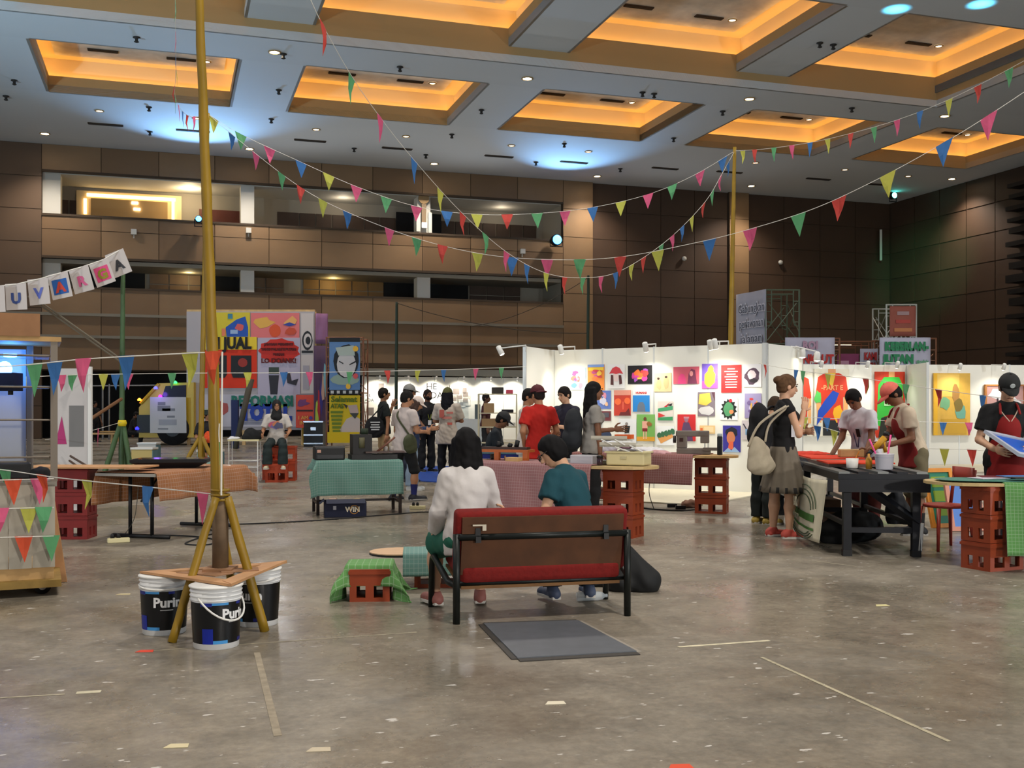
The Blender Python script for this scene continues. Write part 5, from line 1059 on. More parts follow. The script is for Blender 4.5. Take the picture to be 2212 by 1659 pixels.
poster(1327, 843, 1363, 898, (198, 62, 44), 'orange-red close-up face poster with round glasses', [('forehead', rect(0, .4, 1, .2), (226, 150, 130)), ('lens', blob(-.26, .05, .2, .13, 14, .03, 1), (240, 110, 60)), ('lens', blob(.3, .08, .18, .13, 14, .03, 2), (240, 110, 60)), ('nose', blob(.05, -.1, .06, .18, 8, .1, 3), (222, 96, 74)), ('beard', [(-.2, -.5), (-.1, -.36), (.2, -.36), (.4, -.2), (.5, -.5)], (110, 40, 40))])
t, w_, h_ = poster(1367, 842, 1405, 890, (236, 234, 232), 'white and blue poster headed HUMANS with a grey dome', [('blue_field', rect(0, -.12, .96, .74), (40, 130, 206)), ('grey_dome', [(-.24, -.49), (-.2, -.2), (-.1, -.06), (.1, -.06), (.2, -.2), (.24, -.49)], (104, 116, 134))]); text('HUMANS', h_ * .13, mat((206, 50, 50), .6), t, (0, -.004, h_ * .36), (math.pi / 2, 0, 0), .002)
poster(1422, 867, 1454, 908, (226, 214, 206), 'green, white and red striped poster in the middle of the wall', [('green_band', [(-.5, .12), (.5, .26), (.5, .05), (-.5, -.05)], (70, 160, 110)), ('red_wedge', [(-.1, .2), (.3, .44), (.1, .2)], (206, 50, 50)), ('black_band', [(.1, .3), (.48, .4), (.4, .24)], (40, 40, 40)), ('red_wedge', [(-.48, -.1), (0, -.25), (-.48, -.38)], (210, 60, 56)), ('green_band', [(-.5, -.36), (.5, -.3), (.5, -.5), (-.5, -.5)], (60, 150, 96))])
poster(1508, 847, 1545, 899, (128, 116, 126), 'yellow and grey photo poster right of centre', [('yellow_sheet', [(-.46, .0), (-.4, .42), (.2, .46), (.3, .1), (.0, -.06)], (232, 194, 84)), ('pale_folds', blob(.0, -.28, .42, .18, 11, .2, 5), (206, 204, 206)), ('dark_corner', [(.3, .5), (.5, .5), (.5, .1)], (90, 56, 70))])
poster(1556, 858, 1594, 907, (238, 238, 240), 'white poster with a green spiky plant-like ball', [('black_spikes', blob(0, -.03, .36, .36, 26, .05, 6, .3), (26, 34, 30)), ('green_ball', blob(-.02, -.03, .3, .32, 12, .1, 7), (84, 150, 104)), ('orange_patch', blob(.16, -.15, .14, .1, 9, .2, 8), (222, 140, 90)), ('red_flower', blob(.1, .34, .1, .09, 9, .15, 9), (204, 40, 54))])
poster(1609, 850, 1645, 903, (158, 148, 190), 'lilac poster with red and ochre spots behind the standing woman', scatter([(206, 60, 60), (220, 170, 80), (200, 190, 220), (120, 100, 150)], 8, 25, .12, .12))
poster(1295, 888, 1320, 909, (110, 48, 54), 'small maroon and grey poster under the blue patterned one', [('grey_block', rect(.1, .1, .5, .5), (80, 80, 90))])
poster(1337, 905, 1375, 957, (236, 236, 238), 'white poster with a dark abstract leaning figure', [('dark_vest', [(-.14, .2), (.16, .22), (.1, -.08), (-.16, -.1)], (28, 28, 30)), ('pale_leg', [(-.14, -.1), (-.02, -.1), (-.24, -.42), (-.34, -.42)], (200, 200, 204)), ('pale_leg', [(0, -.1), (.12, -.08), (.3, -.4), (.2, -.42)], (200, 200, 204)), ('head', blob(-.04, .3, .08, .07, 9, .05, 3), (150, 140, 136))])
poster(1376, 895, 1415, 953, (122, 178, 92), 'green poster with a figure in red shorts on orange ground', [('orange_ground', rect(0, -.42, 1, .16), (226, 166, 56)), ('pink_shirt', rect(-.04, .1, .3, .28), (232, 170, 150)), ('red_shorts', rect(-.04, -.08, .28, .12), (130, 34, 38)), ('leg', rect(-.1, -.28, .06, .28), (236, 190, 160)), ('leg', rect(.03, -.28, .06, .28), (236, 190, 160)), ('head', blob(-.03, .33, .09, .07, 9, .05, 1), (110, 66, 44)), ('brown_bag', blob(.2, .14, .14, .09, 8, .2, 2), (150, 100, 50))])
poster(1419, 920, 1457, 962, (238, 238, 238), 'white poster with green leaves growing from an orange tray', [('orange_tray', [(-.45, -.1), (.35, .1), (.48, -.06), (-.25, -.42)], (226, 160, 90))] + [('green_leaf', blob(-.34 + .19 * i, .02 + .05 * i, .13, .15, 9, .2, i), (60, 110, 76)) for i in range(5)])
poster(1464, 895, 1503, 953, (200, 44, 46), 'red poster with a dark purple standing figure', [('figure', [(-.3, -.5), (-.26, -.1), (-.16, .2), (.14, .2), (.3, -.1), (.36, -.5)], (92, 66, 100)), ('head', blob(0, .3, .12, .1, 10, .05, 1), (150, 110, 130)), ('cap', rect(0, .38, .3, .07), (190, 130, 140))])
poster(1512, 919, 1545, 937, (236, 200, 140), 'small ochre poster peeking over the sewing machine', [('red_bottle', rect(-.38, -.1, .16, .6), (226, 110, 60)), ('pages', rect(.1, 0, .6, .7), (240, 216, 170))])
poster(1562, 919, 1600, 977, (58, 52, 150), 'blue poster with an orange-faced portrait, behind the black flask', [('hair', blob(0, .24, .34, .2, 12, .12, 1), (30, 30, 44)), ('face', blob(-.04, .04, .24, .24, 12, .06, 2), (204, 124, 84)), ('neck', [(-.14, -.1), (.1, -.1), (.1, -.4), (-.2, -.4)], (224, 100, 66)), ('blouse', [(-.46, -.5), (-.2, -.34), (0, -.44), (.16, -.3), (.46, -.5)], (150, 180, 216))])
poster(1603, 908, 1625, 950, (206, 196, 200), 'pale grey poster with crossed lines beside the tote bag', [('line', [(-.4, .3), (-.3, .34), (.4, -.3), (.3, -.34)], (70, 66, 80)), ('blue_patch', rect(.1, -.1, .5, .3), (130, 170, 210))])
poster(1338, 961, 1375, 970, (66, 20, 44), 'narrow dark strip poster just above the sewing table', [('pale_mark', rect(-.1, 0, .4, .4), (150, 110, 130))])
# ---- booth 2: painting walls
w2 = ((5.15 * 1.0 + 1.9, 25.8), W(1960, 0, 26.3)); a2 = (W(1722, 0, 25.8).x, 25.8)
t2, rz2, L2 = wallrun('partition_wall', 'white wall with the red and green shirt paintings', a2, (w2[1].x, 26.3), 2.5, .05, 3)
a3 = W(1962, 0, 27.2); b3_ = W(2290, 0, 27.6); t3, rz3, L3 = wallrun('partition_wall', 'white wall with the golden painting at the right', (a3.x, a3.y), (b3_.x, b3_.y), 2.55, .05, 3)
wallrun('partition_wall', 'narrow white divider between the two painting walls', (w2[1].x - .02, 24.9), (w2[1].x + .03, 26.3), 2.5, .05, 1)
o = MB().prism([(a2[0] - .2, 25.8), (b3_.x, 27.6), (b3_.x, 24.2), (a2[0] - .2, 23.4)], .001, .02).build('floor_mat', mat((206, 198, 176), .8, noise=.05)); tag(o, 'cream floor mat of the painting booth', 'floor mat')
def painting(a, rz, px0, py0, px1, py1, label, bg, draw, frame=None):
    s0, za = wall_px(a, rz, px0, py0); s1, zb_ = wall_px(a, rz, px1, py1); d = Vector((math.cos(rz), math.sin(rz), 0)); n_ = Vector((d.y, -d.x, 0)); w_, h_ = s1 - s0, za - zb_
    t = thing('painting', label, 'painting', Vector((a[0], a[1], 0)) + d * (s0 + s1) / 2 + n_ * .06 + Vector((0, 0, (za + zb_) / 2)), rz, 'paintings in the second booth')
    MB().b2((-w_ / 2, 0, -h_ / 2), (w_ / 2, .04, h_ / 2)).build('canvas', mat(bg, .6, noise=.05), t)
    for k, (nm, pl, c) in enumerate(draw): poly_print(t, nm, [(x * w_, y * h_) for x, y in pl], c, 1 + k * .8)
    if frame:
        for x0, x1, z0, z1 in ((-.54, .54, .5, .56), (-.54, .54, -.56, -.5), (-.55, -.5, -.5, .5), (.5, .55, -.5, .5)): MB().b2((x0 * w_, -.03, z0 * h_), (x1 * w_, .04, z1 * h_)).build('frame_bar', mat(frame, .5), t)
    return t, w_, h_
SH = lambda c: [('neck', rect(.0, .46, .22, .08), (226, 160, 110)), ('arm', [(-.46, .1), (-.34, .1), (-.3, -.3), (-.42, -.28)], (240, 176, 110)), ('arm', [(.34, .1), (.47, .1), (.43, -.3), (.31, -.3)], (240, 176, 110)), ('trousers', rect(.0, -.36, .52, .26), (24, 24, 26)), ('shirt', [(-.2, .44), (.2, .44), (.4, .38), (.48, .1), (.32, .08), (.31, -.26), (-.31, -.26), (-.32, .08), (-.48, .1), (-.4, .38)], c)]
t, w_, h_ = painting(a2, rz2, 1757, 797, 1832, 942, 'painting of a red shirt with blue and yellow splashes', (232, 226, 206), SH((214, 58, 28)) + [('blue_splash', [(.02, .18), (.2, .14), (.1, 0), (-.3, -.24), (-.44, -.34), (-.4, -.12), (-.2, .04)], (24, 72, 186)), ('yellow_splash', blob(.18, -.16, .15, .12, 10, .25, 2), (240, 176, 26)), ('green_splash', blob(-.4, .08, .1, .1, 9, .3, 3), (90, 200, 90)), ('collar', [(-.2, .44), (.1, .44), (.0, .2)], (230, 190, 60))]); text('-PART E', h_ * .1, mat((240, 160, 110), .6), t, (0, -.012, h_ * .22), (math.pi / 2, 0, 0), .004)
painting(a2, rz2, 1733, 805, 1752, 942, 'slice of another red shirt painting beside the side wall', (232, 226, 206), [('arm', rect(.2, -.05, .36, .5), (240, 176, 110)), ('shirt', [(-.5, .44), (.1, .4), (.4, .1), (.0, .08), (-.1, -.3), (-.5, -.3)], (214, 58, 28)), ('trousers', rect(-.3, -.38, .4, .22), (24, 24, 26))])
t, w_, h_ = painting(a2, rz2, 1888, 803, 1952, 945, 'painting of a green jumper on a red ground', (206, 58, 34), [('neck', rect(.05, .46, .2, .08), (236, 170, 110)), ('jumper', [(-.2, .42), (.3, .42), (.42, .3), (.46, -.32), (.3, -.34), (.26, -.12), (-.2, -.18), (-.3, -.34), (-.46, -.3), (-.4, .3)], (62, 190, 70)), ('trousers', [(-.3, -.2), (.24, -.14), (.3, -.5), (-.4, -.5)], (44, 48, 44)), ('hand', rect(.36, -.38, .12, .1), (236, 170, 110))])
for i, q in enumerate(('PART', 'TIME', 'LIKE')): text(q, h_ * .11, mat((196, 236, 190), .6), t, (0, -.012, h_ * (.22 - .1 * i)), (math.pi / 2, 0, 0), .008)
painting((a3.x, a3.y), rz3, 1966, 803, 2003, 915, 'slim orange painting with a pink figure beside the divider', (226, 160, 84), [('red_corner', [(.1, .5), (.5, .5), (.5, .1)], (206, 110, 70)), ('pink_figure', blob(.1, -.28, .34, .2, 10, .25, 4), (228, 90, 150)), ('pale_head', blob(-.1, -.02, .16, .1, 9, .2, 5), (240, 220, 210))])
painting((a3.x, a3.y), rz3, 2014, 806, 2093, 940, 'large golden painting with a teal-winged figure', (222, 176, 74), [('yellow_strip', rect(-.44, 0, .1, 1), (236, 180, 40)), ('pale_field', rect(-.1, .3, .6, .36), (236, 196, 96)), ('ochre_base', rect(.05, -.36, .7, .24), (206, 160, 50)), ('brown_head', blob(.1, .18, .1, .14, 10, .2, 6), (176, 128, 66)), ('teal_wing', blob(-.2, .02, .16, .1, 10, .3, 7), (120, 176, 130)), ('teal_wing', blob(.24, -.12, .16, .14, 10, .3, 8), (110, 170, 150)), ('brown_body', blob(.18, -.02, .13, .12, 9, .25, 9), (130, 110, 50))])
t, w_, h_ = painting((a3.x, a3.y), rz3, 2128, 834, 2208, 892, 'wood-framed picture with white and pink shapes behind the man in the cap', (196, 150, 146), [('white_shape', blob(-.2, .2, .24, .2, 9, .25, 1), (226, 226, 232)), ('dark_line', rect(-.2, -.2, .05, .5), (60, 40, 50)), ('white_shape', blob(.2, -.1, .2, .2, 9, .25, 2), (226, 222, 226))], (176, 112, 48))
for i, (a, rz, px, nm) in enumerate(((a2, rz2, 1752, 'above the red shirt painting, left'), (a2, rz2, 1850, 'above the red shirt painting, right'), ((a3.x, a3.y), rz3, 2050, 'above the golden painting'), ((a3.x, a3.y), rz3, 2143, 'above the wood-framed picture'))):
    s, z = wall_px(a, rz, px, 790); arm_light(a, rz, s, 2.5, .55, 'arm spotlight ' + nm, e=19)
arm_light(a2, rz2, L2 * .8, 2.5, .55, 'arm spotlight above the green jumper painting', e=17)
lamp('SPOT', 'side_wall_beam', Vector((5.5, 17.4, 2.4)), 12, (1, .95, .82), .05, (4.8, 18.3, 1.2), 110, .9)
for i, (px, py) in enumerate(((1733, 765), (1765, 772))):
    q = W(px, py, 18.6); t = thing('arm_spotlight', 'lit spotlight reaching out past the side wall, %s of two' % ('first', 'second')[i], 'spotlight', q); MB().tube([Vector((4.85 + .08 * i, 18.55, 2.5)) - q, (0, 0, .1)], .012, 8).build('arm', M_WHITE, t); MB().lathe([(.03, .1), (.055, .08), (.06, -.06)], 14).build('lamp_head', M_WHITE, t, True); MB().lathe([(.05, -.062), (.01, -.07)], 14).build('bulb', mat((255, 244, 214), emit=25), t)
# ---- far white booth
fa, fb = W(783, 0, 48), W(1136, 0, 50.5)
t, rzf, Lf = wallrun('partition_wall', 'far white booth wall with small notices', (fa.x, fa.y), (fb.x, fb.y), 2.9, .08, 7)
MB().b2((-1, -.3, 2.95), (Lf + .5, .3, 3.25)).build('top_fascia', mat((120, 118, 108), .5, .3), t); MB().b2((-1, -.2, 3.3), (Lf + .5, .5, 3.5)).build('canopy_edge', M_JOINT, t)
dF = Vector((math.cos(rzf), math.sin(rzf), 0)); nF = Vector((dF.y, -dF.x, 0))
for i in range(6): arm_light((fa.x, fa.y), rzf, Lf * (i + .5) / 6, 2.85, .7, 'small spotlight on the far white booth, %s from the left' % ordinal(i), 1.0, 100)
for i, (px, py, w_, h_) in enumerate(((823, 836, .25, .4), (800, 888, .3, .4), (985, 845, .3, .3), (1003, 843, .2, .3), (992, 858, .25, .2), (1005, 852, .24, .24), (1005, 865, .24, .24), (980, 862, .24, .2), (996, 872, .2, .16))):
    s, z = wall_px((fa.x, fa.y), rzf, px, py); o = MB().b2((-w_, -.01, -h_), (w_, 0, h_)).b2((-w_ * .5, -.014, -h_ * .5), (w_ * .5, -.01, h_ * .4), 1).build('pinned_notice', [mat((226, 224, 214), .7), mat((120, 110, 104), .7)]); o.location = Vector((fa.x, fa.y, z)) + dF * s + nF * .03; o.rotation_euler = (0, 0, rzf)
    tag(o, ('%s small notice pinned on the far white booth wall' % ('leftmost', 'low left', 'tall', 'narrow', 'wide', 'upper right', 'lower right', 'middle', 'lowest')[i]), 'notice', 'small notices on the far wall')
s, z = wall_px((fa.x, fa.y), rzf, 932, 845); t = thing('wall_writing', 'black handwriting HE ADA on the far white booth wall', 'writing', Vector((fa.x, fa.y, z)) + dF * s + nF * .02, rzf); text('HE', .42, M_BLK, t, (0, 0, .2), (math.pi / 2, 0, 0)); text('ADA', .42, M_BLK, t, (.1, 0, -.2), (math.pi / 2, 0, 0))
s, z = wall_px((fa.x, fa.y), rzf, 795, 860); t = thing('wall_writing', 'small handwriting at the left end of the far white booth wall', 'writing', Vector((fa.x, fa.y, z)) + dF * s + nF * .02, rzf); text('HE', .2, M_BLK, t, (0, 0, .12), (math.pi / 2, 0, 0)); text('ADA', .2, M_BLK, t, (.05, 0, -.1), (math.pi / 2, 0, 0))
g = W(1020, 0, 40); t = thing('glass_showcase', 'white plinth with a glass case on the far booth', 'showcase', (g.x, g.y, 0)); MB().b2((-.45, -.4, 0), (.45, .4, 1.05)).build('plinth', M_WHITE, t); MB().b2((-.44, -.39, 1.05), (.44, .39, 1.75)).build('glass', mat((200, 220, 220), .05, alpha=.25), t); MB().b2((.1, -.1, 1.05), (.3, .1, 1.6)).build('exhibit', M_BLK, t)
g = W(996, 0, 42); t = thing('glass_showcase', 'narrow white plinth with a glass case left of the wider one', 'showcase', (g.x, g.y, 0)); MB().b2((-.3, -.3, 0), (.3, .3, 1.05)).build('plinth', M_WHITE, t); MB().b2((-.29, -.29, 1.05), (.29, .29, 1.7)).build('glass', mat((200, 220, 220), .05, alpha=.25), t)
g = W(1075, 0, 27); t = thing('metal_shelf', 'pale metal shelf rack with boxes behind the seated man', 'shelf', (g.x, g.y, 0)); MS = mat((190, 180, 150), .5)
for x in (-.48, .48):
    for y in (-.2, .2): MB().box((x, y, .9), (.035, .035, 1.8)).build('post', MS, t)
for z_ in (.15, .55, .95, 1.3, 1.78): MB().b2((-.48, -.2, z_), (.48, .2, z_ + .025)).build('shelf_board', MS, t)
for i, (x, z_, w_, h_, c, nm) in enumerate(((-.22, 1.325, .26, .24, (150, 120, 84), 'brown carton'), (.0, 1.805, .3, .16, (60, 54, 48), 'dark basket'), (.3, 1.805, .18, .1, (190, 70, 90), 'pink box'), (-.2, .975, .4, .2, (140, 110, 76), 'flat brown carton'), (.25, 1.325, .3, .08, (24, 22, 30), 'dark shoes'), (.3, .975, .3, .1, (210, 206, 196), 'white folded cloth'))):
    o = MB().b2((-w_ / 2, -.15, 0), (w_ / 2, .15, h_)).build('carton' if 'carton' in nm else 'basket' if 'basket' in nm else 'box', mat(c, .7), None, bevel=.01); o.location = (g.x + x, g.y, z_); tag(o, nm + ' on the pale metal shelf rack', 'box')
# blue floor mat by the standing group
o = MB().prism([(p.x, p.y) for p in (G(862, 1038), G(905, 1008), G(1000, 1008), G(962, 1043))], .001, .015).build('floor_mat', mat((22, 66, 150), .8)); tag(o, 'blue mat on the floor under the chatting group', 'floor mat')
# ---- scaffold towers with banners
M_SCF = mat((92, 104, 84), .5, .4); M_SCR = mat((128, 84, 60), .5, .4); M_SCW = mat((186, 186, 176), .5, .4)
def scaffold(label, p, rz, w_, d_, z0, z1, m, level=2):
    t = thing('scaffold_tower', label, 'scaffold', (p[0], p[1], 0), rz, 'scaffold towers')
    for y in (0, d_):
        for zz0 in np.arange(0, z1 - .1, (z1) / level):
            zz1 = zz0 + z1 / level
            for x in (0, w_): MB().tube([(x, y, zz0), (x, y, zz1)], .03, 6).build('upright', m, t)
            MB().tube([(0, y, zz1 - .02), (w_, y, zz1 - .02)], .028, 6).build('head_bar', m, t); MB().tube([(.2, y, zz1 - .16), (w_ - .2, y, zz1 - .16)], .02, 6).build('head_bar', m, t)
            for x, s_ in ((0, 1), (w_, -1)):
                MB().tube([(x + s_ * .2, y, zz1), (x + s_ * .2, y, zz1 - 1.1), (x + s_ * .15, y, zz1 - 1.22), (x, y, zz1 - 1.25)], .02, 6).build('ladder_tube', m, t)
                for k in range(3): MB().tube([(x, y, zz1 - .4 - .35 * k), (x + s_ * .2, y, zz1 - .4 - .35 * k)], .014, 5).build('rung', m, t)
    for x in (0, w_):
        for a, b in ((.35, z1 / level - .3),):
            for zz0 in np.arange(0, z1 - .1, z1 / level): MB().tube([(x, 0, zz0 + a), (x, d_, zz0 + b)], .014, 5).tube([(x, d_, zz0 + a), (x, 0, zz0 + b)], .014, 5).build('cross_brace', m, t)
    for y in (0, d_):
        zz0 = z1 - z1 / level; MB().tube([(.1, y, zz0 + 1.35), (w_ - .05, y, zz0 + .1)], .016, 5).tube([(w_ - .1, y, zz0 + 1.35), (.05, y, zz0 + .1)], .016, 5).build('cross_brace', m, t)
    return t
def sheet(label, p, rz, w_, h_, bg, name='fabric_banner', cat='banner'):
    t = thing(name, label, cat, p, rz, 'hand-painted banners'); vs = [(x * w_, .02 * math.sin(x * 9) * math.sin(z_ * 5), z_ * h_) for z_ in np.linspace(0, 1, 7) for x in np.linspace(0, 1, 11)]
    o = MB().add(vs, [(j * 11 + i, j * 11 + i + 1, (j + 1) * 11 + i + 1, (j + 1) * 11 + i) for j in range(6) for i in range(10)]).build('sheet', mat(bg, .85, noise=.05, nscale=2), t, True); o.modifiers.new('s', 'SOLIDIFY').thickness = .01; return t
RX = (math.pi / 2, 0, 0)
YS = 36.0
pS = W(1654, 0, YS); zt = W(0, 625, YS).z
scaffold('tall grey-green scaffold tower behind the poster wall', (pS.x, pS.y), .02, W(1727, 0, YS).x - pS.x, 1.5, 0, zt, M_SCF, 3)
pL = W(1590, 0, YS + 1.7); rzS, LS = frame2d((pL.x, pL.y), (pS.x, pS.y - .05)); t = sheet('white banner with grey outlined lettering on the tall scaffold', (pL.x, pL.y, W(0, 748, YS).z), rzS, LS, zt - W(0, 748, YS).z, (166, 164, 176))
for i, q in enumerate(('Gabungkan', 'perlawanan', 'jalanan')):
    w_ = LS * (.86 - .08 * i); text(q, .42, mat((84, 84, 96), .8), t, (LS * .55, -.05, 1.35 - .52 * i), RX, 0, width=w_)
    for k in range(2): text(q, .46, mat((196, 194, 204), .8), t, (LS * .55 + .01, -.044 + .001 * k, 1.36 - .52 * i), RX, .03, width=w_ * 1.04)
zt2 = W(0, 730, YS - .55).z; scaffold('upper scaffold frame behind the KEBERLANJUTAN banner', (W(1915, 0, YS).x, YS), -.05, W(1978, 0, YS).x - W(1915, 0, YS).x, 1.6, 0, W(0, 657, YS).z, M_SCW, 3)
t = sheet('faded red and orange banner on the upper scaffold frame', (W(1920, 0, YS).x, YS - .08, W(0, 727, YS).z), 0, .88, 1.02, (150, 84, 70)); 
for i in range(3): poly_print(t, 'faded_block', rect(.45, .22 + .28 * i, .6 - .1 * i, .12), ((190, 120, 70), (170, 60, 50), (160, 130, 130))[i], 12)
scaffold('brown scaffold frame behind the BANKRUT banner', (W(1700, 0, YS).x, YS - .55), 0, W(1803, 0, YS).x - W(1700, 0, YS).x, 1.3, 0, zt2, M_SCR, 2)
scaffold('brown scaffold frame behind the KEBERLANJUTAN banner', (W(1900, 0, YS).x, YS - .55), 0, W(2008, 0, YS).x - W(1900, 0, YS).x, 1.3, 0, zt2, M_SCR, 2)
scaffold('lower brown scaffold frame left of the KEBERLANJUTAN banner', (W(1806, 0, YS).x, YS + .4), 0, W(1898, 0, YS).x - W(1806, 0, YS).x, 1.4, 0, W(0, 735, YS).z, M_SCR, 2)
zb0 = W(0, 800, YS - .6).z; zb1 = W(0, 729, YS - .6).z
def banner_px(label, x0, x1, Y, z0, z1, bg): a = W(x0, 0, Y); b = W(x1, 0, Y); return sheet(label, (a.x, Y, z0), 0, b.x - a.x, z1 - z0, bg), b.x - a.x
t, w_ = banner_px('white banner with green letters KEBERLANJUTAN above the painting booth', 1900, 2010, YS - .6, zb0, zb1, (186, 184, 200)); text('KEBERLAN-', .36, mat((52, 130, 88), .8), t, (w_ * .52, -.06, .78), RX, .03, width=w_ * .86); text('JUTAN', .38, mat((52, 130, 88), .8), t, (w_ * .36, -.06, .36), RX, .03, width=w_ * .62); text('tindak', .16, mat((110, 160, 130), .8), t, (w_ * .83, -.06, .28), RX, .01)
t, w_ = banner_px('white banner with red letters BANKRUT above the painting booth', 1696, 1803, YS - .6, zb0, zb1, (184, 180, 196)); text('BANKRUT', .4, mat((180, 50, 46), .8), t, (w_ * .54, -.06, .36), RX, .02, width=w_ * .86); text('ROI', .36, mat((176, 140, 160), .8), t, (w_ * .5, -.06, .82), RX, .02, width=w_ * .3)
t, w_ = banner_px('small white banner with red letters KAMI between the scaffolds', 1858, 1897, YS + .34, zb0, W(0, 752, YS).z, (180, 180, 198)); text('KAMI', .34, mat((176, 50, 50), .8), t, (w_ * .55, -.06, .5), RX, .02, width=w_ * .7); text('BISA', .22, mat((190, 70, 70), .8), t, (w_ * .62, -.06, .2), RX, .02, width=w_ * .5)
t, w_ = banner_px('dim magenta banner between the BANKRUT and KAMI banners', 1808, 1856, YS + .34, zb0, W(0, 763, YS).z, (120, 52, 84)); poly_print(t, 'pale_mark', rect(.25, .3, .3, .12), (170, 120, 140), 10)
# ---- truck with banner wall (left background)
YT = 42.0; tx = lambda px: (px - CX) / F * YT
t = thing('truck', 'yellow truck cab with a paper poster on its door, left background', 'truck', (tx(370), YT, 0)); MY = mat((190, 156, 40), .4)
q = lambda px, py: ((px - 370) / F * YT, H0 - (py - HY) / F * YT)
MB().prism([q(*p) for p in ((302, 945), (302, 880), (312, 868), (345, 828), (420, 826), (420, 945))], -.1, 2.0, 0, Matrix.Rotation(math.pi / 2, 4, 'X') @ Matrix.Translation((0, 0, -1.9))).build('cab', MY, t)
MB().prism([q(*p) for p in ((352, 858), (360, 834), (404, 832), (404, 858))], .0, .03, 0, Matrix.Rotation(math.pi / 2, 4, 'X') @ Matrix.Translation((0, 0, .1))).build('side_window', mat((10, 8, 40), .15), t)
MB().tube([(*q(306, 872)[:1], -.15, q(306, 872)[1]), (q(345, 830)[0], -.15, q(345, 830)[1])], .06, 6).build('windscreen_pillar', MY, t)
o = MB().tube([(0, -.05, 0), (0, .3, 0)], .63, 24).build('wheel', mat((14, 14, 15), .8), t, True); o.location = (q(376, 0)[0], -.12, .64); o2 = MB().tube([(0, -.09, 0), (0, -.05, 0)], .3, 18).build('wheel_hub', mat((40, 40, 42), .5), o)
MB().b2((q(305, 0)[0] - .1, -.2, .5), (q(330, 0)[0], .1, 1.2)).build('bumper', M_BLK, t)
MB().prism([q(*p) for p in ((330, 935), (330, 858), (407, 858), (408, 935))], .0, .02, 0, Matrix.Rotation(math.pi / 2, 4, 'X') @ Matrix.Translation((0, 0, .3))).build('paper_poster', mat((186, 184, 184), .8), t)
for i, (px, py, w_, h_) in enumerate(((355, 872, .3, .12), (360, 882, .5, .2), (370, 885, .5, .1), (375, 900, .3, .08), (368, 912, .7, .22), (358, 926, .4, .05))): poly_print(t, 'printed_text', rect(*q(px, py), w_, h_), (120, 120, 124) if i != 4 else (150, 150, 156), 216)
for px, py, c in ((382, 826, (40, 230, 80)), (340, 838, (60, 60, 255)), (350, 856, (120, 30, 255)), (300, 925, (30, 30, 255)), (305, 863, (255, 150, 40))): MB().lathe([(.07, -.05), (.08, 0), (.02, .06)], 8, (q(px, py)[0], -.2, q(px, py)[1])).build('fairy_light', mat(c, emit=5), t, True)
lamp('POINT', 'fairy_glow', (tx(350), YT - .6, 2.0), 4, (.25, .1, 1), .1)
# banner wall on the truck bed
t = thing('banner_wall', 'tall board wall behind the truck cab covered with protest posters', 'board wall', (tx(400), YT + .2, 0)); wl = tx(678) - tx(400); zt = W(0, 672, YT).z
MB().b2((0, -.02, .6), (wl, .08, zt)).build('backing_board', mat((170, 160, 160), .8), t); MB().b2((0, 0, zt - .05), (wl, .2, zt + .08)).build('top_beam', M_WOOD, t)
for px in (400, 520, 648, 674): MB().b2((tx(px) - tx(400), .02, 0), (tx(px) - tx(400) + .12, .1, zt)).build('wooden_post', M_WOOD, t)
def tpost(label, px0, py0, px1, py1, bg, draw=(), off=.0):
    w_, h_ = (px1 - px0) / F * YT, (py1 - py0) / F * YT; p = W((px0 + px1) / 2, (py0 + py1) / 2, YT); t = thing('protest_poster', label, 'poster', (p.x, YT + .16 - (off if off < .2 else off) * .3, p.z), 0, 'protest posters on the truck wall')
    MB().b2((-w_ / 2, 0, -h_ / 2), (w_ / 2, .02, h_ / 2)).build('sheet', mat(bg, .75), t)
    for k, (nm, pl, c) in enumerate(draw): poly_print(t, nm, [(x * w_, y * h_) for x, y in pl], c, 4 + 3 * k)
    return t, w_, h_
tpost('yellow poster with blue rucksack and gadgets, top left of the wall', 437, 674, 538, 728, (204, 180, 50), [('blue_bag', [(.0, -.48), (-.02, -.1), (.2, .2), (.4, .34), (.46, -.1), (.46, -.48)], (30, 76, 160)), ('red_patch', blob(.28, -.1, .1, .14, 9, .2, 1), (206, 84, 80)), ('pale_patch', rect(.16, -.28, .16, .16), (150, 170, 200)), ('gadget', rect(-.36, .26, .14, .24), (74, 96, 120)), ('gadget', rect(.08, .34, .1, .2), (60, 120, 140)), ('red_tube', rect(-.06, -.3, .08, .3), (220, 120, 80)), ('blue_blob', blob(-.28, -.1, .06, .16, 8, .2, 4), (40, 90, 170))], .05)
tpost('pink poster with a yellow cloud and an orange round head, top right', 540, 675, 645, 729, (216, 112, 110), [('yellow_cloud', blob(-.24, .12, .2, .2, 10, .3, 2), (216, 160, 70)), ('orange_head', blob(.0, -.22, .12, .26, 12, .05, 3), (210, 76, 30)), ('house', [(.18, .1), (.36, .38), (.46, .2), (.4, 0), (.2, 0)], (220, 160, 90)), ('blue_hat', [(.16, .02), (.3, .12), (.44, .02), (.3, -.04)], (50, 60, 140)), ('small_house', blob(.32, -.26, .12, .16, 7, .15, 5), (190, 70, 40))], .05)
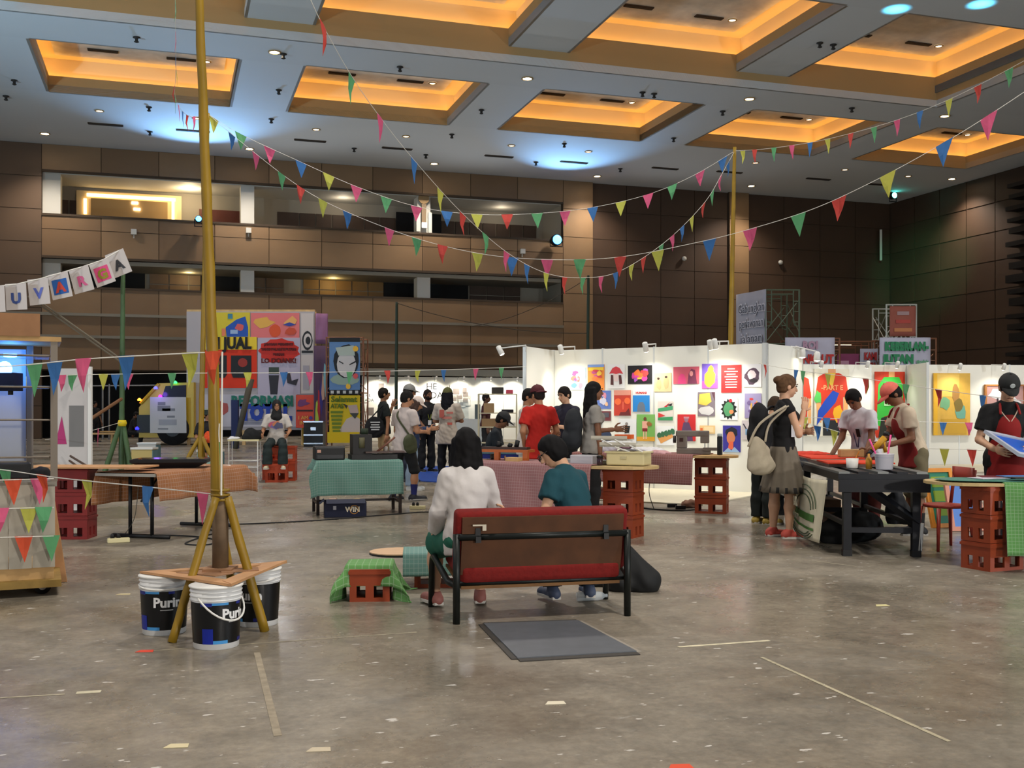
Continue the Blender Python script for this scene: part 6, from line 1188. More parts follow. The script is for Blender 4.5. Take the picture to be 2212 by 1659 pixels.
t, w_, h_ = tpost('yellow and red poster reading JUAL with two speakers', 437, 728, 553, 838, (212, 52, 22), [('yellow_heading', rect(0, .38, 1, .25), (226, 190, 40)), ('loudspeaker', [(-.42, .14), (-.06, .14), (-.06, -.24), (-.1, -.3), (-.38, -.3), (-.42, -.2)], (20, 14, 14)), ('loudspeaker', [(.02, .14), (.4, .14), (.4, -.2), (.34, -.3), (.06, -.3), (.02, -.2)], (20, 14, 14)), ('cone', blob(-.26, 0, .08, .08, 12, .02, 2), (150, 40, 26)), ('cone', blob(.24, 0, .09, .09, 12, .02, 3), (150, 40, 26))], .09); text('DI JUAL', .62, mat((20, 16, 18), .7), t, (-.02, -.06, h_ * .37), RX, .03, width=w_ * .82)
t, w_, h_ = tpost('white poster with a red jagged speech burst over two figures', 555, 729, 647, 852, (178, 166, 182), [('red_burst', blob(0, .27, .45, .2, 22, .04, 8, .12), (196, 36, 18)), ('tv_head', rect(-.12, -.08, .24, .12), (54, 62, 50)), ('body', [(-.24, -.16), (.0, -.16), (-.04, -.5), (-.2, -.5)], (40, 36, 42)), ('falling_figure', [(.16, -.1), (.26, -.12), (.3, -.26), (.46, -.22), (.4, -.34), (.2, -.3)], (44, 36, 44))], .07)
for i, (q_, s_) in enumerate((('JANGAN BERHENTI', .13), ('YANG PALARTE PUTUH', .13), ('BUKAN', .13), ('LO DOANK!', .25))): text(q_, s_, mat((90, 10, 8), .7), t, (0, -.06, h_ * (.38 - .09 * i - (.02 if i == 3 else 0))), RX, .012)
tpost('white poster with a black spiral eye at the right of the wall', 649, 676, 676, 850, (196, 182, 176), [('spiral', blob(0, .16, .42, .12, 16, .02, 2), (30, 26, 28)), ('spiral', blob(.02, .16, .32, .09, 16, .02, 3), (196, 182, 176)), ('pupil', blob(.06, .16, .2, .05, 14, .02, 4), (30, 26, 28)), ('grey_patch', rect(-.1, -.3, .5, .3), (160, 150, 156)), ('black_bar', rect(0, .02, .9, .03), (30, 26, 28))], .07)
t, w_, h_ = tpost('white cloth poster reading REFORMASI TOTAL in green and blue', 438, 852, 640, 922, (186, 178, 186), [('red_beast', blob(-.32, .1, .1, .2, 10, .3, 3), (170, 76, 70)), ('yellow_shadow', rect(.16, .14, .52, .1), (180, 196, 60))], .1); text('REFORMASI', .55, mat((28, 106, 90), .7), t, (w_ * .13, -.05, h_ * .28), RX, .03, width=w_ * .66); text('TOTAL', .8, mat((32, 60, 150), .7), t, (w_ * .17, -.05, -h_ * .08), RX, .06, width=w_ * .56)
for i in range(4): poly_print(t, 'small_text_line', rect(w_ * .12, -h_ * (.26 + .05 * i), w_ * .5, .05), (130, 126, 140), 4)
t, w_, h_ = tpost('coral placard on a stick reading I AM IN', 638, 853, 677, 924, (214, 78, 60), [('purple_scrawl', blob(-.1, .25, .3, .12, 12, .4, 2), (120, 60, 110)), ('dark_bar', rect(0, .02, .9, .05), (60, 30, 30)), ('blue_spot', blob(.34, -.2, .1, .06, 9, .2, 3), (80, 60, 140))], .25); text('I AM', .2, mat((226, 190, 90), .7), t, (-.05, -.05, -h_ * .2), RX); text('IN', .2, mat((226, 190, 90), .7), t, (-.1, -.05, -h_ * .36), RX); MB().tube([(-.1, .03, -h_ / 2), (-.05, .03, -h_ / 2 - .69)], .03, 6).build('stick', M_BAM, t)
p = W(686, 0, YT); t = sheet('slanted purple patterned banner right of the protest wall', (p.x - .1, YT + .1, W(0, 742, YT).z), math.radians(25), .5, 1.2, (140, 96, 130)); 
t = sheet('tall dark multicolour banner beside the banner tower', (W(678, 0, YT).x, YT, .02), math.radians(10), .55, 3.9, (84, 60, 84))
for i, c in enumerate(((176, 190, 70), (170, 40, 50), (60, 50, 120), (190, 150, 130), (120, 170, 180))): poly_print(t, 'colour_streak', blob(.12 + .08 * i, 1.2 + .35 * i, .06, .6, 9, .3, i), c, 14 + i)
# banner tower with face posters
YB = 40.0; w_ = (785 - 705) / F * YB; t = scaffold('brown scaffold tower carrying the blue face and yellow cow banners', (W(705, 0, YB).x, YB), 0, w_, 1.2, 0, W(0, 728, YB).z, M_SCR, 2)
def bpost(label, py0, py1, bg, draw):
    h_ = (py1 - py0) / F * YB; ww = (778 - 712) / F * YB; p = W(745, (py0 + py1) / 2, YB); t = thing('hanging_banner', label, 'banner', (p.x, YB - .04, p.z), 0, 'banners on the brown tower'); MB().b2((-ww / 2, 0, -h_ / 2), (ww / 2, .02, h_ / 2)).build('sheet', mat(bg, .75), t)
    for k, (nm, pl, c) in enumerate(draw): poly_print(t, nm, [(x * ww, y * h_) for x, y in pl], c, 4 + 3 * k)
    return t, ww, h_
bpost('blue banner with a pale frowning face and black hair', 729, 852, (96, 128, 170), [('black_strip', rect(0, .46, 1, .08), (24, 22, 22)), ('black_strip', rect(0, -.46, 1, .08), (24, 22, 22)), ('green_haze', blob(0, -.24, .46, .1, 12, .1, 6), (140, 156, 140)), ('black_hair', blob(.05, .08, .42, .3, 14, .05, 1), (20, 18, 20)), ('pale_face', blob(.06, .03, .31, .24, 14, .04, 2), (196, 186, 182)), ('fringe', [(-.3, .32), (.3, .36), (.34, .18), (-.2, .18)], (170, 176, 164)), ('brow', [(-.18, .09), (-.04, .05), (-.04, .03), (-.18, .07)], (30, 26, 26)), ('brow', [(.16, .03), (.36, .09), (.36, .06), (.16, .01)], (30, 26, 26)), ('yellow_dot', blob(.36, .3, .09, .05, 12, .02, 3), (226, 170, 50)), ('yellow_dot', blob(.12, -.36, .08, .05, 12, .02, 4), (226, 170, 50)), ('heart', blob(.36, -.18, .08, .05, 9, .1, 5), (206, 80, 80))] + [('icon', rect(-.4 + .2 * i, -.46, .1, .05), (190, 186, 180)) for i in range(5)])
t, ww, h_ = bpost('yellow banner reading Selamat ATAS with a cow in a shirt', 854, 945, (214, 180, 30), [('cow_body', [(-.1, -.5), (-.2, -.36), (.06, -.06), (.3, .02), (.5, -.06), (.5, -.46)], (196, 176, 166)), ('cow_head', [(.1, .26), (.4, .28), (.46, .08), (.36, .0), (.2, .04)], (190, 160, 150)), ('ear', [(-.04, .3), (.1, .26), (.06, .18)], (50, 40, 40)), ('dark_scarf', [(.16, .08), (.46, .08), (.34, -.06)], (60, 60, 56))] + [('text_block', rect(-.26, .1 - .09 * i, .4 - .03 * i, .06), (108, 122, 20)) for i in range(6)])
text('Selamat', .3, mat((84, 104, 20), .7), t, (-.02, -.05, h_ * .4), RX, .01, width=ww * .86); text('ATAS', .24, mat((84, 104, 20), .7), t, (-ww * .24, -.05, h_ * .24), RX, .01, width=ww * .44)
o = MB().b2((-.6, -.02, -.2), (.6, .02, .2)).build('yellow_cloth', mat((214, 176, 24), .8)); o.location = W(742, 945, YB - .1); tag(o, 'plain yellow cloth hanging below the cow banner', 'cloth')
p = W(685, 0, 41); t = thing('flight_case', 'black flight case with silver edges below the coral placard', 'flight case', (p.x, 40.5, 0)); MB().b2((-.36, -.3, 0), (.36, .3, .95)).build('body', M_BLK, t)
for z_ in (.1, .42, .92): MB().b2((-.37, -.31, z_), (.37, -.3, z_ + .05)).build('edge', M_ALU, t)
MB().b2((-.1, -.315, .62), (.1, -.3, .74)).build('handle_plate', M_ALU, t)
p = W(538, 0, 38); t = tag(MB().tube([(0, 0, 0), (.55, .1, 2.5)], [.09, .12], 8).build('leaning_pole', mat((80, 72, 60), .7), None, True), 'dark wrapped pole leaning in front of the REFORMASI poster', 'pole'); t.location = (p.x - .5, 38, 0.0)
t = tag(MB().b2((-.12, -.1, 0), (.12, .1, 1.75)).build('blue_post', mat((26, 34, 84), .6)), 'dark blue post in front of the REFORMASI poster', 'post'); t.location = (W(508, 0, 38.5).x, 38.5, 0)
# ---- hijab woman's corner: wire table, crates, bag
Yw = 20.6; p = W(530, 0, Yw); t = thing('wire_table', 'white wire-frame side table with a black bag on it', 'table', (p.x, Yw, 0), .1)
MB().b2((-.3, -.22, .8), (.28, .22, .83)).build('table_top', M_CREAM, t)
for x in (-.28, .26):
    for y in (-.2, .2): MB().tube([(x, y, 0), (x, y, .8)], .01, 6).build('leg', M_WHITE, t)
for z_ in (.3, .42): MB().tube([(-.28, -.2, z_), (.26, -.2, z_), (.26, .2, z_), (-.28, .2, z_), (-.28, -.2, z_)], .008, 6).build('wire_ring', M_WHITE, t)
fabric('backpack', 'black backpack with a green tag lying on the wire table', (p.x + .1, Yw, .83), (.3, .18, .26), (16, 17, 18), 0, 61, 'backpack'); fabric('white_cloth', 'white cloth at the left of the wire table top', (p.x - .22, Yw - .05, .83), (.12, .12, .05), (214, 214, 220), 0, 63)
p = W(605, 0, 20.75); crate('orange crate in front under the seated woman in the headscarf', (p.x - .05, 20.7, 0), .15, (168, 60, 24), .42, .36, .36); crate('orange seat crate of the woman in the headscarf, upper one', (p.x - .02, 21.15, .38), .1, (168, 60, 24), .5, .4, .3); crate('orange seat crate of the woman in the headscarf, lower one', (p.x - .02, 21.15, 0), .1, (168, 60, 24), .5, .4, .375)
p = W(583, 0, 20.9); crate('orange crate left of the seated woman, behind the wire table', (p.x - .06, 21.5, 0), .1, (168, 60, 24), .4, .4, .5)
for i, (px, Y, c, c2) in enumerate(((312, 27, (196, 176, 110), 'cream'), (322, 31, (206, 200, 190), 'white'), (455, 25.5, (150, 190, 180), 'mint'))):
    p = W(px, 0, Y); t = thing('box_stool', '%s white-topped box stool, %s' % (c2, ('nearest the monitor', 'behind the cream one', 'under the person in the bucket hat')[i]), 'stool', (p.x, Y, 0)); MB().b2((-.26, -.2, 0), (.26, .2, .4)).build('body', mat(c, .6), t); MB().b2((-.28, -.22, .4), (.28, .22, .45)).build('top', M_WHITE, t); MB().b2((.18, -.19, 0), (.28, .19, .38)).build('side_panel', mat((96, 130, 140), .6), t)
for i, (px, Y) in enumerate(((212, 43), (228, 47))):
    p = W(px, 0, Y); t = thing('wooden_bench', 'yellow wooden bench in the dark left background, %s' % ('nearer one', 'farther one')[i], 'bench', (p.x, Y, 0)); MB().b2((-.8, -.2, .4), (.8, .2, .46)).build('seat', M_WOOD, t)
    for x in (-.6, .6): MB().b2((x - .04, -.15, 0), (x + .04, .15, .4)).build('leg', M_WOOD, t)
# stage trusses in the dark passage
for i, px in enumerate((222, 236)): p = W(px, 0, 50); t = tag(MB().tube([(0, 0, 0), (0, 0, 2.6)], .05, 6).build('stand_pole', M_ALU, None), 'grey metal stand in the dark passage, %s' % ('left', 'right')[i], 'stand'); t.location = (p.x, 50, 0)
p = W(200, 0, 52); t = tag(MB().tube([(-.5, 0, 2.55), (4.6, .6, 2.62)], .04, 6).build('metal_rail', M_ALU), 'thin metal rail across the dark passage', 'rail'); t.location = (p.x, 52, 0)
# ---- left rolling cart
YC = 8.3; xr = W(116, 0, 8.25).x; xl = xr - 1.5
t = thing('display_cart', 'rolling display cart with metal posts, wire shelves and sheeted base', 'cart', (xr, YC, 0), math.radians(24)); M_PO = mat((120, 110, 98), .4, .4)
zc = lambda py: H0 - (py - HY) / F * YC
MB().b2((-1.5, -.3, zc(1255)), (.03, .55, zc(1240))).build('platform', mat((150, 120, 60), .7, noise=.2), t)
MB().b2((-1.5, -.22, zc(1240)), (-.02, .5, zc(1215))).build('base_plank', M_WOOD, t)
for i in range(9): MB().b2((-1.45 + .16 * i, -.24 - (.012 if i % 2 else 0), zc(1215)), (-1.45 + .16 * (i + 1) - .004, -.225, zc(1042))).build('corrugated_sheet', mat((176, 168, 152), .4, alpha=.93), t)
MB().b2((-1.5, -.24, zc(1046)), (.0, .5, zc(1036))).build('deck', mat((130, 124, 112), .5), t)
for x, y in ((-.02, -.2), (-.19, .45), (-1.45, -.2)): MB().box((x, y, (zc(1036) + zc(735)) / 2), (.05, .05, zc(735) - zc(1036))).build('post', M_PO, t)
for py in (985, 907, 838, 772): MB().tube([(-1.5, -.2, zc(py - 3)), (-.02, -.2, zc(py))], .008, 6).build('shelf_wire', M_PO, t)
MB().b2((-1.5, -.24, zc(742)), (.03, .5, zc(732))).build('roof_board', mat((176, 140, 90), .7, noise=.15), t)
for py in (838, 772): MB().b2((-1.45, -.18, zc(py)), (-.05, .45, zc(py) + .012)).build('glass_shelf', mat((170, 200, 230), .1, alpha=.3), t)
MB().b2((-1.45, .46, zc(1000)), (-.22, .47, zc(750))).build('white_backing', mat((190, 188, 184), .7), t)
for x in (-.1, -1.3):
    o = MB().tube([(0, -.025, 0), (0, .025, 0)], .062, 18).build('caster_wheel', mat((28, 26, 26), .6), t, True); o.location = (x, -.15, .062); MB().tube([(0, -.03, 0), (0, .03, 0)], .03, 12).build('wheel_hub', mat((170, 160, 150), .5), o); MB().b2((x - .04, -.19, .06), (x + .03, -.11, zc(1255))).build('caster_fork', M_PO, t)
o = MB().b2((-.62, -.28, 0), (.0, .3, .17)).build('cardboard_box', mat((150, 108, 74), .8, noise=.1), None); o.location = (xr - .12, YC - .02, zc(732)); o.rotation_euler = (0, 0, math.radians(24)); tag(o, 'flat brown cardboard box on top of the rolling cart', 'box')
pL = Vector((xr - .36, YC - .1, zc(798))); t = thing('blue_lamp', 'bright blue projector lamp on the shelf of the rolling cart', 'lamp', pL); MB().b2((-.14, -.06, -.17), (.1, .1, -.03)).build('housing', M_DKBLUE, t); MB().lathe([(.06, -.01), (.05, .04), (.005, .06)], 14).build('lens', mat((60, 140, 255), emit=24), t, True).rotation_euler = (math.pi / 2, 0, 0)
MB().tube([(-.08, 0, -.17), (-.08, 0, -.2)], .02, 8).build('foot', M_BLK, t); MB().tube([(.05, 0, -.17), (.05, 0, -.2)], .02, 8).build('foot', M_BLK, t)
lamp('POINT', 'blue_lamp_glow', pL + Vector((0, .1, .08)), 9, (.05, .25, 1), .05)
o = MB().b2((-.3, -.05, 0), (.3, .2, .12)).build('black_case', M_BLK, None, bevel=.01); o.location = (xr - .48, YC - .1, zc(1034)); o.rotation_euler = (0, 0, math.radians(24)); tag(o, 'black case with green edge on the cart deck', 'case')
fabric('cable_heap', 'dark heap of cables on the cart deck beside the black case', (xr - .14, YC + .02, zc(1034)), (.08, .08, .12), (26, 24, 26), 0, 71, 'cables')
# leaning plywood strip, red crates, board, white panel
a = W(112, 1050, 8.9); b = G(150, 1256); o = MB().prism([(-.06, 0), (.03, 0), (-.13, .93), (-.2, .93)], 0, .02, 0, Matrix.Rotation(math.pi / 2 - .14, 4, 'X')).build('plywood_offcut', M_PLY); o.location = (b.x - .04, b.y - .02, 0); o.rotation_euler = (0, 0, .2); tag(o, 'pale plywood offcut leaning against the rolling cart', 'board')
p = G(148, 1166); crate_stack('left of the brown table under the small board', (p.x, p.y + .18), .05, 3, (124, 36, 34), .36, .32, .255, 'dark red')
o = MB().prism([(-.7, -.25), (.62, -.3), (.66, .2), (-.66, .24)], .772, .79).build('table_board', M_PLY); o.location = (p.x + .2, p.y + .15, 0); tag(o, 'pale plywood board lying on the dark red crates', 'board')
p = W(155, 0, 13); t = thing('exhibition_board', 'white display panel with a grey print behind the rolling cart', 'panel', (p.x, 13, 0)); MB().b2((-.26, 0, .1), (.23, .03, W(0, 796, 13).z)).build('panel', mat((200, 194, 190), .7), t); poly_print(t, 'grey_print', rect(.06, 1.2, .18, .5), (120, 118, 116), 2); MB().b2((.2, -.015, .05), (.24, .035, W(0, 792, 13).z)).build('edge_post', M_WHITE, t); poly_print(t, 'pink_triangle', [(-.2, .98), (-.06, .98), (-.12, 1.32)], (176, 50, 110), 2); MB().b2((-.26, -.1, 0), (.23, .15, .1)).build('foot', M_WHITE, t)
for i, (x0, y0, x1, y1, Y) in enumerate(((150, 935, 262, 862, 17), )):
    o = MB().tube([W(x0, y0, Y), W(x1, y1, Y + 2)], .03, 8).build('wooden_pole', mat((110, 74, 44), .7)); tag(o, 'brown slanting wooden pole tied to the green bamboo', 'pole')
for i, o_ in enumerate((0, 14)):
    o = MB().tube([W(60 + o_, 640 + o_ * .2, 20.2), W(262, 783 - o_ * .5, 20.8)], .02, 6).build('rope', mat((110, 100, 84), .8)); tag(o, '%s of two slanting ropes running down to the green bamboo' % ('lower', 'upper')[i], 'rope')
o = MB().tube([W(152, 985, 12.7), W(235, 1035, 12.0)], .013, 6).build('metal_rod', mat((70, 50, 36), .6)); tag(o, 'thin brown rod behind the board on the dark red crates, upper', 'rod'); o = MB().tube([W(150, 995, 12.6), W(215, 1042, 11.8)], .013, 6).build('metal_rod', mat((70, 50, 36), .6)); tag(o, 'thin brown rod behind the board on the dark red crates, lower', 'rod')
# ---- tape marks and litter on the floor
def tape(label, pts, wd, c=(206, 196, 168), name='tape_strip'):
    a, b = G(*pts[0]), G(*pts[1]); d = (b - a); d.z = 0; n_ = Vector((-d.y, d.x, 0)).normalized() * wd / 2; o = MB().prism([(q.x, q.y) for q in (a - n_, b - n_, b + n_, a + n_)], .0008, .002).build(name, mat(c, .7, noise=.2, nscale=17)); tag(o, label, 'tape')
tape('long pale tape line slanting across the right foreground floor', ((1645, 1420), (2050, 1602)), .022, (176, 166, 140)); tape('short bright tape strip right of the floor hatch', ((1465, 1398), (1662, 1384)), .03); tape('pale tape strip at the left edge of the foreground', ((165, 1497), (218, 1494)), .045); tape('faint tape line continuing left from the pale strip', ((0, 1508), (140, 1500)), .018, (166, 156, 134)); tape('faint tape line from the buckets towards the bench', ((330, 1406), (900, 1366)), .016, (150, 140, 120)); tape('faint tape line right of the printing table', ((1760, 1212), (1850, 1224)), .02, (170, 160, 140)); tape('dusty tape trail below the front bucket', ((555, 1410), (600, 1590)), .035, (150, 138, 118))
for i, (px, py, c, nm) in enumerate(((314, 1407, (214, 66, 40), 'orange-red scrap by the left bamboo foot'), (383, 1612, (214, 200, 160), 'cream triangle scrap in the left foreground'), (690, 1620, (200, 186, 160), 'cream square scrap in the foreground'), (1200, 1519, (224, 214, 190), 'pale scrap in the middle foreground'), (1905, 1308, (214, 204, 150), 'small pale scrap right of the bench'), (1470, 1657, (222, 80, 50), 'orange scrap at the bottom edge'), (268, 1284, (206, 190, 150), 'cream scrap behind the left bucket'))):
    p = G(px, py); s_ = .05; o = MB().prism([(-s_, -.03), (s_, -.02), (s_ * .8, .03), (-s_ * .7, .025)], .0008, .003).build('paper_scrap', mat(c, .7)); o.location = (p.x, p.y, 0); tag(o, nm, 'paper scrap')
# floor things by the bench
p = G(1275, 1298); o = MB().tube([(-.1, 0, .035), (.06, 0, .035), (.09, 0, .035), (.11, 0, .035), (.13, 0, .035)], [.034, .034, .028, .013, .013], 14).build('water_bottle', mat((210, 220, 226), .05, alpha=.45), None, True); o.location = (p.x, p.y, 0); o.rotation_euler = (0, 0, .2); tag(o, 'clear plastic water bottle lying under the bench', 'bottle')
p = G(1385, 1277); f = Field((-.25, -.2, -.02), (.3, .25, .55), .014); f.cone((.08, 0, .07), (-.06, .03, .36), .14, .02, .04); f.cone((-.08, 0, .07), (-.07, .03, .34), .13, .02, .04); f.cut((0, 0, 0), (0, 0, -1)); f.wrinkle(.004, 30, 2); o = fld_obj(f, 'backpack', mat((16, 17, 18), .7), None); o.location = (p.x - .06, p.y + .05, 0); tag(o, 'black pointed bag slumped on the floor right of the bench', 'backpack')
fabric('black_bag', 'low black bag on the floor behind the right bench leg', (G(1300, 1268).x, G(1300, 1268).y + .1, 0), (.24, .14, .16), (14, 15, 16), 0, 81, 'bag')
# ================================================================ bunting
FC = dict(p=(206, 84, 122), b=(54, 108, 168), g=(88, 156, 104), y=(186, 184, 76), r=(194, 66, 56), o=(206, 76, 40))
def bunting(label, pts, flags, size, name='bunting', r=.004, twist=0, rope=None):
    """pts: (px, py, depth) along the cord; flags: (px, py-free, colour) placed where the cord passes that column"""
    t = thing(name, label, 'bunting', (0, 0, 0), 0, 'strings of coloured pennants'); P_ = []
    K = [W(*p) for p in pts]
    for i in range(len(K) - 1):
        a, b, c, d = [K[max(0, min(len(K) - 1, i + k))] for k in (-1, 0, 1, 2)]
        for j in range(8): q = j / 8; P_.append(.5 * ((2 * b) + (c - a) * q + (2 * a - 5 * b + 4 * c - d) * q * q + (3 * b - a - 3 * c + d) * q ** 3))
    P_.append(K[-1]); MB().tube(P_, r, 5).build('cord', rope or M_ROPE, t)
    ax = [(CX + p.x / p.y * F) if p.y > .1 else 0 for p in P_]; ay = [HY - (p.z - H0) / p.y * F for p in P_]
    rnd = random.Random(len(flags) * 7 + int(pts[0][0]))
    for fx, fy, c in flags:
        i = min(range(len(P_)), key=lambda k: (ax[k] - fx) ** 2 + (ay[k] - fy) ** 2); p = P_[i]; d = (P_[min(i + 1, len(P_) - 1)] - P_[max(i - 1, 0)]).normalized()
        w_, h_ = size; a, b = p - d * w_ / 2, p + d * w_ / 2; tip = p + Vector((rnd.uniform(-.06, .06), rnd.uniform(-.08, .08), -1)).normalized() * h_; n_ = d.cross(tip - p).normalized() * rnd.uniform(-.03, .03)
        m1 = (a + tip) / 2 + n_; m2 = (b + tip) / 2 + n_; up = Vector((0, 0, .006))
        o = MB().add([a + up, p + up + n_ * .3, b + up, m1, (m1 + m2) / 2 + n_ * .6, m2, tip], [(0, 1, 4, 3), (1, 2, 5, 4), (3, 4, 6), (4, 5, 6)]).build('flag', mat(FC[c], .7, noise=.05, nscale=20), t); o.modifiers.new('s', 'SOLIDIFY').thickness = .002
    return t
POLE = (1587, 326, 22); P2 = (450, 247, 20)
fl = lambda s_: [(int(a), int(b), c) for a, b, c in (q.split(',') for q in s_.split())]
S_ = (.19, .3)
bunting('steep bunting string dropping from the top centre and rising to the yellow pole', [(655, -40, 9.6), (690, 40, 10), (760, 165, 11), (830, 265, 12), (905, 358, 13), (1000, 462, 14.2), (1095, 545, 15.4), (1180, 590, 16.6), (1260, 600, 17.8), (1340, 585, 19), (1440, 520, 20.2), (1520, 440, 21.2), (1560, 375, 21.6), POLE],
        fl('698,55,r 758,163,g 822,255,p 893,343,b 948,412,y 1004,468,r 1052,510,g 1100,548,p 1143,572,b 1183,590,y 1222,597,r 1262,600,g 1300,597,p 1330,588,b 1363,577,y 1395,560,r 1425,535,g 1450,515,p 1478,492,b 1500,468,y 1522,438,r 1540,410,g 1558,380,p 1570,350,b'), (.2, .29))
bunting('long bunting string sagging from the left pole across the middle to the upper right', [P2, (540, 322, 19.5), (650, 405, 19), (750, 458, 18.6), (900, 515, 17.9), (1050, 550, 17.2), (1200, 561, 16.6), (1340, 555, 16), (1500, 525, 15.2), (1620, 495, 14.6), (1760, 450, 14), (1900, 385, 13.4), (2040, 308, 12.9), (2150, 240, 12.6), (2270, 160, 12.3)],
        fl('500,290,b 555,338,p 602,372,g 648,404,r 698,432,y 752,458,b 833,490,p 897,514,g 962,532,r 1028,547,y 1102,557,b 1183,561,p 1258,560,g 1335,555,r 1430,540,y 1527,518,b 1627,492,p 1722,462,g 1820,422,r 1920,373,y 2035,310,b 2138,247,p'), (.22, .3))
bunting('upper bunting string from the left pole to the top of the yellow pole', [P2, (520, 290, 20), (650, 350, 20.2), (770, 403, 20.4), (900, 446, 20.7), (1030, 463, 21), (1160, 461, 21.2), (1280, 448, 21.5), (1400, 420, 21.7), (1500, 378, 21.9), POLE],
        fl('460,250,y 522,286,g 583,318,p 647,347,b 710,377,y 772,402,p 836,425,g 898,443,p 962,455,b 1029,460,y 1092,462,r 1158,460,g 1220,455,p 1277,446,b 1336,434,y 1398,418,p 1454,397,g 1510,370,p 1563,340,b'), (.24, .3))
bunting('bunting string from the yellow pole top towards the upper right corner', [POLE, (1650, 322, 21.2), (1750, 308, 20), (1850, 285, 18.8), (1950, 255, 17.7), (2050, 215, 16.7), (2150, 165, 15.8), (2260, 105, 15)],
        fl('1602,324,y 1634,322,r 1672,320,g 1710,315,p 1750,308,b 1793,299,y 1836,288,r 1885,274,g 1938,257,p 1990,238,b 2047,214,y 2112,184,r 2180,150,g'), (.16, .28))
bunting('bunting string hanging down beside the big bamboo at the upper left', [(378, -40, 14.5), (379, 60, 15.6), (380, 150, 16.8), (378, 205, 18), (392, 238, 18.9), (415, 252, 19.5), P2], fl('377,10,g 379,72,p 380,120,b 379,150,y 379,185,r 382,212,g 388,228,p 395,240,b 405,248,r 420,252,p'), (.12, .28))
bunting('near bunting string from the cart to the big bamboo pole', [(-60, 796, 7.2), (60, 788, 7.1), (180, 776, 7.0), (330, 767, 6.85), (472, 760, 6.7)], fl('-20,794,g 72,786,g 125,781,b 176,777,p 282,770,b 407,763,y 466,760,o'), (.125, .22))
bunting('straight bunting string from the cart past the banners to the poster wall', [(-40, 818, 12), (110, 812, 12.6), (200, 809, 13), (430, 806, 14), (640, 805, 15), (860, 801, 16.4), (1010, 797, 17.5), (1137, 792, 18.4)], fl('60,814,y 135,812,p 160,811,g 222,809,y 250,809,b 286,808,p 368,807,g 450,806,o 527,805,y 605,805,b 681,804,p 757,803,g 830,801,r 898,800,y 961,798,b 1023,796,p 1079,794,g'), (.125, .2))
bunting('low bunting string from the cart to the foot of the big bamboo', [(-40, 1010, 8.0), (30, 1018, 7.9), (110, 1030, 7.7), (200, 1040, 7.4), (320, 1052, 7.1), (466, 1068, 6.7)], fl('6,1015,g 92,1027,o 190,1039,y 312,1051,b 443,1066,p'), (.12, .2))
for i, (py, fs) in enumerate(((1036, '30,1036,o 88,1036,p'), (1098, '0,1098,p 66,1098,y 97,1098,g'), (1160, '48,1160,o 112,1160,g'))):
    bunting('%s bunting row tied across the sheeted base of the cart' % ('top', 'middle', 'bottom')[i], [(-60, py + 3, 7.72), (40, py, 7.88), (116, py - 2, 8.02)], fl(fs), (.125, .19))
bunting('short bunting string between the white panel and the green bamboo', [(98, 950, 12.5), (190, 932, 16), (262, 912, 20.8)], fl('125,944,y 152,939,r 176,934,g 212,925,p'), (.16, .3))
bunting('tiny pastel bunting above the cardboard box on the cart', [(-10, 688, 12), (25, 686, 12), (72, 684, 12)], fl('5,688,b 22,687,p 40,686,g 60,685,p'), (.1, .07))
bunting('bunting string hanging across the painting booth, upper one', [(1640, 785, 17.5), (1720, 800, 16), (1870, 818, 14.5), (2050, 845, 13), (2230, 868, 11.5)], fl('1655,788,r 1716,797,b 1728,801,g 1790,808,y 1866,817,r 1878,820,y 1950,830,g 2025,842,r 2120,855,b'), (.13, .22))
bunting('bunting string across the painting booth at chest height', [(1715, 900, 16), (1800, 904, 16), (1960, 910, 16), (2110, 914, 16), (2230, 912, 16)], fl('1740,902,y 1781,904,b 1822,905,p 1915,908,r 2030,912,b 2092,914,p'), (.12, .2))
bunting('low slack bunting string in front of the red shirt painting', [(1715, 914, 15), (1765, 920, 14.8), (1830, 938, 14.5), (1940, 965, 14), (2040, 970, 13.6), (2110, 972, 13.4), (2230, 985, 13)], fl('1763,920,b 1802,930,y 2037,970,y 2104,972,r'), (.12, .22))
bunting('single green pennant tied to the big bamboo above its tripod', [(474, 915, 6.6), (473, 935, 6.6), (474, 955, 6.6)], fl('474,935,g'), (.11, .2))
# letter banner
t = thing('letter_banner', 'string of white cards with colourful hand-cut letters at the upper left', 'letter banner', (0, 0, 0)); cards = [(-12, 646, -3), (35, 641, -3), (84, 630, -6), (130, 617, -12), (176, 604, -15), (221, 589, -20), (256, 569, -22)]
cols_ = [((60, 80, 140), None), ((60, 80, 140), None), ((96, 110, 190), None), ((206, 70, 50), (40, 96, 170)), ((214, 96, 140), None), ((150, 140, 40), (226, 80, 130)), ((60, 60, 64), None)]
for i, ((px, py, a), ch, (c, bg)) in enumerate(zip(cards, 'EUVARGA', cols_)):
    Y = 19.2 + .25 * i; p = W(px, py, Y); o = MB().b2((-.19, -.004, -.24), (.19, .004, .24)).build('card', mat((206, 196, 190), .8), t); o.location = p; o.rotation_euler = (0, math.radians(a), 0)
    if bg: MB().b2((-.14, -.008, -.16), (.14, -.004, .12)).build('colour_square', mat(bg, .7), o)
    text(ch, .26, mat(c, .7), o, (0, -.012, -.04), (math.pi / 2, 0, 0), .012, name='letter')
MB().tube([W(cx, cy - 27, 19.2 + .25 * k) for k, (cx, cy, a) in enumerate(cards)] + [W(266, 548, 20.95)], .012, 5).build('cord', M_ROPE, t)
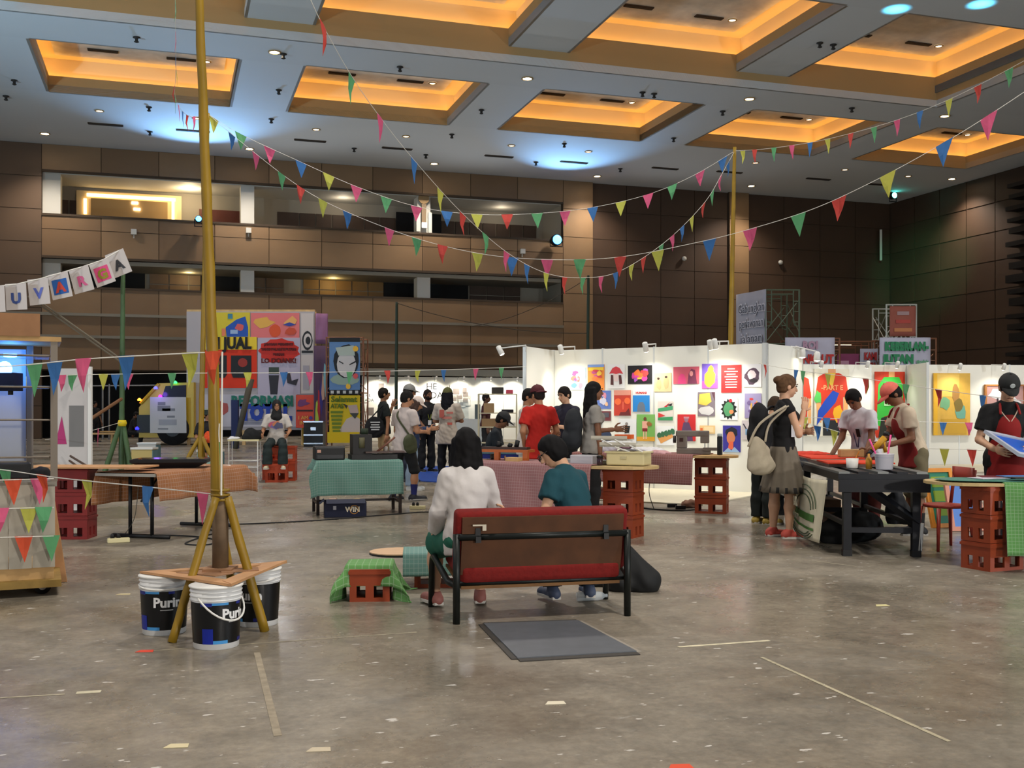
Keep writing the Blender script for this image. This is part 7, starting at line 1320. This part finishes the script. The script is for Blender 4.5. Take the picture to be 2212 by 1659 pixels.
for i, ((x0, y0, Y0), (x1, y1, Y1), nm) in enumerate((((858, 655, 36), (1270, 720, 36), 'thin dark wire from the thin green pole to the right'), ((1270, 600, 36), (1020, 705, 40), 'thin dark wire sloping left from the second green pole'))):
    a, b = W(x0, y0, Y0), W(x1, y1, Y1); o = MB().tube([a + (b - a) * q - Vector((0, 0, 1.1 * q * (1 - q))) for q in np.linspace(0, 1, 12)], .012, 4).build('wire', mat((60, 48, 36), .8)); tag(o, nm, 'wire')
# ================================================================ people
SEATL = dict(legR=((.12, 1, -.12), (.02, -.12, -1)), legL=((-.12, 1, -.12), (-.02, -.12, -1)))
def strap(name, pts, m, parent, r=.014, lab=None):
    P_ = []
    K = [Vector(p) for p in pts]
    for i in range(len(K) - 1):
        a, b, c, d = [K[max(0, min(len(K) - 1, i + k))] for k in (-1, 0, 1, 2)]
        for j in range(5): q = j / 5; P_.append(.5 * ((2 * b) + (c - a) * q + (2 * a - 5 * b + 4 * c - d) * q * q + (3 * b - a - 3 * c + d) * q ** 3))
    P_.append(K[-1]); return MB().tube(P_, r, 6).build(name, m, parent, True)
def bagthing(name, label, t, cells, c, cat='bag', straps=(), h=.012, wr=.004):
    """bag carried by figure t: its own top-level thing in the figure's frame"""
    b = thing(name, label, cat, t.location, t.rotation_euler.z); lo = np.min([np.array(x[0]) - np.max(x[1]) for x in cells], 0) - .04; hi = np.max([np.array(x[0]) + np.max(x[1]) for x in cells], 0) + .04
    f = Field(lo, hi, h)
    for x in cells: f.ell(x[0], x[1], None, .03)
    f.wrinkle(wr, 35, len(label)); fld_obj(f, 'bag_body', mat(c, .85, noise=.08, nscale=12), b)
    for q in straps: strap('strap', q, mat(c, .85), b)
    return b
def lanyard(t, J, c, drop=.2, card=(225, 225, 225)):
    s = J['s']; nb, fw, sx, sp = J['nb'], J['fw'], J['sx'], J['sp']; e = J['chest'] + fw * .088 * s - sp * (drop - .12) * s
    strap('lanyard', [nb + sx * .04 * s + sp * .0 - fw * .02 * s, nb + sx * .045 * s + fw * .045 * s - sp * .03 * s, e + sx * .008], mat(c, .7), t, .006); strap('lanyard', [nb - sx * .04 * s - fw * .02 * s, nb - sx * .045 * s + fw * .045 * s - sp * .03 * s, e - sx * .008], mat(c, .7), t, .006)
    if card: o = MB().box((0, 0, 0), (.08, .006, .11)).build('badge', mat(card, .5), t); o.matrix_local = Matrix.Translation(e - sp * .05) @ Matrix(J['Tm'].tolist()).to_4x4()
def apron(t, J, c, z0, back=False):
    s = J['s']; f = Field(J['P'] - np.array((.3, .35, .6 * s)), J['nb'] + np.array((.35, .35, .1)), .014); o = .02 * s
    f.ell(J['chest'] + J['fw'] * .02 * s - J['sp'] * .02 * s, (.075 * s, .068 * s + .012, .1 * s), J['Tm'], .03); f.ell(J['P'] + J['sp'] * .04 * s + J['fw'] * .01, (.105 * s, .078 * s + .016, .14 * s), J['Tm'], .04); f.cone(J['P'], J['P'] + np.array((0, .02, -.2 * s)), .1 * s, .11 * s, .04)
    f.cut(J['P'] + J['fw'] * .02 * s, -J['fw']); f.cut((0, 0, z0), (0, 0, -1)); f.wrinkle(.003, 24, 3); fld_obj(f, 'apron', mat(c, .85, noise=.08), t)
    for q in (-1, 1): strap('apron_strap', [J['chest'] + J['sx'] * q * .05 * s + J['fw'] * .08 * s + J['sp'] * .06 * s, J['nb'] + J['sx'] * q * .042 * s + J['fw'] * .03 * s, J['nb'] + J['sx'] * q * .02 * s - J['fw'] * .05 * s], mat(c, .85), t, .012)
# 1 seated on the bench, white shirt
t, J = person('person with long black hair in a white long-sleeved shirt, sitting left on the red bench', 1012, 7.33, 1.6, -14, 'pale', (0.0, .12), 0, (12, -8, 0), seat=.37, build=.94, top=((206, 200, 196), 1.75, -.055), bottom=((30, 92, 74), 'shorts'), shoes=(150, 92, 84), hair=('long', (14, 12, 13)), armL=((-.24, .25, -1), (.02, .8, -.75)), armR=((.3, .3, -1), (-.3, .9, -.3)), legR=((.18, 1, -.12), (.0, -.15, -1)), legL=((-.22, 1, -.12), (-.02, -.15, -1)), toes=(12, -14))
# 2 seated on the bench, teal tee
t, J = person('person in a teal t-shirt leaning forward on the right of the red bench', 1262, 7.5, 1.6, -16, 'pale', (-.2, .35), -38, (-40, -18, 0), seat=.37, build=1.02, top=((16, 66, 76), .62, -.02), bottom=((24, 26, 30), 'long'), shoes=(70, 80, 104), hair=('mop', (14, 12, 13)), glasses=True, armL=((-.42, .4, -1), (-.6, .8, .2)), armR=((.25, .35, -1), (-.6, .9, -.15)), handL=(-.7, .6, .25), handR=(-.8, .6, .1), curl=.25, legR=((.2, 1, -.1), (-.05, -.25, -1)), legL=((-.12, 1, -.1), (-.02, -.25, -1)))
# 3 standing woman with tote
t, J = person('woman in a black sleeveless top and pleated grey skirt, hand at her chin', 1692, 11.7, 1.77, 82, 'pale', (0, .02), 0, (0, -6, 0), build=.94, top=((16, 15, 17), 0, -.0), bottom=((112, 102, 88), 'skirt', .5), shoes=(196, 82, 70), hair=('bun', (92, 66, 44)), armR=((.1, .35, -1), (-.35, .35, 1)), handR=(-.2, .3, 1), armL=((-.1, .35, -1), (.9, .4, .1)), curl=.7, legR=((.02, .08, -1), (0, -.02, -1)), legL=((-.05, -.12, -1), (0, -.05, -1)), toes=(10, -4))
s = J['s']; p = J['P'] + np.array((.1, .04, .19 * s)); o = MB().box((0, 0, 0), (.006, .1, .13)).build('paper_badge', mat((214, 214, 220), .6), t); o.location = J['chest'] + J['sx'] * .105 * s + np.array((0, .06, -.12)); o.rotation_euler = (0, 0, -.2)
sh = J['sh']['R']
bagthing('tote_bag', 'large cream tote bag hanging from the shoulder of the woman in the skirt', t, [((.14, -.33, .9), (.06, .13, .16)), ((.15, -.31, .8), (.07, .16, .11)), ((.13, -.35, 1.0), (.04, .08, .11))], (176, 164, 142), 'tote bag', [[sh + np.array((.03, -.02, .03)), (.12, -.2, 1.25), (.13, -.26, 1.05)], [sh + np.array((.03, -.05, .03)), (.14, -.32, 1.25), (.13, -.45, 1.0)]])
bagthing('backpack', 'black backpack on the back of the woman in the skirt', t, [((-.02, -.27, 1.28), (.15, .1, .2)), ((-.02, -.3, 1.12), (.14, .1, .14))], (18, 18, 22), 'backpack', [[J['sh']['L'], J['sh']['L'] + np.array((0, -.1, .02)), (-.1, -.2, 1.3)]])
# person behind her
t, J = person('person in dark trousers and tan shoes standing behind the woman in the skirt', 1648, 13.1, 1.58, 60, 'pale', (0, .3), 0, (0, 0, 0), top=((26, 26, 30), 1.9, -.03), bottom=((24, 30, 28), 'long'), shoes=(176, 150, 70), hair=('short', (60, 44, 30)))
# 4 boy at the printing table
t, J = person('person in a white t-shirt with a lanyard, bending over the printing table', 1872, 13.0, 1.7, 232, 'brown', (0, .35), 0, (-8, -24, 0), top=((206, 200, 206), .62, -.05), bottom=((96, 44, 40), 'slim'), shoes=(24, 24, 26), hair=('short', (16, 12, 12)), armR=((.15, .6, -1), (.1, .9, -.55)), armL=((-.15, .55, -1), (.0, .9, -.6)), curl=.8); lanyard(t, J, (60, 50, 90), .26, None)
o = MB().box((0, 0, 0), (.05, .005, .1)).build('shirt_print', M_BLK, t); o.matrix_local = Matrix.Translation(J['chest'] + J['fw'] * .092 * J['s'] - J['sx'] * .05 + J['sp'] * -.05) @ Matrix(J['Tm'].tolist()).to_4x4()
tag(MB().b2((-.14, -.05, 0), (.14, .05, .09)).build('squeegee', M_WOOD, None, bevel=.01), 'wooden squeegee under the hands of the boy at the printing table', 'squeegee').location = (W(1838, 0, 12.2).x, 12.2, .858)
# 5 pink cap
t, J = person('person in a coral cap, cream t-shirt and red apron leaning over the printing table', 1978, 12.0, 1.74, 268, 'brown', (0, .32), 0, (0, -22, 0), build=1.03, top=((200, 182, 158), .6, -.015), bottom=((104, 94, 70), 'kneeshorts'), shoes=(18, 18, 20), socks=(20, 20, 22), hair=('cap', (20, 16, 14)), hat=('cap', (220, 108, 92)), armL=((-.1, .25, -1), (-.05, 1, .05)), armR=((.1, .7, -1), (.0, 1, -.3)), handL=(0, 1, .25), curl=.9); apron(t, J, (120, 24, 22), .75)
wv = J['arms']['L'][1]; hd = J['arms']['L'][2]; gq = local_to_world(t, wv + hd * .09); g = thing('heat_gun', 'yellow heat gun held by the person in the coral cap', 'heat gun', gq, -math.radians(268)); MB().tube([(0, -.02, .08), (0, .12, -.06)], [.036, .03], 12).build('barrel', mat((206, 150, 30), .5), g, True); MB().tube([(0, .12, -.06), (0, .17, -.11)], .024, 12).build('nozzle', M_BLK, g, True); MB().tube([(0, 0, .06), (0, -.03, -.08)], .022, 10).build('handle', mat((206, 150, 30), .5), g, True); MB().lathe([(.03, 0), (.04, .02), (.02, .05)], 12, (0, -.04, .1)).build('rear_cap', M_BLK, g, True)
# 6 red apron at the right edge
t, J = person('person in a black cap, black t-shirt and red apron at the right edge', 2172, 10.35, 1.74, 192, 'pale', (0, .1), 0, (0, -26, 0), top=((14, 14, 16), .68, -.03), bottom=((22, 22, 26), 'long'), shoes=(24, 24, 26), hair=('cap', (16, 14, 14)), hat=('cap', (24, 26, 26)), armR=((.28, .1, -1), (-.35, 1, -.25)), armL=((-.2, .15, -1), (.3, 1, -.1)), handR=(-.5, 1, -.1), curl=.7); apron(t, J, (130, 18, 16), .62); lanyard(t, J, (196, 170, 150), .1, None)
o = MB().lathe([(.024, 0), (.022, .004)], 14).build('cap_emblem', mat((190, 196, 196), .5), t); o.matrix_local = Matrix.Translation(J['hc'] + J['hf'] * .068 * J['s'] + J['hu'] * .05 * J['s']) @ Matrix(np.stack([J['hr'], J['hu'], J['hf']], 1).tolist()).to_4x4()
gq = local_to_world(t, J['arms']['R'][1] + np.array((-.22, .14, .02))); g = thing('silk_screen', 'pale-framed silk screen with blue mesh held by the person in the red apron', 'silk screen', gq, .5)
for a, b in (((-.3, -.22), (.3, -.17)), ((-.3, .17), (.3, .22)), ((-.3, -.17), (-.25, .17)), ((.25, -.17), (.3, .17))): o = MB().b2((a[0], a[1], -.015), (b[0], b[1], .015)).build('frame_bar', mat((176, 182, 196), .4), g); o.rotation_euler = (.5, .15, 0)
o = MB().b2((-.25, -.17, -.002), (.25, .17, .002)).build('mesh_fabric', mat((30, 90, 190), .5), g); o.rotation_euler = (.5, .15, 0)
# 7 long-haired woman in grey tee
t, J = person('woman with long dark hair in a grey t-shirt, standing behind the front pink table', 1277, 13.9, 1.75, 78, 'brown', (0, .03), 0, (4, 2, 0), build=.95, top=((150, 144, 136), .6, -.04), bottom=((18, 18, 20), 'slim'), shoes=(30, 28, 28), hair=('longback', (18, 14, 14)), armR=((.12, .12, -1), (.02, .12, -1)), armL=((-.12, .3, -1), (0, 1, .1)))
bagthing('backpack', 'dark grey backpack on the back of the long-haired woman', t, [((0, -.24, 1.2), (.15, .12, .22)), ((0, -.26, 1.02), (.16, .13, .16))], (34, 36, 40), 'backpack', [[J['sh']['R'] * .7 + np.array((0, 0, .45)), J['sh']['R'] + np.array((-.03, .06, 0)), (.14, .02, 1.15)]])
# 8 red tee
t, J = person('man in a red t-shirt and maroon cap turned away, behind the bench', 1166, 14.9, 1.72, -24, 'tan', (0, .05), 0, (-14, -5, 0), build=1.08, top=((190, 34, 24), .66, -.1), bottom=((110, 34, 30), 'long'), shoes=(30, 28, 28), hair=('cap', (30, 22, 20)), hat=('cap', (84, 26, 34), 'back'), armR=((.3, -.05, -1), (-.35, .55, -.8)), armL=((-.3, -.05, -1), (.35, .55, -.8)))
# 9 white tee next to him
t, J = person('man in a white t-shirt left of the red-shirted man', 1136, 15.7, 1.7, 105, 'tan', (0, .02), 0, (0, -12, 0), top=((214, 206, 196), .64, -.08), bottom=((196, 190, 180), 'long'), shoes=(40, 38, 38), hair=('short', (20, 16, 15)), armR=((.12, .1, -1), (-.2, 1, -.1)), armL=((-.12, .2, -1), (.1, 1, -.1)))
# 10 camera man
t, J = person('man in a dark shirt holding a camera in front of the poster wall', 1224, 16.2, 1.74, 222, 'pale', (0, .02), 0, (6, -14, 0), top=((40, 38, 54), .7, -.03), bottom=((24, 24, 28), 'long'), shoes=(30, 30, 30), hair=('short', (26, 20, 18)), armR=((.2, .25, -1), (-.3, 1, .25)), armL=((-.2, .25, -1), (.4, 1, .15)), curl=.9)
c_ = local_to_world(t, (J['arms']['R'][1] + J['arms']['L'][1]) / 2 + np.array((0, .1, .02))); g = thing('camera_device', 'black camera in the hands of the man in the dark shirt', 'camera', c_, -math.radians(222)); MB().b2((-.07, -.03, -.045), (.07, .03, .045)).build('camera_body', M_BLK, g, bevel=.008); MB().tube([(0, .03, 0), (0, .13, 0)], [.036, .04], 14).build('lens', mat((20, 20, 22), .3), g, True)
fabric('plastic_bag', 'small white bag hanging below the camera', (c_.x + .05, c_.y, c_.z - .32), (.1, .09, .16), (226, 226, 228), 0, 91, 'bag')
# 11 seated at the blue table
t, J = person('man in a dark cap and dark shirt sitting at the blue work table', 1052, 16.35, 1.68, 92, 'brown', (0, .3), 0, (0, -14, 0), seat=.45, top=((26, 32, 38), .7, -.02), bottom=((40, 52, 74), 'long'), shoes=(30, 30, 30), hair=('cap', (20, 16, 15)), hat=('cap', (34, 34, 36)), armR=((.1, .55, -1), (-.1, 1, -.02)), armL=((-.1, .55, -1), (.1, 1, -.02)), curl=.6, **SEATL)
g = thing('wire_chair', 'white wire chair of the man at the blue table', 'chair', (W(1040, 0, 16.35).x - .05, 16.35, 0)); MB().b2((-.2, -.2, .4), (.2, .2, .43)).build('seat', M_WHITE, g)
for x in (-.19, .19):
    for y in (-.19, .19): MB().tube([(x, y, 0), (x, y, .4)], .014, 6).build('leg', M_WHITE, g)
MB().tube([(-.2, -.19, .4), (-.24, -.19, .8), (-.24, -.12, .85), (-.24, .12, .85), (-.24, .19, .8), (-.2, .19, .4)], .014, 6).build('backrest', M_WHITE, g, True)
# 12 long hair, white print tee
t, J = person('long-haired person in an olive cap and big white printed t-shirt', 966, 21.7, 1.82, 14, 'tan', (0, .02), 0, (6, 4, 0), build=1.12, top=((190, 178, 166), .85, -.13), bottom=((14, 14, 18), 'slim'), shoes=(190, 184, 176), hair=('longback', (16, 16, 24)), hat=('cap', (84, 84, 44)), armR=((.3, .25, -1), (-.6, .9, .05)), armL=((-.3, .2, -1), (.7, .8, -.1)))
for i, (x, z_, w_, h_, c) in enumerate(((-.07, .04, .1, .16, (206, 110, 100)), (.1, .06, .14, .04, (200, 120, 110)), (.1, -.16, .1, .05, (200, 100, 90)), (.04, -.04, .2, .05, (206, 130, 120)))): o = MB().box((0, 0, 0), (w_, .006, h_)).build('shirt_print', mat(c, .8), t); o.location = J['chest'] + np.array((x, -.135 * 1.12, z_ - .05))
# 13 bearded man
t, J = person('bearded man in black with a lanyard badge, laughing', 921, 24.0, 1.84, 150, 'brown', (-.05, -.02), 0, (-8, 6, 0), build=1.05, top=((18, 18, 22), .75, -.05), bottom=((14, 14, 17), 'long'), shoes=(20, 20, 22), hair=('short', (30, 22, 18)), beard=True, armR=((.2, .15, -1), (-.2, .6, -.5)), armL=((-.3, .3, -1), (.1, .5, .9))); lanyard(t, J, (150, 160, 60), .22)
# 14 white cap, denim jacket
t, J = person('person in a white cap, denim jacket and light jeans looking at a phone', 890, 18.6, 1.62, 95, 'tan', (0, .06), 0, (0, -24, 0), build=.96, top=((38, 52, 84), 1.9, -.06), bottom=((130, 146, 164), 'wide'), shoes=(206, 204, 200), hair=('bob', (70, 52, 44)), hat=('cap', (214, 196, 184)), armR=((.1, .3, -1), (-.2, 1, .2)), armL=((-.1, .3, -1), (.2, 1, .2)), curl=.8)
c_ = local_to_world(t, (J['arms']['R'][1] + J['arms']['L'][1]) / 2 + np.array((0, .1, .03))); o = MB().box((0, 0, 0), (.08, .012, .15)).build('phone', mat((60, 70, 96), .3)); o.location = c_; o.rotation_euler = (.5, 0, -1.6); tag(o, 'phone in the hands of the person in the white cap', 'phone')
# 15 crossbody man
t, J = person('man in a white t-shirt and black shorts wearing an olive crossbody bag', 872, 16.4, 1.69, 40, 'tan', (0, .04), 0, (20, -12, 0), build=1.06, top=((196, 182, 176), .68, -.07), bottom=((16, 17, 20), 'kneeshorts'), shoes=(26, 26, 34), socks=(30, 34, 90), hair=('short', (22, 18, 17)), glasses=True, armR=((.25, .15, -1), (-.25, 1, -.0)), armL=((-.2, .2, -1), (.3, 1, .1)), legR=((.08, .3, -1), (0, -.05, -1)), legL=((-.05, -.2, -1), (0, -.1, -1)), toes=(24, 0))
bagthing('crossbody_bag', 'olive crossbody bag on the right hip of the man in black shorts', t, [((.2, -.06, .9), (.07, .13, .13)), ((.2, -.04, .82), (.07, .12, .09))], (66, 70, 46), 'crossbody bag', [[J['nb'] + np.array((-.09, .02, .015)), J['chest'] + np.array((-.02, -.135, .08)), J['chest'] + np.array((.12, -.1, -.12)), (.2, -.06, 1.0)]])
# 16 tall man in grey cap
t, J = person('tall man in a grey and white cap behind the man with the crossbody bag', 878, 20.5, 1.86, 70, 'tan', (0, .03), 0, (6, -6, 0), top=((46, 40, 54), .8, -.04), bottom=((30, 34, 50), 'long'), shoes=(40, 40, 44), hair=('cap', (24, 18, 18)), hat=('cap', (130, 130, 126)), glasses=True)
# 17 black tee, tote
t, J = person('man in a black t-shirt and khaki shorts carrying a black tote bag', 828, 22.3, 1.84, 72, 'tan', (0, .0), 0, (0, 4, 0), top=((20, 26, 24), .7, -.03), bottom=((150, 122, 84), 'kneeshorts'), shoes=(60, 50, 46), hair=('short', (26, 20, 18)), glasses=True, armR=((.15, .2, -1), (.0, -.1, -1)), armL=((-.1, .5, -1), (.3, .3, 1)))
b = bagthing('tote_bag', 'black tote bag with white print on the shoulder of the man in khaki shorts', t, [((.2, -.22, 1.06), (.04, .2, .2)), ((.2, -.22, .98), (.05, .2, .17))], (20, 20, 24), 'tote bag', [[J['sh']['R'] + np.array((.03, -.02, .04)), (.2, -.12, 1.2)], [J['sh']['R'] + np.array((.03, -.04, .04)), (.2, -.32, 1.2)]])
for i in range(4): o = MB().box((0, 0, 0), (.006, .2 - .03 * (i % 2), .025)).build('printed_line', mat((200, 200, 200), .7), b); o.location = (.262, -.22, 1.14 - .05 * i)
# 18 hijab woman seated on crates
t, J = person('woman in a black headscarf and white printed t-shirt sitting on orange crates', 598, 20.95, 1.62, 172, 'tan', (0, .06), 0, (-6, 0, 0), seat=.67, build=1.05, top=((196, 188, 180), .8, -.04), bottom=((32, 44, 44), 'wide'), shoes=(196, 180, 150), hair=('none', (20, 18, 18)), hat=('hijab', (18, 17, 19)), glasses=True, armR=((.35, .2, -1), (.0, 1, -.25)), armL=((-.35, .2, -1), (.1, 1, -.25)), legR=((.16, 1, -.25), (0, .05, -1)), legL=((-.16, 1, -.25), (0, .05, -1)))
for i, c in enumerate(((196, 90, 110), (120, 110, 170), (210, 130, 90), (90, 90, 120))): o = poly_print(t, 'shirt_print', blob(0, 0, .09, .07, 9, .3, i), c, 0); o.matrix_local = Matrix.Translation(J['chest'] + J['fw'] * (.1 + .002 * i) * J['s'] + J['sx'] * (.05 - .035 * i) + J['sp'] * (-.02 - .02 * (i % 2))) @ Matrix(np.stack([-J['sx'], -J['fw'], J['sp']], 1).tolist()).to_4x4()
lanyard(t, J, (206, 110, 80), .16, None)
# 19 bucket hat
t, J = person('person in a dark bucket hat sitting with an orange bundle on the lap', 448, 24.5, 1.72, 152, 'tan', (0, .05), 0, (-20, 6, 0), seat=.42, build=1.1, top=((22, 22, 26), .8, -.03), bottom=((28, 28, 32), 'kneeshorts'), shoes=(40, 40, 40), hair=('short', (24, 20, 18)), hat=('bucket', (30, 40, 34), (196, 204, 190)), armR=((.3, .3, -1), (-.2, 1, -.1)), armL=((-.3, .3, -1), (.2, 1, -.1)), **SEATL)
c_ = local_to_world(t, J['P'] + np.array((0, .3, .1))); fabric('orange_bundle', 'orange fabric bundle on the lap of the person in the bucket hat', c_, (.28, .2, .28), (214, 78, 34), 0, 95, 'bundle')
# 20 in the dark by the truck
t, J = person('person in dark clothes crouching beside the yellow truck', 282, 43.5, 1.75, 70, 'brown', (0, .25), 0, (0, -10, 0), seat=.35, top=((30, 24, 24), .9, -.02), bottom=((24, 22, 24), 'long'), shoes=(120, 110, 96), hair=('short', (20, 16, 14)), armR=((.2, .5, -1), (0, 1, -.3)), **SEATL)
t, J = person('person in black standing in the dark passage left of the truck', 205, 46, 1.75, 120, 'brown', (0, 0), 0, (0, 0, 0), top=((16, 16, 18), .9, -.02), bottom=((16, 16, 18), 'long'), hair=('short', (20, 16, 14)))
t, J = person('person in a maroon top standing behind the pale metal shelf', 1049, 30, 1.84, 100, 'dark', (0, 0), 0, (0, 0, 0), top=((74, 34, 36), .8, -.03), bottom=((30, 28, 30), 'long'), hair=('short', (30, 22, 20)))
SC.cycles.adaptive_threshold = .04; SC.cycles.adaptive_min_samples = 20
